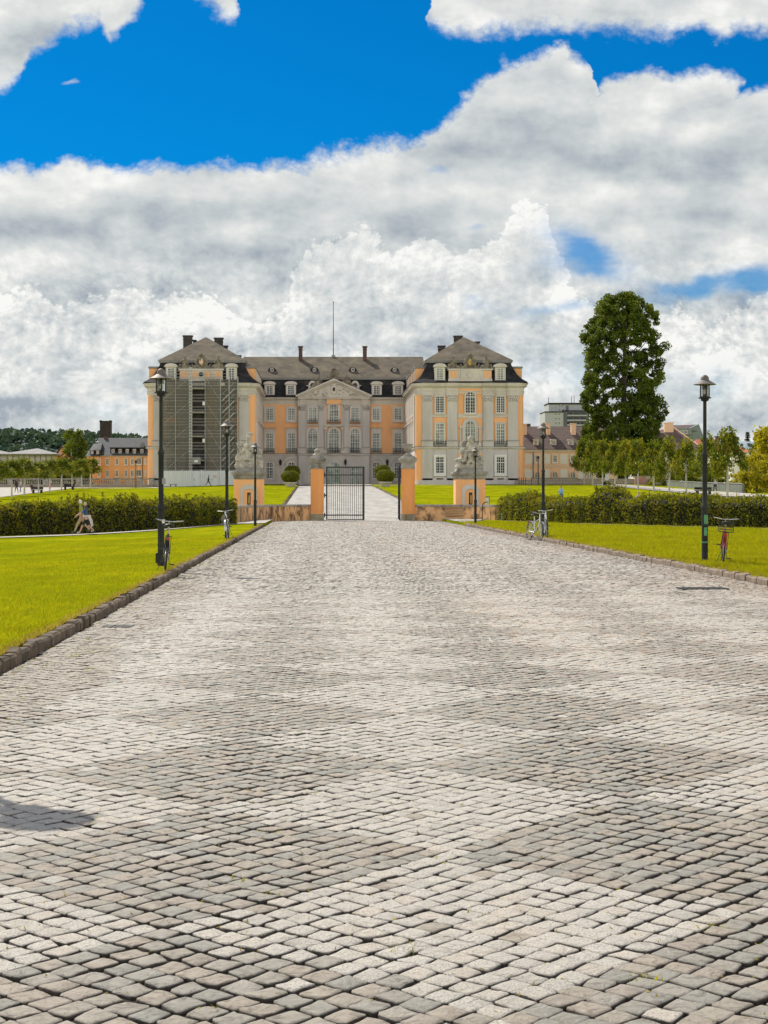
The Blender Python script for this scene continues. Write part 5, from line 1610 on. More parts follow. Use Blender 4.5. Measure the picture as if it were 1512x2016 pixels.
mb.obj('hoist_mast', M['scaffold_steel'], SCF)
mb = MB(); mb.box(XX(379, 249) - SX, XX(395, 249) - SX, -3.5, -2.55, ZZ(914, 249) - 3.62, ZZ(900, 249) - 3.62); x0 = XX(383, 249) - SX; mb.box(x0, x0 + .6, -3.53, -3.5, ZZ(910, 249) - 3.62, ZZ(906, 249) - 3.62, 1)
mb.obj('hoist_cabin', [M['lead'], M['white']], SCF)
for (px_, py_) in ((401, 798), (401, 871)):
    mb = MB(); mb.box(-.18, .18, -.12, .12, 0, .6); mb.obj('site_lamp', M['white'], SCF, (XX(px_, 249.5) - SX, -2.5, ZZ(py_, 249.5) - 3.62))

# white hoarding at its foot
HB = thing('hoarding', 'white site hoarding fence with doors along the foot of the scaffold', 'hoarding', (SX, 247.6, 3.3))
mb = MB()
nx_ = 34
h0, h1 = XX(319, 247.6) - SX, XX(462, 247.6) - SX
for k in range(nx_):
    x = h0 + (h1 - h0) * k / nx_; zt = 2.55 if k % 9 else 2.62
    mb.box(x, x + (h1 - h0) / nx_ - .03, -.03 if k % 2 else 0, .05, 0, zt)
mb.box(h0, h1, .05, .09, 2.2, 2.32)
mb.obj('boards', M['hoard'], HB)
for (a, b) in ((416, 429), (381, 391)):
    mb = MB(); x0, x1 = XX(a, 247.5) - SX, XX(b, 247.5) - SX; mb.box(x0, x1, -.10, -.035, .1, 2.1); mb.box(x0 - .06, x0, -.12, -.035, .1, 2.16); mb.box(x1, x1 + .06, -.12, -.035, .1, 2.16); mb.box(x0 - .06, x1 + .06, -.12, -.035, 2.1, 2.16)
    d_ = mb.obj('door', M['hoard'], HB)
    mb = MB(); mb.box(x0 + .1, x0 + .18, -.15, -.10, 1.0, 1.2); mb.obj('handle', M['iron'], d_)
    if a == 416: mb = MB(); mb.box(x0 + .25, x1 - .15, -.112, -.10, 1.35, 1.85); mb.obj('notice', plain('pale_red_notice', (.62, .50, .46), .7, .1, 5), d_)
t = thing('bench', 'low grey slatted bench standing before the white hoarding', 'bench', (XX(341, 244), 244, zl(-22, 244)), 0)
mb = MB(); mb.box(-.55, .55, -.2, .2, .38, .45); mb.obj('seat', M['iron'], t)
for sx_ in (-1, 1): mb = MB(); mb.box(sx_ * .42 - .05, sx_ * .42 + .05, -.18, .18, 0, .38); mb.obj('leg', M['iron'], t)

# clipped bushes in stone tubs either side of the drive
def foliage_cloud(n_, rx, ry, rz, size, seed, shell=.25, flat=1.0, bumps=.10):
    r_ = np.random.default_rng(seed)
    v = r_.normal(0, 1, (n_, 3)); v /= np.linalg.norm(v, axis=1)[:, None]
    rad = 1 - shell * r_.random(n_) ** 1.5
    rad *= 1 + bumps * np.sin(v[:, 0] * 5 + seed) * np.sin(v[:, 2] * 6) * np.cos(v[:, 1] * 5)
    return v * rad[:, None] * np.array([rx, ry, rz]), v


def leaf_quads(c, size, seed, nrm=None, align=.0, aspect=.55):
    r_ = np.random.default_rng(seed)
    n_ = len(c)
    a = r_.normal(0, 1, (n_, 3))
    if nrm is not None: a = a - nrm * (a * nrm).sum(1)[:, None] * align
    a /= np.linalg.norm(a, axis=1)[:, None]
    b = r_.normal(0, 1, (n_, 3))
    if nrm is not None: b = b - nrm * (b * nrm).sum(1)[:, None] * align
    b -= a * (a * b).sum(1)[:, None]; b /= np.linalg.norm(b, axis=1)[:, None]
    s = (size * r_.uniform(.6, 1.35, n_))[:, None]
    V = np.stack([c - a * s * .5, c + b * s * aspect * .5 + a * s * .05, c + a * s * .5, c - b * s * aspect * .5 + a * s * .05], 1)
    return V.reshape(-1, 3), np.arange(4 * n_).reshape(-1, 4), np.repeat(r_.random(n_), 4)


def leaf_obj(name, c, size, mat, parent, seed, nrm=None, align=0.0, loc=(0, 0, 0), aspect=.55, mesh_only=False):
    V, Q, var = leaf_quads(np.asarray(c), size, seed, nrm, align, aspect)
    me = np_mesh(name, V, Q, mat, {'var': var})
    return me if mesh_only else link(name, me, parent, loc)


def potted(px0, px1, ytop, ybot, ypot, Y_, lab):
    X = XX((px0 + px1) / 2, Y_); z0 = ZZ(ypot, Y_)
    t = thing('potted_bush', lab, 'potted bush', (X, Y_, z0), 0, 'clipped bushes in stone tubs along the drive')
    w = (px1 - px0) * Y_ / F / 2; zt = (ypot - ytop) * Y_ / F; zb = (ypot - ybot) * Y_ / F
    mb = MB(); mb.lathe([(w * .42, 0), (w * .46, .06), (w * .44, .12), (w * .54, zb * .55), (w * .62, zb * .8), (w * .68, zb * .85), (w * .68, zb + .04), (w * .58, zb + .04)], n=24)
    mb.obj('tub', M['tubstone'], t)
    h = (zt - zb) / 2
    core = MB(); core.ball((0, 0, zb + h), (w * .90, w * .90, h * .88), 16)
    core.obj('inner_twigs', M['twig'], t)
    c, nrm = foliage_cloud(7000, w, w, h, .1, int(px0), .12, bumps=.05)
    # drum-like: flatten poles
    c[:, 2] = np.sign(c[:, 2]) * np.minimum(np.abs(c[:, 2]) * 1.12, h)
    c[:, 2] += zb + h
    leaf_obj('foliage', c, .13, M['box'], t, 3, nrm, .6)


potted(553, 590, 927, 950, 961, 226, 'rounded clipped bush in a pale stone tub, nearer one left of the drive')
potted(560, 591.5, 917, 939, 952, 246, 'rounded clipped bush in a pale stone tub, farther one left of the drive')
potted(739.5, 778, 925, 949, 958.5, 226, 'rounded clipped bush in a pale stone tub, nearer one right of the drive')
potted(737, 769, 915.5, 938, 951, 246, 'rounded clipped bush in a pale stone tub, farther one right of the drive')

# ================================================================== hedges
def hedge(name, lab, pts, h, w, seed, bulges=(), shoots=(), nleaf=30000):
    """pts: centre line (x,y); bulges: (t, extra height, sigma)"""
    t = thing(name, lab, 'hedge', (0, 0, 0), 0, 'clipped hedges in front of the palace lawns')
    r_ = np.random.default_rng(seed)
    P_ = np.array(pts, float)
    L = np.concatenate([[0], np.cumsum(np.linalg.norm(np.diff(P_, axis=0), axis=1))])
    T = L[-1]

    def at(s):
        s = np.clip(s, 0, T)
        x = np.interp(s, L, P_[:, 0]); y = np.interp(s, L, P_[:, 1])
        x2 = np.interp(np.clip(s + .3, 0, T), L, P_[:, 0]) - np.interp(np.clip(s - .3, 0, T), L, P_[:, 0]); y2 = np.interp(np.clip(s + .3, 0, T), L, P_[:, 1]) - np.interp(np.clip(s - .3, 0, T), L, P_[:, 1])
        q = np.hypot(x2, y2)
        return x, y, x2 / q, y2 / q

    def hh(s):
        k = h + .10 * np.sin(s * 1.7 + seed) + .07 * np.sin(s * 4.1)
        for (bt, bh, bs) in bulges: k = k + bh * np.exp(-((s / T - bt) / bs) ** 2)
        return k
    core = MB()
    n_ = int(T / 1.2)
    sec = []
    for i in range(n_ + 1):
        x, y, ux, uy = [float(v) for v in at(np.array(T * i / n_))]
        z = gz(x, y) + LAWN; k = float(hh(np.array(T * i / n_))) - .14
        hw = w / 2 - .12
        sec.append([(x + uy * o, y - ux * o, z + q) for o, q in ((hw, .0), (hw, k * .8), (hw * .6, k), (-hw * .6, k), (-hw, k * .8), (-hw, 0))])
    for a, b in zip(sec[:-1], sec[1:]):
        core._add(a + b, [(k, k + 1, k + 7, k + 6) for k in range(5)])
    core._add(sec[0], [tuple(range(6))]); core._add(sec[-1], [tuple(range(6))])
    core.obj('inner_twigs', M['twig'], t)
    # leaves: shell of front, back, top
    s = T * r_.random(nleaf)
    H_ = hh(s)
    u = r_.random(nleaf) * (2 * h + w)
    side = np.where(u < h * 1.25, 1, np.where(u < h * 1.25 + w, 0, -1))
    lat = np.where(side == 0, (r_.random(nleaf) - .5) * w, side * (w / 2 - .10 * r_.random(nleaf) ** 2 + .07 * np.sin(s * 5 + seed) * r_.random(nleaf)))
    hz_ = np.where(side == 0, 1 - .10 * r_.random(nleaf) + .05 * r_.normal(0, 1, nleaf) ** 2 * .6, .03 + .97 * r_.random(nleaf))
    lat = lat * (1 - .18 * (1 - np.abs(hz_ * 2 - 1)) * 0) * np.where(hz_ > .85, 1 - (hz_ - .85) * 1.2, 1)
    x, y, ux, uy = at(s)
    c = np.stack([x + uy * lat, y - ux * lat, vgz(x, y) + LAWN + hz_ * H_], 1)
    # new shoots standing above the clipped top
    sh = []
    for (st, n2, hmax, sig) in shoots:
        for k in range(n2):
            ss = np.clip(r_.normal(st, sig), 0, 1) * T
            xx, yy, ax, ay = [float(v) for v in at(np.array(ss))]
            la = (r_.random() - .5) * w * .8; hb = float(hh(np.array(ss))); hg = hmax * r_.random()
            m_ = int(7 + hg * 42)
            q = r_.random(m_)
            sh.append(np.stack([xx + ay * la + r_.normal(0, .05, m_) + q * r_.normal(0, .06), yy - ax * la + r_.normal(0, .05, m_), gz(xx, yy) + LAWN + hb - .08 + q * hg], 1))
    if sh: c = np.concatenate([c] + sh)
    leaf_obj('foliage', c, .135, M['hedge'], t, seed)
    return t


hedge('hedge', 'long dark clipped hedge behind the left lawn with wispy tall shoots', [(-30, 51.5), (-22, 61), (-15.2, 71.2), (-10.5, 78.0), (-7.4, 83.0), (-5.3, 88.6)], 1.42, 1.5, 31,
      bulges=((.72, .12, .08),), shoots=((.76, 60, .55, .05), (.6, 60, .28, .25), (.93, 26, .3, .05), (.84, 30, .35, .05)), nleaf=36000)
hedge('hedge', 'long dark clipped hedge behind the right lawn with bushy humps on top', [(12.55, 101.0), (13.3, 97.2), (15.3, 89.6), (18.2, 82.6), (22.2, 76.0), (28, 69.5), (39, 61)], 1.36, 1.6, 32,
      bulges=((.075, .34, .04), (.30, .62, .022), (.42, .22, .05), (.5, .1, .03)), shoots=((.075, 50, .35, .04), (.30, 40, .5, .02), (.25, 30, .25, .1), (.42, 40, .25, .04), (.6, 60, .2, .2)), nleaf=38000)

# ================================================================== trees
def tree_big():
    Y_ = 262.0; X = XX(1226, Y_); zb = 3.3
    t = thing('poplar_tree', 'huge dark green columnar tree towering behind the row of young trees', 'tree', (X, Y_, zb))
    mb = MB(); rr = random.Random(3)
    mb.tube((0, 0, -.3), (0, 0, 3.5), 1.0, .75, 12); mb.tube((0, 0, 3.5), (.2, 0, 16), .75, .45, 10); mb.tube((.2, 0, 16), (.4, 0, 30), .45, .10, 8)
    for k in range(5): a = k * 1.25; mb.tube((.9 * math.cos(a), .9 * math.sin(a), -.3), (.45 * math.cos(a), .45 * math.sin(a), 2.4), .4, .3, 7)
    prof = [(1.6, 4.2), (4.2, 6.0), (7.5, 6.4), (11, 6.3), (14.5, 6.4), (18, 6.35), (21.5, 6.6), (25, 6.6), (28, 5.9), (30.5, 4.5), (32.2, 2.7), (33.2, 1.2)]
    pz = [p[0] for p in prof]; pr = [p[1] for p in prof]
    cl = []
    r_ = np.random.default_rng(8)
    for k in range(760):
        z = 2.0 + 30.6 * rr.random() ** .95; R_ = float(np.interp(z, pz, pr)); a = rr.uniform(0, 2 * PI)
        q = R_ * (1 - .55 * rr.random() ** 2.2) * rr.choice([.94, 1.0, 1.0, 1.07])
        lob = .95 + .10 * math.sin(3 * a + z * .7) + .07 * math.sin(z * 1.15 + a)
        c = Vector((q * lob * math.cos(a), q * lob * math.sin(a), z)); s_ = rr.uniform(.45, 1.2)
        if mnoise.noise(c * .5 + Vector((3, 1, 7))) < -.40: continue
        cl.append((c, s_))
        if k % 14 == 0: mb.tube((.2, 0, max(2.5, z - 3 - .45 * q)), c, .13, .03, 5)
    mb.obj('trunk', M['bark'], t)
    C_ = []
    for c, s_ in cl:
        n_ = int(190 * s_)
        v = r_.normal(0, 1, (n_, 3)); v /= np.linalg.norm(v, axis=1)[:, None]
        rad = s_ * r_.random(n_) ** .45
        p_ = v * rad[:, None] * np.array([1, 1, .85]) + np.array(c)
        C_.append(p_)
    leaf_obj('crown', np.concatenate(C_), .36, M['poplar'], t, 9, aspect=.7)
    return t


tree_big()


def crown_pts(r_, R_, h, n_cl, per, conical=.6, spiky=.0):
    """clusters around short rising branches; origin at the crown's bottom centre"""
    out = []
    for k in range(n_cl):
        z = h * r_.random() ** .9
        rr_ = R_ * (1 - conical * (z / h) ** 1.3) * (.35 + .65 * r_.random() ** .5) * (.75 + .25 * min(1, z / (h * .25)))
        a = r_.uniform(0, 2 * PI)
        c = np.array([rr_ * math.cos(a), rr_ * math.sin(a), z])
        s_ = R_ * r_.uniform(.16, .30)
        v = r_.normal(0, 1, (per, 3)); v /= np.linalg.norm(v, axis=1)[:, None]
        p_ = v * (s_ * r_.random(per) ** .5)[:, None]
        p_[:, 2] *= .8
        p_ += c
        if spiky:
            up = r_.random(per) < .3
            p_[up, 2] += r_.random(up.sum()) * spiky; p_[up, 0] += c[0] / R_ * .2 * spiky
        out.append(p_)
    return np.concatenate(out)


YT = []
for v_ in range(3):
    r_ = np.random.default_rng(40 + v_)
    c = crown_pts(r_, 2.15, 3.2, 58, 46, .78, .8)
    crown = leaf_obj('young_crown', c, .30, M['young'], None, 50 + v_, mesh_only=True)
    mb = MB()
    mb.tube((0, 0, -.1), (.03, 0, 2.6), .12, .105, 8, 0); mb.tube((.03, 0, 2.6), (0, 0, 4.9), .08, .02, 6, 0)
    for k in range(9):
        a = k * 2.4 + v_; z = 2.5 + .2 * k; q = 1.9 - .15 * k
        mb.tube((.03, 0, z - .1), (q * math.cos(a), q * math.sin(a), z + .6), .04, .012, 5, 1)
    YT.append((crown, mb.mesh('young_trunk', [M['whitetrunk'], M['bark']])))


ORD = ['nearest', 'second', 'third', 'fourth', 'fifth', 'sixth', 'seventh', 'eighth', 'ninth', 'tenth', 'farthest']


def young_tree(X, Y_, lab, v_, s=1.0, rz=0.0, tall=1.0):
    t = thing('young_tree', lab, 'tree', (X, Y_, zl(X, Y_)), rz, 'young trees with white trunks along the side paths')
    t.scale = (s, s, s)
    a = link('trunk', YT[v_][1], t); b_ = link('crown', YT[v_][0], t, (0, 0, 2.1 if tall > 1 else 2.35))
    b_.scale = (0.94 if tall > 1 else 1.0, 0.94 if tall > 1 else 1.0, tall * 1.02); a.scale = (1, 1, 1.12 if tall > 1 else .86)


for i, px_ in enumerate((23, 48, 76, 98, 121, 142, 161, 178)):
    Y_ = 603 * 184 / (CX - px_)
    o_ = ORD[i] if i < 7 else 'farthest'
    young_tree(XX(px_, Y_), Y_, f'young white-trunked tree on the left path, {o_} of its row from the viewer', i % 3, .95 + .06 * math.sin(i * 2.1), i * 1.7, .62)
young_tree(XX(-4, 178), 178.5, 'young white-trunked tree on the left path, cut off by the left edge of the view', 1, .95, 2.0, .62)
for i, px_ in enumerate((1432, 1390, 1351, 1317.5, 1287, 1256, 1232, 1211, 1186, 1167, 1150)):
    Y_ = 806 * 160 / (px_ - CX)
    young_tree(XX(px_, Y_), Y_, f'young white-trunked tree on the right path, {ORD[i]} of its row from the viewer', (i + 1) % 3, (1.08, 1.0, .93, 1.0, .95, .97, 1, .96, 1, 1.02, 1.08)[i], i * 2.3, 1.22)


def leafy_tree(name, lab, X, Y_, z0, R_, h, trunk_h, mat, seed, size=.4, ncl=70, per=50, conical=.5, cat='tree', group=None, spiky=0.0):
    t = thing(name, lab, cat, (X, Y_, z0), 0, group)
    r_ = np.random.default_rng(seed)
    c = crown_pts(r_, R_, h - trunk_h, ncl, per, conical, spiky); c[:, 2] += trunk_h
    mb = MB(); mb.tube((0, 0, -.3), (0, 0, trunk_h + .3 * (h - trunk_h)), .05 * h * .5 + .05, .03 * h * .5, 8); mb.tube((0, 0, trunk_h + .3 * (h - trunk_h)), (.1, 0, h * .93), .03 * h * .5, .03, 6)
    for k in range(7):
        a = k * 2.4; z = trunk_h + (h - trunk_h) * (.1 + .09 * k); mb.tube((0, 0, z), (R_ * .7 * (1 - .08 * k) * math.cos(a), R_ * .7 * (1 - .08 * k) * math.sin(a), z + .12 * h), .012 * h, .01, 5)
    mb.obj('trunk', M['bark'], t)
    leaf_obj('crown', c, size, mat, t, seed)
    return t


def conifer(lab, X, Y_, z0, R_, h, seed):
    t = thing('conifer_tree', lab, 'tree', (X, Y_, z0), 0, 'dark conifers behind the far houses')
    r_ = np.random.default_rng(seed)
    mb = MB(); mb.tube((0, 0, 0), (0, 0, h * .97), .35, .03, 7); mb.obj('trunk', M['bark'], t)
    out = []
    for k in range(26):
        z = h * (.12 + .88 * k / 26); q = R_ * (1 - z / h) ** .8 + .15
        for j in range(9):
            a = r_.uniform(0, 2 * PI); L_ = q * r_.uniform(.7, 1.1); m_ = 26
            s_ = r_.random(m_) ** .7
            out.append(np.stack([np.cos(a) * L_ * s_ + r_.normal(0, .12, m_), np.sin(a) * L_ * s_ + r_.normal(0, .12, m_), z - s_ * L_ * .28 + r_.normal(0, .10, m_)], 1))
    leaf_obj('crown', np.concatenate(out), .42, M['conifer'], t, seed)


# left: dark tree before the slate roofed house, shrubs behind the balustrade
leafy_tree('broadleaf_tree', 'dark dense tree standing before the orange house on the left', XX(146, 300), 300, 2.6, 2.9, ZZ(845, 300) - 2.6, 1.2, M['poplar'], 61, .42, 120, 60, .45, spiky=.4)
for i, (xa, xb, yt) in enumerate(((-12, 40, 926), (34, 92, 929), (84, 140, 925), (132, 186, 924))):
    Y_ = 258.0
    leafy_tree('shrub', ('dark shrub behind the balustrade at the left edge of the view', 'dark shrub behind the balustrade below the grey pavilion', 'dark shrub behind the balustrade below the orange gable', 'dark shrub behind the balustrade below the dark tree')[i],
               XX((xa + xb) / 2, Y_), Y_, 2.6, (xb - xa) * Y_ / F * .55, ZZ(yt, Y_) - 2.6, .2, M['young'], 70 + i, .38, 60, 45, .35, 'shrub', 'dark shrubs behind the balustrade')
# right: yellow-green bushes at the edge, trees behind
leafy_tree('shrub', 'tall yellow-green bush filling the right edge of the view', XX(1530, 196), 196, 1.5, 3.6, ZZ(846, 196) - 1.5, .3, M['yellowleaf'], 80, .42, 150, 60, .35, 'shrub', spiky=.3)
leafy_tree('shrub', 'low yellow-green bush below the tall bush at the right edge', XX(1490, 189), 189, 1.5, 2.6, ZZ(898, 189) - 1.5, .1, M['yellowleaf'], 81, .36, 80, 50, .4, 'shrub')
leafy_tree('shrub', 'round bright yellow bush behind the grey wall panel on the right', XX(1448, 215), 215, 1.8, 1.5, ZZ(936, 215) - 1.8, .1, M['yellowleaf'], 82, .26, 40, 50, .3, 'shrub')
leafy_tree('broadleaf_tree', 'dark leafy tree rising behind the tall yellow-green bush', XX(1496, 235), 235, 1.8, 2.4, ZZ(874, 235) - 1.8, .8, M['young'], 83, .4, 80, 55, .4)
for i, (x, yt, w_) in enumerate(((1306, 925, 2.6), (1345, 930, 2.4), (1378, 926, 2.6), (1412, 932, 2.2))):
    leafy_tree('shrub', ('green shrub above the grey retaining wall, beside the great tree', 'green shrub above the grey retaining wall, below the tiled house', 'green shrub above the grey retaining wall, left of the near lamp', 'green shrub above the grey retaining wall, right of the near lamp')[i],
               XX(x, 236), 236, 2.6, w_, ZZ(yt, 236) - 2.6, .1, M['young'], 86 + i, .34, 50, 45, .35, 'shrub', 'green shrubs above the retaining wall')
for i, (x, yt, R_) in enumerate(((1437, 852, 2.6), (1451, 858, 2.3), (1472, 848, 3.2), (1488, 848, 2.6))):
    conifer(('dark conifer behind the red roofed house, left one of a close pair', 'dark conifer behind the red roofed house, right one of a close pair', 'dark wide conifer behind the blue-grey roof', 'dark slender conifer behind the blue-grey roof')[i], XX(x, 450), 450, 3, R_, ZZ(yt, 450) - 3, 95 + i)

# far wooded hill
hx = [-520, -380, -300, -240, -200, -160, -130, -100, -60, 0, 60, 200]
def hill_z(x, y): return 8 + 36 * sm(900, 1150, y) * (1 - .75 * sm(-130, 40, x)) + 3 * math.sin(x * .02) - 2
grid_obj('hill', np.linspace(-620, 160, 40), np.linspace(900, 1400, 24), hill_z, M['forest'])
cent = []
r_ = np.random.default_rng(17)
C_ = []
for k in range(430):
    y = 960 + 210 * r_.random() ** .8; x = -.34 * y + 290 * r_.random()
    z = hill_z(x, y); R_ = r_.uniform(4.0, 7.5); n_ = 75
    v = r_.normal(0, 1, (n_, 3)); v /= np.linalg.norm(v, axis=1)[:, None]; v[:, 2] = np.abs(v[:, 2]) * .9
    C_.append(np.array([x, y, z + R_ * .3]) + v * (R_ * (.75 + .25 * r_.random(n_)))[:, None])
V, Q, var = leaf_quads(np.concatenate(C_), 2.9, 18, aspect=.8)
var = np.repeat(np.repeat(r_.random(430), 75), 4) * .7 + var * .3
tag(link('forest', np_mesh('forest', V, Q, M['forest'], {'var': var})), kind='stuff')

# ================================================================== buildings around
def simple_windows(par, spots, w, h, cols=2, rows=4, sur=.10, glass='glass', transom=None, surmat='white'):
    for (x, y, z) in spots: window(par, (x, y, z), 0, w, h, 0, cols, rows, glass=glass, sur=sur, surmat=surmat, transom=transom)


# orange house with slate roof on the left
Y_ = 335.0
hl = thing('slate_roofed_house', 'long orange house with grey slate roof and dormers beside the left wing', 'house', (0, Y_, 2.6))
zb = 2.6
def lz(y, Yd=0): return ZZ(y, Y_ + Yd) - zb
x0, x1 = XX(196, Y_), XX(330, Y_)
mb = MB(); mb.box(x0, x1, 0, 12, 0, lz(897)); mb.box(XX(173, Y_), x0, -2.0, 10, 0, lz(899)); mb.obj('wall', M['orange'], hl)
mb = MB(); mb.box(x0, x1, -.25, 0, lz(899), lz(896.5)); mb.obj('eaves', M['trim'], hl)
mb = MB(); mb._add([(x0, -.4, lz(897)), (x1, -.4, lz(897)), (x1, 6, lz(862, 6)), (x0 - 1.2, 6, lz(862, 6)), (x0, 12.4, lz(897)), (x1, 12.4, lz(897))], [(0, 1, 2, 3), (3, 2, 5, 4), (0, 3, 4)]); mb.obj('roof', M['blackslate_far'], hl)
mb = MB(); xa = XX(171, Y_); mb._add([(xa, -2.4, lz(899)), (x0 + .2, -2.4, lz(899)), (x0 + .2, 3, lz(872, 3)), (xa + 1, 3, lz(874, 3)), (xa, 10, lz(899)), (x0 + .2, 10, lz(899))], [(0, 1, 2, 3), (3, 2, 5, 4), (0, 3, 4)]); mb.obj('roof', M['blackslate_far'], hl)
simple_windows(hl, [(XX(x, Y_), -.04, lz(915)) for x in (211.5, 230, 248, 260.5)] + [(XX(x, Y_), -.04, lz(938.5)) for x in (211.5, 230, 248, 260.5)], .62, 1.35, 2, 3, .09)
simple_windows(hl, [(XX(195, Y_ - 2) , -2.04, lz(915, -2)), (XX(195, Y_ - 2), -2.04, lz(939, -2))], .5, 1.35, 2, 3, .08)
for z in (914, 937.5): window(hl, (XX(273.5, Y_), -.04, lz(z)), 0, 1.15, 1.35, 0, 4, 3, sur=.09, surmat='white')
simple_windows(hl, [(XX(286, Y_), -.04, lz(913.5)), (XX(286, Y_), -.04, lz(937))], .35, 1.2, 2, 3, .06)
for x in (222, 236, 250, 264, 279):
    X = XX(x, Y_); zz = lz(893.5)
    mb = MB(); mb.box(X - .62, X + .62, .55, 3.5, zz, zz + 1.25); mb.box(X - .78, X + .78, .40, 3.8, zz + 1.25, zz + 1.42)
    d_ = mb.obj('dormer', M['slate_black'], hl); fm, pm, _ = win_mesh(.62, .9, 0, 2, 2); link('window_frame', fm, d_, (X, .50, zz + .15)); link('pane', pm, d_, (X, .50, zz + .15))
for x in (181, 192):
    X = XX(x, Y_ - 2); zz = lz(895, -2)
    mb = MB(); mb.box(X - .5, X + .5, -1.7, 1.5, zz, zz + 1.0); d_ = mb.obj('dormer', M['slate_black'], hl); fm, pm, _ = win_mesh(.55, .75, 0, 2, 2); link('window_frame', fm, d_, (X, -1.75, zz + .12)); link('pane', pm, d_, (X, -1.75, zz + .12))
mb = MB(); mb.tube((XX(280.5, Y_), -.12, 0), (XX(280.5, Y_), -.12, lz(897)), .06, n=6); mb.obj('downpipe', M['iron'], hl)
mb = MB(); X = XX(201, Y_); mb.box(X - .35, X + .35, 5.5, 6.5, lz(872), lz(857)); mb.obj('chimney', M['brick'], hl)
mb = MB(); X = XX(274, Y_); mb.prism([(X - .2, lz(884)), (X + .5, lz(884)), (X + .9, lz(871)), (X + .2, lz(871))], 2.2, 3.2); mb.obj('roof_light', M['lead'], hl)
# small gabled house behind the dark tree
Y_ = 318.0
hg = thing('gabled_house', 'small orange gabled house half hidden behind the dark tree on the left', 'house', (0, Y_, 2.6))
xa, xb = XX(108, Y_), XX(136, Y_)
mb = MB(); mb.prism([(xa, 0), (xb, 0), (xb, ZZ(900, Y_) - 2.6), ((xa + xb) / 2, ZZ(881, Y_) - 2.6), (xa, ZZ(900, Y_) - 2.6)], 0, 9); mb.obj('wall', M['orange'], hg)
mb = MB()
xm = (xa + xb) / 2; zt = ZZ(880, Y_) - 2.6; ze = ZZ(901, Y_) - 2.6
for s in (xa - .3, xb + .3): mb._add([(s, -.3, ze), (xm, -.3, zt + .1), (xm, 9.2, zt + .1), (s, 9.2, ze), (s, -.3, ze + .18), (xm, -.3, zt + .28), (xm, 9.2, zt + .28), (s, 9.2, ze + .18)], [(0, 1, 2, 3), (4, 5, 6, 7), (0, 1, 5, 4), (1, 2, 6, 5), (2, 3, 7, 6), (3, 0, 4, 7)])
mb.obj('roof', M['browntile'], hg)
simple_windows(hg, [(XX(116, Y_), -.04, ZZ(914, Y_) - 2.6)], .7, 1.2, 2, 3)
# grey pavilions
for i, (xa, xb, xp, yp, ye, lab) in enumerate(((4, 109, 65, 882.5, 893.5, 'wide grey hipped roof pavilion below the wooded hill'), (-120, 22, -40, 880, 893.5, 'grey hipped roof pavilion cut off by the left edge of the view'))):
    Y_ = 310.0 + 6 * i
    tv = thing('pavilion', lab, 'pavilion', (0, Y_, 2.6), 0, 'grey pavilions on the left')
    X0, X1, Xp = XX(xa, Y_), XX(xb, Y_), XX(xp, Y_)
    mb = MB(); mb.box(X0 + .8, X1 - .8, .8, 9, 0, ZZ(894, Y_) - 2.6); mb.obj('wall', M['grey'], tv)
    mb = MB()
    for k in range(9): x = X0 + .9 + (X1 - X0 - 1.8) * k / 8; mb.box(x - .09, x + .09, .62, .8, 0, ZZ(894, Y_) - 2.6)
    mb.obj('pilaster_strips', M['lead'], tv)
    zE = ZZ(ye, Y_) - 2.6; mb = MB(); mb.box(X0, X1, 0, 10, zE - .25, zE); mb._add([(X0 - .2, -.2, zE), (X1 + .2, -.2, zE), (X1 + .2, 10, zE), (X0 - .2, 10, zE), (Xp, 5, ZZ(yp, Y_ + 5) - 2.6)], [(0, 1, 4), (1, 2, 4), (2, 3, 4), (3, 0, 4)])
    mb.obj('roof', M['lead'], tv)
# brick tower on the horizon
Y_ = 760.0
tw = thing('brick_tower', 'dark square brick tower on the wooded horizon left of the palace', 'tower', (XX(208.5, Y_), Y_, 3))
w_ = 10.5 * Y_ / F
mb = MB(); mb.box(-w_, w_, -w_, w_, 0, ZZ(830, Y_) - 3); mb.obj('shaft', plain('dark_tower_brick', (.045, .032, .034), .9, .2, .4), tw)
mb = MB(); mb.box(-w_ - .2, w_ + .2, -w_ - .2, w_ + .2, ZZ(831.5, Y_) - 3, ZZ(829, Y_) - 3)
for s in (-1, 1): mb.box(s * w_ * .9 - .35, s * w_ * .9 + .35, -w_, w_, ZZ(829, Y_) - 3, ZZ(827.8, Y_) - 3)
mb.obj('parapet', M['slate_black'], tw)

# balustrade wall on the left
Yb = 251.0
ba = thing('balustrade', 'long stone balustrade on a low wall left of the palace', 'balustrade', (0, Yb, 2.85))
mb = MB(); mb.box(-62, -26.8, -.3, .3, -.6, .80); mb.box(-62, -26.8, -.36, .36, .68, .80); mb.obj('wall', M['blockwall'], ba)
mb = MB(); mb.box(-62, -26.8, -.24, .24, 1.62, 1.80); mb.obj('rail', M['stone'], ba)
mb = MB()
for px_ in (300, 276, 230, 155, 90, 20): X = XX(px_, Yb); mb.box(X - .45, X + .45, -.30, .30, .80, 1.86)
SPLIT_LATER = []
for px_ in (299, 276, 230, 155, 90, 20, -40):
    X = XX(px_, Yb); mb = MB(); mb.box(X - .45, X + .45, -.30, .30, .80, 1.62); mb.box(X - .5, X + .5, -.33, .33, 1.80, 1.90); mb.obj('pier', M['stone'], ba)
bal = MB(); bal.lathe([(.10, 0), (.10, .08), (.055, .12), (.11, .3), (.12, .38), (.06, .6), (.055, .68), (.10, .74), (.10, .82)], n=8); bme = bal.mesh('baluster', M['stone'])
nb = 0
X = -27.6
while X > -56 and nb < 96:
    if min(abs(X - XX(p, Yb)) for p in (299, 276, 230, 155, 90, 20, -40)) > .58:
        link('baluster', bme, ba, (X, 0, .80)); nb += 1
    X -= .30
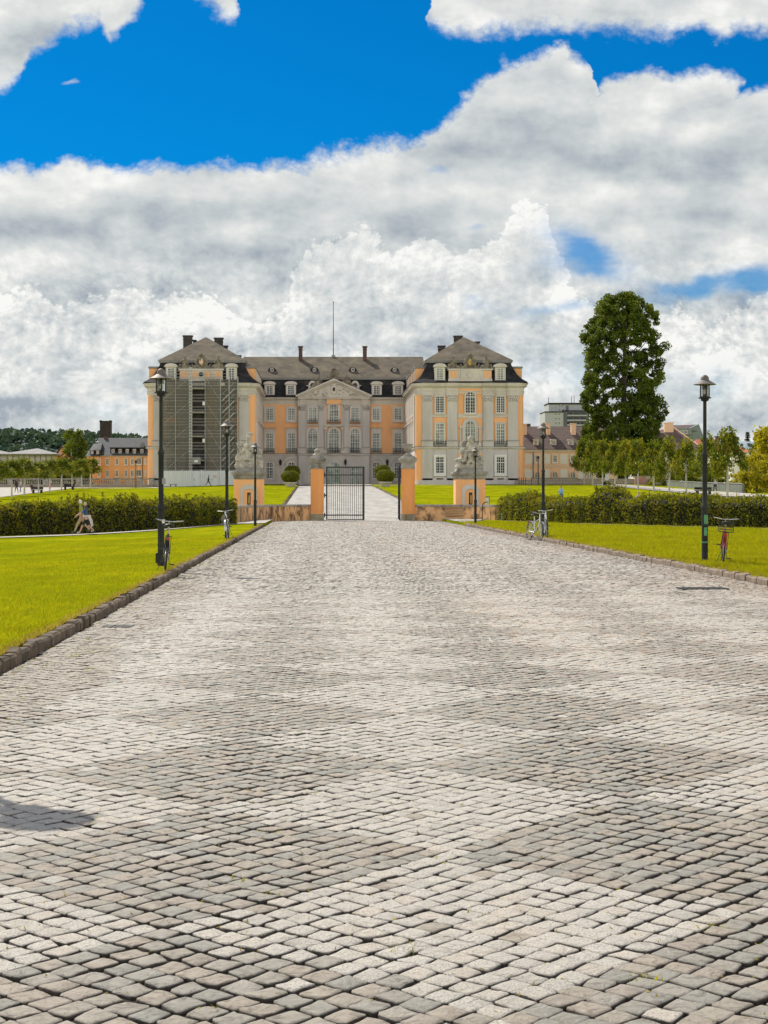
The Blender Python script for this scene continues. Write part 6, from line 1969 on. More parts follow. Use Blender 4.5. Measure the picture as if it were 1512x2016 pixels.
# lower blank garden wall in front of it, and thin modern terrace lamps
gw = thing('garden_wall', 'low beige garden wall below the balustrade behind the left path', 'wall', (0, 0, 0))
mb = MB(); mb._add([(-60, 196, 1.4), (-47.5, 214, 1.7), (-47.5, 214, 2.95), (-60, 196, 2.6), (-60, 196.5, 1.4), (-47.5, 214.5, 1.7), (-47.5, 214.5, 2.95), (-60, 196.5, 2.6)], [(0, 1, 2, 3), (4, 5, 6, 7), (2, 3, 7, 6), (1, 2, 6, 5)]); mb.obj('wall_face', M['blockwall'], gw)
for (px_, yt, Y_, lab) in ((267.5, 907, 241, 'thin dark post lamp on the terrace left of the palace'), (1059.5, 899, 243, 'thin dark post lamp on the terrace right of the palace')):
    X = XX(px_, Y_); z0 = zl(X, Y_); t = thing('post_lamp', lab, 'post lamp', (X, Y_, z0), 0, 'thin post lamps on the terrace')
    h = ZZ(yt, Y_) - z0
    mb = MB(); mb.tube((0, 0, 0), (0, 0, h - .3), .07, .06, 8); mb.obj('pole', M['iron'], t)
    mb = MB(); mb.box(-.17, .17, -.17, .17, h - .35, h); mb.box(-.2, .2, -.2, .2, h, h + .05); mb.obj('lamp_head', M['iron'], t)
for (px_, Y_, w_, lab) in ((73.5, 206, 1.5, 'dark bench beside the left path under the young trees, nearer one'), (136, 229, 1.6, 'dark bench beside the left path under the young trees, farther one'), (1385, 178, 2.0, 'dark bench beside the right path behind the near lamp post')):
    X = XX(px_, Y_); t = thing('bench', lab, 'bench', (X, Y_, zl(X, Y_)), 0, 'dark benches along the side paths')
    mb = MB(); mb.box(-w_ / 2, w_ / 2, -.25, .25, .40, .50); mb.obj('seat', M['slate_black'], t)
    mb = MB(); mb.box(-w_ / 2, w_ / 2, .18, .25, .55, .85); mb.obj('backrest', M['slate_black'], t)
    for s in (-1, 1): mb = MB(); mb.box(s * w_ * .36 - .12, s * w_ * .36 + .12, -.22, .24, 0, .40); mb.obj('leg', M['slate_black'], t)

# pink service building on the right
Y_ = 305.0
pk = thing('service_building', 'low pink building with brown tiled roof and tall chimneys right of the palace', 'building', (0, Y_, 2.9))
def kz(y, Yd=0): return ZZ(y, Y_ + Yd) - 2.9
x0, x1 = XX(1024, Y_), XX(1225, Y_)
mb = MB(); mb.box(x0, x1, 0, 10, 0, kz(887)); mb.obj('wall', M['peach'], pk)
mb = MB(); mb.box(x0, x1, -.22, 0, kz(889.5), kz(885.5)); mb.box(x0, x1, -.10, 0, kz(919), kz(917)); mb.obj('cornice', M['trim'], pk)
for xa, xb in ((1034, 1049), (1068, 1083), (1103, 1117), (1138, 1150), (1172, 1187)):
    for ya, yb in ((913, 894), (942, 924)): mb = MB(); mb.box(XX(xa, Y_), XX(xb, Y_), -.04, 0, kz(ya), kz(yb)); mb.obj('white_panel', M['white'], pk)
simple_windows(pk, [(XX(x, Y_), -.05, kz(910)) for x in (1057.5, 1092.5, 1127.5, 1160)], .80, 1.35, 4, 4, .16)
for x in (1057.5, 1092.5, 1127.5, 1160): window(pk, (XX(x, Y_), -.05, kz(944)), 0, 1.0, 1.5, .4, 2, 3, sur=.14, surmat='peach', glass='glassgreen')
mb = MB(); mb._add([(x0, -.45, kz(885)), (x1, -.45, kz(885)), (x1, 6, kz(839.5, 6)), (x0, 6, kz(839.5, 6)), (x0, 12, kz(885)), (x1, 12, kz(885))], [(0, 1, 2, 3), (3, 2, 5, 4), (0, 3, 4), (1, 2, 5)]); mb.obj('roof', M['browntile'], pk)
for x in (1056.5, 1091, 1125.5):
    X = XX(x, Y_); zz = kz(877)
    mb = MB(); mb.box(X - .55, X + .55, .75, 3.4, zz, zz + 1.05); mb.prism([(X - .68, zz + 1.05), (X + .68, zz + 1.05)] + [(X + .6 * math.cos(PI * k / 8), zz + 1.08 + .22 * math.sin(PI * k / 8)) for k in range(9)], .62, 3.6)
    d_ = mb.obj('dormer', M['trim'], pk); fm, pm, _ = win_mesh(.62, .85, 0, 2, 3); link('window_frame', fm, d_, (X, .70, zz + .12)); link('pane', pm, d_, (X, .70, zz + .12))
for (xa, xb, yt) in ((1034.5, 1042, 834), (1081.5, 1089, 832.5), (1130.5, 1140, 833)):
    X = (XX(xa, Y_) + XX(xb, Y_)) / 2; wv_ = (xb - xa) * Y_ / F
    mb = MB(); mb.box(X - wv_ / 2, X + wv_ / 2, 3.6, 4.6, kz(862), kz(yt)); mb.box(X - wv_ / 2 - .1, X + wv_ / 2 + .1, 3.5, 4.7, kz(yt), kz(yt) + .15); mb.obj('chimney', M['peach'], pk)
mb = MB(); mb.box(XX(1029, Y_ + 7), XX(1044, Y_ + 7), 6.5, 7.5, kz(842), kz(831)); mb.obj('chimney', M['brick'], pk)
mb = MB(); mb.tube((XX(1049.5, Y_), -.12, 0), (XX(1049.5, Y_), -.12, kz(888)), .06, n=6); mb.obj('downpipe', M['iron'], pk)
# tower block far behind
Y_ = 720.0
tb = thing('tower_block', 'grey and white high-rise block with antennas far behind the pink building', 'tower block', (0, Y_, 3))
def tz(y): return ZZ(y, Y_) - 3
mwh = plain('pale_panels', (.40, .41, .42), .8, .05, .1); mgr = plain('grey_panels', (.14, .15, .16), .8, .1, .1)
mb = MB(); mb.box(XX(1073, Y_), XX(1109, Y_), 0, 16, 0, tz(811)); mb.box(XX(1083, Y_), XX(1151, Y_), 4, 18, tz(811), tz(793.5)); mb.obj('pale_block', mwh, tb)
mb = MB(); mb.box(XX(1109, Y_), XX(1161, Y_), 1.0, 16, 0, tz(809)); mb.obj('grey_block', mgr, tb)
mb = MB(); mb.box(XX(1072.5, Y_), XX(1109.5, Y_), -.4, 16, tz(812), tz(810)); mb.box(XX(1109, Y_), XX(1162, Y_), .6, 16, tz(809.5), tz(807.5)); mb.box(XX(1082.5, Y_), XX(1151.5, Y_), 3.6, 18.4, tz(795), tz(792)); mb.obj('roof_edge', M['slate_black'], tb)
for ya in (818, 826.5, 835):
    for x in (1094, 1101): window(tb, (XX(x, Y_), -.05, tz(ya)), 0, .95, 1.1, 0, 2, 1, sur=0)
for ya in (799.5, 808):
    for x in (1104, 1111): window(tb, (XX(x, Y_), 3.95, tz(ya)), 0, .95, 1.1, 0, 2, 1, sur=0)
for ya in (816, 825.5, 835):
    for xa, xb in ((1117, 1128), (1130, 1141.5), (1143.5, 1154)):
        mb = MB(); mb.box(XX(xa, Y_), XX(xb, Y_), .9, 1.0, tz(ya), tz(ya - 4.3)); mb.obj('window_strip', M['glass'], tb)
    mb = MB(); mb.box(XX(1117, Y_), XX(1156, Y_), .2, 1.0, tz(ya + 3.2), tz(ya + .4)); mb.obj('balcony', mwh, tb)
mb = MB(); mb.box(XX(1117, Y_), XX(1122, Y_), 3.8, 4, tz(811), tz(797)); mb.obj('stair_strip', mgr, tb)
for (x, yt, yb) in ((1085, 780, 793), (1131, 778, 793), (1136, 776, 793), (1148, 780, 793)): mb = MB(); mb.tube((XX(x, Y_), 8, tz(yb)), (XX(x, Y_), 8, tz(yt)), .16, .10, 5); mb.obj('antenna', M['iron'], tb)

# beige terrace wall with railing posts, right of the palace
Y_ = 249.0
tw2 = thing('terrace_wall', 'beige block terrace wall with stone coping right of the palace', 'wall', (0, Y_, 3.2))
mb = MB(); mb.box(XX(1050, Y_), XX(1136, Y_), 0, .5, -.5, ZZ(942, Y_) - 3.2); mb.box(XX(1136, Y_), XX(1290, Y_), .2, .7, -.8, ZZ(944, Y_) - 3.2); mb.box(XX(1014, Y_), XX(1050, Y_), 0, .5, -.5, ZZ(945, Y_) - 3.2); mb.obj('wall_face', M['blockwall'], tw2)
mb = MB(); mb.box(XX(1048, Y_), XX(1137, Y_), -.06, .56, ZZ(942, Y_) - 3.2, ZZ(940.3, Y_) - 3.2); mb.box(XX(1137, Y_), XX(1290, Y_), .14, .76, ZZ(944, Y_) - 3.2, ZZ(942.5, Y_) - 3.2); mb.obj('coping', M['stone'], tw2)
for i, x in enumerate((1022, 1026.5, 1030.5, 1035, 1046)):
    t = thing('railing_post', ('thin dark post beside the right palace wing, first from the wing', 'thin dark post beside the right palace wing, second from the wing', 'thin dark post beside the right palace wing, third from the wing', 'thin dark post beside the right palace wing, fourth from the wing', 'thin dark post standing apart before the beige terrace wall')[i], 'post', (XX(x, 246), 246, zl(36, 246)), 0, 'thin dark posts before the terrace wall')
    mb = MB(); mb.tube((0, 0, 0), (0, 0, 1.05), .05, n=8); mb.ball((0, 0, 1.06), .065, 8); mb.obj('post', M['iron'], t)
t = thing('notice_board', 'pale upright notice board among the young trees on the right', 'board', (XX(1195, 240), 240, zl(40, 240)))
mb = MB(); mb.box(-.28, .28, -.03, .03, .75, 1.95); mb.obj('board', plain('pale_board', (.55, .60, .58), .6, .05, 3), t)
for s in (-1, 1): mb = MB(); mb.tube((s * .25, 0, 0), (s * .25, 0, .78), .03, n=6); mb.obj('leg', M['iron'], t)
t = thing('litter_bin', 'dark squat litter bin below the notice board on the right', 'bin', (XX(1189, 238), 238, zl(40, 238)))
mb = MB(); mb.fru((-.35, .35, -.3, .3), (-.42, .42, -.36, .36), 0, .5); mb.obj('body', M['slate_black'], t); mb = MB(); mb.box(-.46, .46, -.4, .4, .5, .56); mb.obj('rim', M['iron'], t)

# brown tiled house with chimneys, and the grey house behind it
Y_ = 330.0
hb = thing('tiled_house', 'brown tiled hipped roof house with square chimneys behind the right path', 'house', (0, Y_, 2.6))
def bz(y, Yd=0): return ZZ(y, Y_ + Yd) - 2.6
mb = MB(); mb.box(XX(1262, Y_), XX(1383, Y_), 0, 12, 0, bz(886)); mb.obj('wall', M['grey'], hb)
mb = MB(); mb._add([(XX(1256, Y_), -.6, bz(886)), (XX(1386, Y_), -.6, bz(886)), (XX(1300, Y_ + 6), 6, bz(848, 6)), (XX(1324, Y_ + 6), 6, bz(841, 6)), (XX(1386, Y_), 12, bz(886)), (XX(1256, Y_), 12, bz(886))], [(0, 1, 3, 2), (1, 4, 3), (0, 2, 5), (2, 3, 4, 5)]); mb.obj('roof', M['browntile'], hb)
mb = MB(); mb.tube((XX(1324, Y_ + 6), 6, bz(840.5, 6)), (XX(1386, Y_), -.55, bz(885.5)), .16, n=6); mb.tube((XX(1300, Y_ + 6), 6, bz(847.5, 6)), (XX(1324, Y_ + 6), 6, bz(840.5, 6)), .16, n=6); mb.obj('ridge_tiles', M['peach'], hb)
for (xa, xb, yt, yb) in ((1286, 1296, 836.5, 852), (1307.5, 1314, 831.5, 850), (1314, 1325, 830.5, 848)):
    X = (XX(xa, Y_ + 5) + XX(xb, Y_ + 5)) / 2; wv_ = (xb - xa) * Y_ / F
    mb = MB(); mb.box(X - wv_ / 2, X + wv_ / 2, 4.5, 5.7, bz(yb + 6), bz(yt)); mb.box(X - wv_ / 2 - .1, X + wv_ / 2 + .1, 4.4, 5.8, bz(yt), bz(yt) + .14); mb.obj('chimney', M['peach'] if xa != 1286 else M['brick'], hb)
simple_windows(hb, [(XX(x, Y_), -.05, bz(938)) for x in (1318, 1328, 1372)], .8, 1.4, 2, 3, .1)
Y_ = 420.0
hgx = thing('grey_house', 'grey-green house with dark gable roof and dormer behind the tiled house', 'house', (0, Y_, 2.6))
def cz(y, Yd=0): return ZZ(y, Y_ + Yd) - 2.6
mgh = plain('grey_green_render', (.20, .235, .215), .9, .08, .3)
mb = MB(); mb.prism([(XX(1352, Y_), 0), (XX(1386, Y_), 0), (XX(1386, Y_), cz(862)), (XX(1376, Y_), cz(835)), (XX(1352, Y_), cz(846))], 0, 9); mb.box(XX(1325, Y_), XX(1352, Y_), .5, 8, 0, cz(846)); mb.obj('wall', mgh, hgx)
mb = MB(); mb._add([(XX(1326, Y_), -.3, cz(849)), (XX(1372, Y_), -.3, cz(849)), (XX(1377, Y_), 4, cz(834.5)), (XX(1329, Y_), 4, cz(836)), (XX(1326, Y_), 9, cz(849)), (XX(1386, Y_), 9, cz(862))], [(0, 1, 2, 3), (3, 2, 5, 4), (0, 3, 4)]); mb.obj('roof', plain('plum_roof', (.13, .09, .09), .8, .2, .6), hgx)
mb = MB(); mb.box(XX(1330, Y_), XX(1360, Y_), -.9, 3, cz(856), cz(843.5)); d_ = mb.obj('dormer', mgh, hgx)
for xa, xb in ((1340, 1346), (1347.5, 1353.5)): fm, pm, _ = win_mesh(.85, .9, 0, 2, 1); link('window_frame', fm, d_, (XX((xa + xb) / 2, Y_ - .9), -.95, cz(854, -.9))); link('pane', pm, d_, (XX((xa + xb) / 2, Y_ - .9), -.95, cz(854, -.9)))
# red roofed houses, blue-grey roofed house
Y_ = 385.0
hr = thing('red_roofed_house', 'house with salmon red hipped roof and dark chimney behind the near lamp post', 'house', (0, Y_, 2.6), 0, 'red roofed houses on the right')
def rz_(y, Yd=0): return ZZ(y, Y_ + Yd) - 2.6
mb = MB(); mb.box(XX(1374, Y_), XX(1426, Y_), 0, 9, 0, rz_(890)); mb.obj('wall', M['white'], hr)
mb = MB(); mb._add([(XX(1370, Y_), -.4, rz_(890)), (XX(1430, Y_), -.4, rz_(890)), (XX(1418, Y_), 4.5, rz_(864, 4)), (XX(1378, Y_), 4.5, rz_(865, 4)), (XX(1370, Y_), 9.4, rz_(890)), (XX(1430, Y_), 9.4, rz_(890))], [(0, 1, 2, 3), (1, 5, 2), (3, 2, 5, 4), (0, 3, 4)]); mb.obj('roof', M['redtile'], hr)
for (xa, xb, yt) in ((1401, 1408.5, 862), (1414, 1420, 859)): mb = MB(); mb.box(XX(xa, Y_), XX(xb, Y_), 2, 3, rz_(878), rz_(yt)); mb.box(XX(xa, Y_) - .1, XX(xb, Y_) + .1, 1.9, 3.1, rz_(yt), rz_(yt) + .15); mb.obj('chimney', M['brick'], hr)
simple_windows(hr, [(XX(x, Y_), -.05, rz_(900)) for x in (1386, 1412)], 1.0, .9, 2, 2, .1)
Y_ = 360.0
hr = thing('red_roofed_house', 'white walled house with red hipped roof below the blue-grey roof', 'house', (0, Y_, 2.6), 0, 'red roofed houses on the right')
mb = MB(); mb.box(XX(1440, Y_), XX(1478, Y_), 0, 9, 0, rz_(890)); mb.obj('wall', M['white'], hr)
mb = MB(); mb._add([(XX(1434, Y_), -.4, ZZ(890, Y_) - 2.6), (XX(1481, Y_), -.4, ZZ(890, Y_) - 2.6), (XX(1454, Y_), 4.5, ZZ(874, Y_ + 4) - 2.6), (XX(1446, Y_), 4.5, ZZ(874, Y_ + 4) - 2.6), (XX(1434, Y_), 9.4, ZZ(890, Y_) - 2.6), (XX(1481, Y_), 9.4, ZZ(890, Y_) - 2.6)], [(0, 1, 2, 3), (1, 5, 2), (3, 2, 5, 4), (0, 3, 4)]); mb.obj('roof', M['redtile'], hr)
simple_windows(hr, [(XX(1475, Y_), -.05, ZZ(905, Y_) - 2.6)], .6, 1.0, 2, 2, .1)
Y_ = 400.0
hq = thing('blue_roofed_house', 'house with pale blue-grey metal roof and roof lights at the right edge', 'house', (0, Y_, 2.6))
mb = MB(); mb.box(XX(1464, Y_), XX(1508, Y_), 0, 9, 0, ZZ(884, Y_) - 2.6); mb.obj('wall', M['grey'], hq)
mb = MB(); mb._add([(XX(1462, Y_), -.5, ZZ(884, Y_) - 2.6), (XX(1512, Y_), -.5, ZZ(884, Y_) - 2.6), (XX(1512, Y_), 4.5, ZZ(869, Y_ + 4) - 2.6), (XX(1467, Y_), 4.5, ZZ(869, Y_ + 4) - 2.6), (XX(1462, Y_), 9.5, ZZ(884, Y_) - 2.6), (XX(1512, Y_), 9.5, ZZ(884, Y_) - 2.6)], [(0, 1, 2, 3), (3, 2, 5, 4), (0, 3, 4), (1, 2, 5)]); mb.obj('roof', plain('blue_grey_metal_roof', (.36, .45, .50), .35, .06, .5, metal=.3), hq)
mb = MB(); zz = ZZ(879, Y_) - 2.6; mb._add([(XX(1474, Y_), 1.0, zz), (XX(1481, Y_), 1.0, zz), (XX(1483, Y_), 2.6, zz + .85), (XX(1476, Y_), 2.6, zz + .85)], [(0, 1, 2, 3)]); mb.v = [(a, b - .12, c + .12) for a, b, c in mb.v]; mb.obj('roof_light', M['slate_black'], hq)

# grey retaining wall and path edge on the right
rt = thing('retaining_wall', 'dark grey-green retaining wall running behind the young trees on the right', 'wall', (0, 0, 0))
mrw = plain('mossy_grey_concrete', (.17, .19, .165), .9, .2, .8, stretch=(1, 1, .4), dirt=(.07, .085, .06), dirt_amt=.6, dscale=.6)
mb = MB()
pts_ = [(P(1275, 0, 250), 946), (P(1330, 0, 226), 948), (P(1386, 0, 205), 951), (P(1461, 0, 186), 953)]
for (a, ya), (b, yb) in zip(pts_[:-1], pts_[1:]):
    za, zb_ = gz(a.x, a.y), gz(b.x, b.y)
    ta, tb_ = ZZ(ya, a.y), ZZ(yb, b.y)
    mb._add([(a.x, a.y, za - .3), (b.x, b.y, zb_ - .3), (b.x, b.y, tb_), (a.x, a.y, ta), (a.x + .4, a.y + .4, za - .3), (b.x + .4, b.y + .4, zb_ - .3), (b.x + .4, b.y + .4, tb_), (a.x + .4, a.y + .4, ta)], [(0, 1, 2, 3), (4, 5, 6, 7), (2, 3, 7, 6), (0, 3, 7, 4), (1, 2, 6, 5)])
mb.obj('wall_face', mrw, rt)
mb = MB()
for (a, ya), (b, yb) in zip(pts_[:-1], pts_[1:]): mb.tube((a.x, a.y - .05, ZZ(ya, a.y) + .05), (b.x, b.y - .05, ZZ(yb, b.y) + .05), .07, n=6)
mb.obj('rail', M['lead'], rt)
t = thing('brick_pier', 'reddish sandstone wall stub at the foot of the great tree', 'wall', (XX(1262, 245), 245, 3.0))
mb = MB(); mb.box(-.9, .9, 0, .6, -.4, ZZ(938, 245) - 3.0); mb.obj('pier', plain('red_sandstone', (.42, .23, .18), .9, .15, 1.2), t)
mb = MB(); mb.box(-1.0, 1.0, -.06, .66, ZZ(938, 245) - 3.0, ZZ(936.8, 245) - 3.0); mb.obj('coping', M['stone'], t)
# low iron hoop fence with white blossom in front of it
lf = thing('hoop_fence', 'low thin iron fence in the lawn behind the right hedge', 'fence', (0, 0, 0))
mb = MB(); fx0, fx1, fy = 31.0, 48.5, 148.0
for k in range(60):
    x = fx0 + (fx1 - fx0) * k / 59; y = fy - .25 * (x - fx0); z = gz(x, y) + LAWN
    mb.tube((x, y, z), (x, y, z + (.62 if k % 6 else .95)), .022, n=5)
for q in (.25, .58):
    a = (fx0, fy, gz(fx0, fy) + LAWN + q); b = (fx1, fy - .25 * (fx1 - fx0), gz(fx1, fy - 4.4) + LAWN + q); mb.tube(a, b, .02, n=5)
mb.obj('rails_and_bars', M['iron'], lf)
r_ = np.random.default_rng(77)
x = r_.uniform(28, 41, 900); y = 137 - .1 * (x - 28) + r_.normal(0, .9, 900)
V, Q, var = leaf_quads(np.stack([x, y, vgz(x, y) + LAWN + .1 + .45 * r_.random(900)], 1), .17, 5)
tag(link('white_flowers', np_mesh('white_flowers', V, Q, M['flower'], {'var': var})), kind='stuff')
V, Q, var = leaf_quads(np.stack([x + .1, y + .1, vgz(x, y) + LAWN + .35 * r_.random(900)], 1), .25, 6)
tag(link('flower_leaves', np_mesh('flower_leaves', V, Q, M['young'], {'var': var})), kind='stuff')

# ================================================================== bicycles
def bicycle(lab, loc, heading, lean, paint, basket=False, rack=True, steer=0.0, guards=None):
    """local: x forward, z up; heading about z, lean about x"""
    t = thing('bicycle', lab, 'bicycle', loc, 0, 'bicycles leaning on the lamp posts')
    t.rotation_euler = (lean, 0, heading); t.rotation_mode = 'XYZ'
    R_ = .345; xr, xf = -.53, .55
    for x in (xr, xf):
        w = thing('wheel', None, None, (0, 0, 0)); 
        bpy.data.objects.remove(w)
        mb = MB(); mb.T = Matrix.Translation((x, 0, R_)) @ Matrix.Rotation(PI / 2, 4, 'X')
        n_ = 36
        mb.lathe([(R_ - .030, -.012), (R_ - .020, -.012), (R_ - .020, .012), (R_ - .030, .012), (R_ - .030, -.012)], n=n_, cap=False)
        for k in range(28):
            a = 2 * PI * k / 28; mb.tube((.025 * math.cos(a + .5), .025 * math.sin(a + .5), .03 * (-1) ** k), ((R_ - .028) * math.cos(a), (R_ - .028) * math.sin(a), 0), .0022, n=4, cap=False)
        mb.tube((0, 0, -.045), (0, 0, .045), .022, n=10)
        wh = mb.obj('wheel', M['chrome'], t)
        mb = MB(); mb.T = Matrix.Translation((x, 0, R_)) @ Matrix.Rotation(PI / 2, 4, 'X')
        mb.lathe([(R_ - .022, -.017), (R_ - .006, -.015), (R_, -.006), (R_, .006), (R_ - .006, .015), (R_ - .022, .017), (R_ - .022, -.017)], n=n_, cap=False)
        mb.obj('tyre', M['tyre'], wh)
        mb = MB()
        pts_ = [(x + (R_ + .025) * math.cos(a), 0, R_ + (R_ + .025) * math.sin(a)) for a in np.linspace(.25 if x < 0 else -.1, 2.9 if x < 0 else 2.4, 14)]
        for a, b in zip(pts_[:-1], pts_[1:]): mb._add([(a[0], -.028, a[2]), (b[0], -.028, b[2]), (b[0], .028, b[2]), (a[0], .028, a[2]), (a[0], -.028, a[2] + .004), (b[0], -.028, b[2] + .004), (b[0], .028, b[2] + .004), (a[0], .028, a[2] + .004)], [(0, 1, 2, 3), (4, 5, 6, 7), (0, 1, 5, 4), (2, 3, 7, 6)])
        mb.obj('mudguard', guards or paint, t)
    mb = MB()
    bb_ = (-.08, 0, .29); st = (-.22, 0, .78); hd0 = (.36, 0, .62); hd1 = (.33, 0, .82)
    mb.tube(bb_, st, .016, n=8); mb.tube(bb_, hd0, .019, n=8); mb.tube((-.19, 0, .66), hd1, .016, n=8); mb.tube(hd0, (.325, 0, .86), .021, n=8)
    for s in (-1, 1): mb.tube((-.08, s * .03, .29), (xr, s * .05, R_), .010, n=6); mb.tube((-.20, s * .025, .70), (xr, s * .05, R_), .009, n=6); mb.tube((.37, s * .04, .60), (xf, s * .05, R_), .012, n=6)
    mb.box(.345, .385, -.05, .05, .59, .63)
    mb.obj('frame', paint, t)
    mb = MB()
    mb.tube((.325, 0, .85), (.30, 0, 1.0), .014, n=8); mb.path([(.12, -.30, 1.04), (.22, -.27, 1.05), (.33, -.08, 1.02), (.33, .08, 1.02), (.22, .27, 1.05), (.12, .30, 1.04)], .012, 8)
    hb_ = mb.obj('handlebar', M['chrome'], t)
    for s in (-1, 1): mb = MB(); mb.tube((.20, s * .278, 1.05), (.08, s * .305, 1.038), .018, n=8); mb.obj('grip', M['leather'], hb_)
    mb = MB(); mb.tube((-.215, 0, .76), (-.245, 0, .92), .013, n=8); mb.obj('seat_post', M['chrome'], t)
    mb = MB(); mb.hprism([(-.40, -.085), (-.36, -.10), (-.26, -.07), (-.14, -.022), (-.10, 0), (-.14, .022), (-.26, .07), (-.36, .10), (-.40, .085)], .92, .965, 0); mb.ball((-.34, 0, .96), (.09, .10, .03), 10); mb.obj('saddle', M['leather'], t)
    mb = MB(); mb.T = Matrix.Translation((-.08, -.045, .29)) @ Matrix.Rotation(PI / 2, 4, 'X'); mb.lathe([(.07, 0), (.095, 0), (.095, .006), (.07, .006)], n=24); mb.T = None
    mb.tube((-.08, -.06, .29), (.0, -.075, .135), .011, n=6); mb.tube((-.08, .05, .29), (-.16, .065, .445), .011, n=6); mb.tube((-.08, -.07, .29), (-.08, .06, .29), .02, n=8)
    cr = mb.obj('crank', M['chrome'], t)
    for (x, y, z) in ((0, -.13, .135), (-.16, .12, .445)): mb = MB(); mb.box(x - .045, x + .045, y - .05, y + .05, z - .012, z + .012); mb.obj('pedal', M['leather'], cr)
    if rack:
        mb = MB()
        for s in (-1, 1): mb.tube((-.25, s * .06, .73), (-.80, s * .06, .735), .006, n=5); mb.tube((xr, s * .06, R_), (-.62, s * .06, .735), .006, n=5)
        for k in range(5): mb.tube((-.32 - k * .11, -.06, .735), (-.32 - k * .11, .06, .735), .005, n=5)
        mb.obj('rack', M['iron'], t)
        mb = MB(); mb.box(-.83, -.80, -.03, .03, .66, .71); mb.obj('rear_light', M['red'], t)
    if basket:
        mb = MB()
        X0, X1, Y0, Y1, Z0, Z1 = -.80, -.38, -.16, .16, .745, .98
        for z in np.linspace(Z0, Z1, 5): mb.path([(X0, Y0, z), (X1, Y0, z), (X1, Y1, z), (X0, Y1, z), (X0, Y0, z)], .005, 5)
        for k in range(10):
            x = X0 + (X1 - X0) * k / 9; mb.tube((x, Y0, Z0), (x, Y0, Z1), .003, n=4); mb.tube((x, Y1, Z0), (x, Y1, Z1), .003, n=4); mb.tube((x, Y0, Z0), (x, Y1, Z0), .003, n=4)
        for k in range(8): y = Y0 + (Y1 - Y0) * k / 7; mb.tube((X0, y, Z0), (X0, y, Z1), .003, n=4); mb.tube((X1, y, Z0), (X1, y, Z1), .003, n=4)
        mb.obj('basket', M['iron'], t)
    mb = MB(); mb.tube((-.45, .05, .32), (-.42, .16, .02), .007, n=5); mb.obj('kickstand', M['iron'], t)
    return t


bicycle('black bicycle seen from behind, leaning on the tall left lamp post', (-3.20, 32.15, zl(-3.2, 32)), PI / 2 + .11, .09, M['bikeblack'])
bicycle('dark green bicycle with pale tyres at the second left lamp post', (-3.27, 56.0, zl(-3.3, 56)), -PI / 2 - .02, .09, M['bikegreen'], guards=M['bikesilver'])
bicycle('silver bicycle in front of the right kerb lamp post, its wheels at the kerb', (8.22, 58.4, gz(8.2, 58.4)), -PI / 2 + .24, -.10, M['bikesilver'])
bicycle('pale bicycle standing directly against the right kerb lamp post', (8.66, 58.3, zl(8.7, 59) - .01), -PI / 2 - .08, .05, M['bikesilver'], guards=M['iron'])
bicycle('red bicycle with rear wire basket against the tall right lamp post', (9.28, 35.3, zl(9.3, 36)), PI / 2 - .23, .08, M['bikered'], basket=True)

# ================================================================== people
SKIN = plain('skin', (.50, .30, .21), .6, .06, 8)


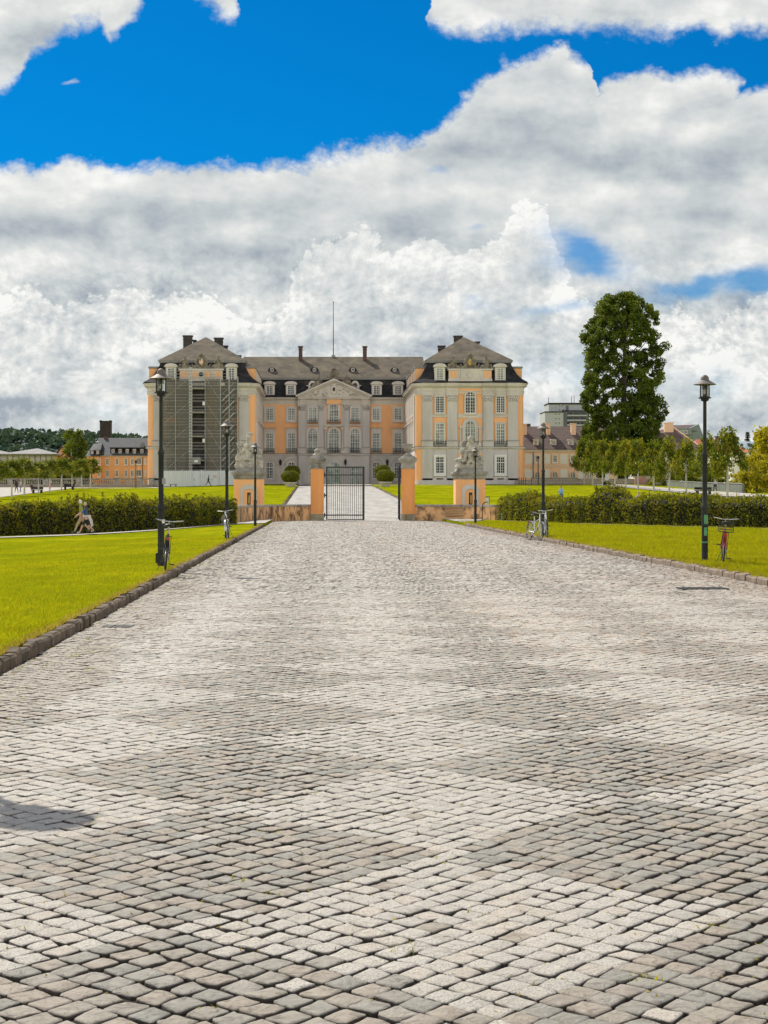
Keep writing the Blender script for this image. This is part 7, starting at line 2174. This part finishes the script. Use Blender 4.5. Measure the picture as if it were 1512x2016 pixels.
def person(lab, loc, heading, h=1.72, stride=.0, lean=0.0, top=(.2, .2, .2), legs=(.05, .05, .06), shoes=(.05, .045, .04), hair=(.2, .15, .1), arms=((0.1, .3), (-.1, .3)), shorts=False, skirt=False, seated=False, bag=False, hairlong=False, sleeves='short', head_down=0.0, vest=None):
    """local: x forward, y left, z up. arms: (upper swing, elbow bend) for left, right"""
    t = thing('person', lab, 'person', loc, heading)
    k = h / 1.74
    J = {}
    hipz = .92 if not seated else .50
    sl_ = math.sin(lean)
    J['pel'] = (0, 0, hipz + .03); J['spine'] = (.02 + .2 * sl_, 0, hipz + .22); J['chest'] = (.40 * sl_, 0, hipz + .40); J['neck'] = (.02 + .58 * sl_, 0, hipz + .56); J['head0'] = (.04 + .62 * sl_ + head_down * .3, 0, hipz + .64); J['head1'] = (.05 + .66 * sl_ + head_down, 0, hipz + .73 - head_down * .3); J['head2'] = (.045 + .66 * sl_ + head_down * 1.3, 0, hipz + .81 - head_down * .5)
    rad = dict(pel=.145, spine=.125, chest=.150, neck=.058, head0=.062, head1=.092, head2=.070)
    ed = [('pel', 'spine'), ('spine', 'chest'), ('chest', 'neck'), ('neck', 'head0'), ('head0', 'head1'), ('head1', 'head2')]
    for s, nm in ((1, 'l'), (-1, 'r')):
        J['hip' + nm] = (0, s * .095, hipz - .04); rad['hip' + nm] = .105
        if seated:
            J['kn' + nm] = (.42, s * .11, .50); J['an' + nm] = (.44, s * .11, .09)
        else:
            a = stride * s; J['kn' + nm] = (.44 * math.sin(a) + .05, s * .10, hipz - .44 * math.cos(a) - .02)
            b = a - (.16 if a > 0 else .38) * abs(a) / max(abs(a), 1e-3) * min(1, abs(stride) * 2.5) * (0.2 if a > 0 else 1)
            J['an' + nm] = (J['kn' + nm][0] + .40 * math.sin(b), s * .10, max(.09, J['kn' + nm][2] - .40 * math.cos(b)))
        J['to' + nm] = (J['an' + nm][0] + .17, s * .12, max(.04, J['an' + nm][2] - .05))
        rad['kn' + nm] = .062; rad['an' + nm] = .042; rad['to' + nm] = .036
        ed += [('pel', 'hip' + nm), ('hip' + nm, 'kn' + nm), ('kn' + nm, 'an' + nm), ('an' + nm, 'to' + nm)]
        sw, bend = arms[0 if s > 0 else 1]
        c = J['chest']
        J['sh' + nm] = (c[0], s * .185, c[2] + .08); J['el' + nm] = (c[0] + .28 * math.sin(sw), s * .225, c[2] + .08 - .28 * math.cos(sw))
        q = sw + bend; e = J['el' + nm]
        J['wr' + nm] = (e[0] + .25 * math.sin(q), s * .22, e[2] - .25 * math.cos(q)); J['pa' + nm] = (e[0] + .33 * math.sin(q), s * .215, e[2] - .33 * math.cos(q))
        rad.update({'sh' + nm: .062, 'el' + nm: .042, 'wr' + nm: .028, 'pa' + nm: .034})
        ed += [('chest', 'sh' + nm), ('sh' + nm, 'el' + nm), ('el' + nm, 'wr' + nm), ('wr' + nm, 'pa' + nm)]
        pa = J['pa' + nm]
        for i, (L_, off) in enumerate(((.070, -.03), (.082, -.010), (.078, .010), (.062, .03))):
            J[f'f{i}' + nm] = (pa[0] + L_ * math.sin(q + .35) + off * math.cos(q), pa[1] - s * .012, pa[2] - L_ * math.cos(q + .35) + off * math.sin(q)); rad[f'f{i}' + nm] = .0095
            ed.append(('pa' + nm, f'f{i}' + nm))
        J['th' + nm] = (pa[0] + .05 * math.sin(q + 1.0), pa[1] - s * .03, pa[2] - .05 * math.cos(q + 1.0) + .01); rad['th' + nm] = .011; ed.append(('wr' + nm, 'th' + nm))
    names = list(J)
    bm = bmesh.new(); lay = bm.verts.layers.skin.verify()
    vv = {}
    for nm in names:
        v = bm.verts.new(Vector(J[nm]) * k); v[lay].radius = (rad[nm] * k, rad[nm] * k); v[lay].use_root = nm == 'pel'; vv[nm] = v
    for a, b in ed: bm.edges.new((vv[a], vv[b]))
    me = bpy.data.meshes.new('tmp'); bm.to_mesh(me); bm.free()
    o = bpy.data.objects.new('tmp', me); COL.objects.link(o)
    md = o.modifiers.new('s', 'SKIN'); md.use_smooth_shade = True
    sb = o.modifiers.new('u', 'SUBSURF'); sb.levels = 2; sb.render_levels = 2
    out = bpy.data.meshes.new_from_object(o.evaluated_get(bpy.context.evaluated_depsgraph_get()))
    bpy.data.objects.remove(o)
    out.name = 'body'
    for i, v in enumerate(out.vertices):      # flatten the torso front to back
        pass
    mt = [SKIN, plain('top', top, .9, .12, 6), plain('legs', legs, .9, .12, 6), plain('shoes', shoes, .7, .1, 6), plain('sleeve', vest or top, .9, .1, 6)]
    out.materials.clear()
    for m_ in mt: out.materials.append(m_)
    segs = [(a, b, Vector(J[a]) * k, Vector(J[b]) * k) for a, b in ed]

    def region(p):
        best, bd, bt = None, 9, 0
        for a, b, A, B in segs:
            d_ = B - A; t_ = max(0, min(1, (p - A).dot(d_) / d_.length_squared)); q_ = (p - (A + d_ * t_)).length - .6 * rad[a] * k
            if q_ < bd: bd, best, bt = q_, (a, b), t_
        a, b = best
        if a.startswith('head') or b.startswith('head') and a == 'neck': return 0
        if a[:2] == 'an' : return 3
        if a[:2] == 'kn': return (0 if shorts else 2) if bt < .9 else 3
        if a[:3] == 'hip' or b[:3] == 'hip': return 2 if not (shorts and bt > .95) else 0
        if a[:2] == 'sh': return 4 if sleeves != 'none' else 0
        if a[:2] == 'el': return 4 if sleeves == 'long' else 0
        if a[:2] in ('wr', 'pa'): return 0
        if a == 'pel': return 2 if p.z < (hipz + .04) * k else 1
        return 1
    for p in out.polygons:
        p.use_smooth = True; p.material_index = region(p.center)
    body = link('body', out, t)
    hd = Vector(J['head1']) * k
    mb = MB(); mb.ball(hd + Vector((-.012, 0, .030)) * k, (.100 * k, .086 * k, .105 * k), 12)
    if hairlong: mb.ball(hd + Vector((-.06, 0, -.06)) * k, (.05 * k, .08 * k, .13 * k), 10)
    # keep the face clear: cut the cap in front and below
    mb.v = [(x if not (x > hd.x + .035 * k and z < hd.z + .055 * k) else hd.x + .03 * k, y, z) for x, y, z in mb.v]
    mb.obj('hair', plain('hair', hair, .8, .15, 8), t)
    mb = MB(); mb.ball(hd + Vector((.088, 0, -.02)) * k, (.022 * k, .014 * k, .022 * k), 6); mb.obj('nose', SKIN, t)
    mb = MB()
    for s in (-1, 1): mb.ball(hd + Vector((.078, s * .034, .012)) * k, .012 * k, 6)
    mb.ball(hd + Vector((.076, 0, -.058)) * k, (.012 * k, .026 * k, .008 * k), 6)
    mb.obj('eyes_and_mouth', M['leather'], t)
    if skirt:
        mb = MB(); mb.lathe([(.15 * k, (hipz + .12) * k), (.19 * k, (hipz - .1) * k), (.27 * k, (hipz - .45) * k), (.25 * k, (hipz - .45) * k)], n=16, cap=False); mb.obj('skirt', mt[2], t)
    if bag:
        c = Vector(J['chest']) * k; mb = MB(); mb.ball(c + Vector((-.22, 0, -.06)) * k, (.13 * k, .15 * k, .22 * k), 10); mb.obj('backpack', plain('backpack', bag, .8, .1, 6), t)
    return t


zpp = -.16
# walking couple on the footpath (they walk to the left)
yc = 72.4
X1p, X2p = XX(159.5, yc), XX(172.5, yc)
person('elderly man in olive shirt and tan trousers walking on the path before the left hedge', (X1p, yc + .3, gz(X1p, yc) + LAWN + .01), PI - .02, 1.58, .42, .10, (.34, .36, .07), (.46, .34, .22), (.08, .07, .06), (.72, .70, .66), ((-.25, .5), (.35, .4)), vest=(.32, .34, .07), head_down=-.01)
w_ = person('woman in blue and white jacket and dark shorts walking beside the olive shirted man', (X2p, yc - .35, gz(X2p, yc) + LAWN + .01), PI + .03, 1.48, -.42, .06, (.07, .09, .14), (.02, .02, .025), (.45, .43, .40), (.62, .50, .34), ((.75, .35), (-.2, .35)), shorts=True, sleeves='short', vest=(.03, .07, .42), head_down=0)
mb = MB(); mb.ball((-.03, 0, .86), (.19, .19, .07), 14); limb(mb, [(-.12, .1, .84), (-.22, .12, .62), (-.25, .12, .38)], [.06, .05, .03]); limb(mb, [(-.14, -.05, .84), (-.24, -.06, .66), (-.28, -.06, .42)], [.05, .045, .03]); mb.obj('tied_jacket', plain('pale_jacket', (.62, .56, .54), .9, .1, 5), w_)
# others
X = XX(410, 240); person('person in dark clothes walking before the white hoarding', (X, 240, zl(X, 240) + .02), .1, 1.72, .45, .05, (.03, .025, .03), (.02, .02, .025), (.02, .02, .02), (.05, .04, .035), ((.4, .4), (-.4, .3)), sleeves='long')
X = XX(1105, 140); person('woman in blue top and skirt standing on the lawn behind the right hedge', (X, 140, zl(X, 140)), -PI / 2 - .5, 1.63, .05, 0, (.22, .42, .68), (.03, .10, .24), (.03, .03, .03), (.06, .035, .02), ((.25, 1.6), (.25, 1.5)), skirt=True, sleeves='long')
X = XX(1408, 190); person('man in pale grey shirt and dark trousers walking away on the right path', (X, 190, zl(X, 190) + .03), PI / 2 + .2, 1.7, .28, .05, (.50, .48, .50), (.02, .02, .022), (.02, .02, .02), (.10, .08, .07), ((.2, .3), (-.3, .25)), sleeves='long')
X = XX(32, 210); person('person in dark jacket standing on the left path beside the pale dressed one', (X, 210, zl(X, 210) + .03), -.5, 1.72, .2, 0, (.05, .04, .04), (.03, .03, .04), (.03, .03, .03), (.10, .07, .05), ((.2, .5), (-.2, .4)), sleeves='long')
X = XX(38, 210); person('person in pale top and jeans on the left path beside the dark jacketed one', (X, 211, zl(X, 211) + .03), -2.2, 1.68, .2, 0, (.50, .47, .38), (.16, .19, .22), (.2, .2, .2), (.35, .26, .16), ((.1, .5), (-.2, .4)))
X = XX(62, 214); person('person in dark top seated low beside the left path', (X, 214, zl(X, 214)), -1.2, 1.6, 0, .15, (.06, .05, .05), (.36, .25, .18), (.1, .08, .07), (.45, .32, .18), ((.5, .6), (.4, .5)), seated=True)
X = XX(99, 226); person('woman in white top and pink skirt on the left path', (X, 226, zl(X, 226) + .03), -2.0, 1.62, .1, 0, (.66, .60, .58), (.62, .13, .16), (.2, .1, .1), (.30, .20, .12), ((.2, .4), (0, .3)), skirt=True)
for (px_, Y_, hr_, tp, lab) in ((1257, 132, (.40, .30, .24), (.50, .40, .36), 'grey haired person in pale clothes seated behind the right hedge'), (1278.5, 131, (.72, .70, .68), (.70, .68, .66), 'white haired person in white shirt seated behind the right hedge')):
    X = XX(px_, Y_); zs = zl(X, Y_)
    t = thing('garden_chair', ('plain chair under the grey haired person behind the right hedge' if px_ < 1260 else 'plain chair under the white haired person behind the right hedge'), 'chair', (X, Y_, zs), -PI / 2 + .3, 'chairs behind the right hedge')
    mb = MB(); mb.box(-.2, .22, -.21, .21, .36, .40); mb.obj('seat', M['iron'], t)
    mb = MB(); mb.box(-.24, -.2, -.21, .21, .40, .86); mb.obj('backrest', M['iron'], t)
    for a in (-.18, .18):
        for b in (-.18, .18): mb = MB(); mb.tube((a, b, 0), (a, b, .36), .018, n=6); mb.obj('leg', M['iron'], t)
    person(lab, (X, Y_, zs), -PI / 2 + .3, 1.68, 0, 0, tp, (.12, .12, .14), (.05, .05, .05), hr_, ((.4, .7), (.4, .7)), seated=True, sleeves='long')

# ================================================================== split meshes that hold separate pieces
def split_parts(o):
    me = o.data
    bm = bmesh.new(); bm.from_mesh(me); bm.verts.ensure_lookup_table()
    comp = {}; comps = []
    for v in bm.verts:
        if v.index in comp: continue
        st, cur = [v], []
        comp[v.index] = len(comps)
        while st:
            w = st.pop(); cur.append(w.index)
            for e in w.link_edges:
                q = e.other_vert(w)
                if q.index not in comp: comp[q.index] = len(comps); st.append(q)
        comps.append(cur)
    boxes = []
    for c in comps:
        co_ = np.array([bm.verts[i].co for i in c]); boxes.append((co_.min(0) - .012, co_.max(0) + .012))
    par = list(range(len(comps)))

    def find(i):
        while par[i] != i: par[i] = par[par[i]]; i = par[i]
        return i
    for i in range(len(comps)):
        for j in range(i):
            if np.all(boxes[i][0] <= boxes[j][1]) and np.all(boxes[j][0] <= boxes[i][1]): par[find(i)] = find(j)
    groups = {}
    for i in range(len(comps)): groups.setdefault(find(i), set()).update(comps[i])
    if len(groups) < 2: bm.free(); return
    gl = list(groups.values())
    new = []
    for g in gl:
        b2 = bm.copy(); b2.verts.ensure_lookup_table()
        bmesh.ops.delete(b2, geom=[v for v in b2.verts if v.index not in g], context='VERTS')
        m2 = bpy.data.meshes.new(me.name); b2.to_mesh(m2); b2.free()
        for m_ in me.materials: m2.materials.append(m_)
        new.append(m2)
    bm.free()
    o.data = new[0]
    nm = {'orange_panels': 'orange_panel', 'attic_panels': 'attic_panel', 'raised_panels': 'raised_panel', 'facade_mouldings': 'facade_moulding', 'pilaster_strips': 'pilaster_strip', 'hinges': 'hinge'}.get(o.name.split('.')[0], o.name.split('.')[0])
    o.name = nm
    for m2 in new[1:]:
        c = o.copy(); c.data = m2; c.name = nm; COL.objects.link(c); c.parent = o.parent


for o in list(bpy.data.objects):
    if o.type == 'MESH' and o.name.split('.')[0] in ('orange_panels', 'attic_panels', 'raised_panels', 'facade_mouldings', 'pilaster_strips', 'hinges', 'grey_facing', 'paint_smear', 'pediment_relief'): split_parts(o)
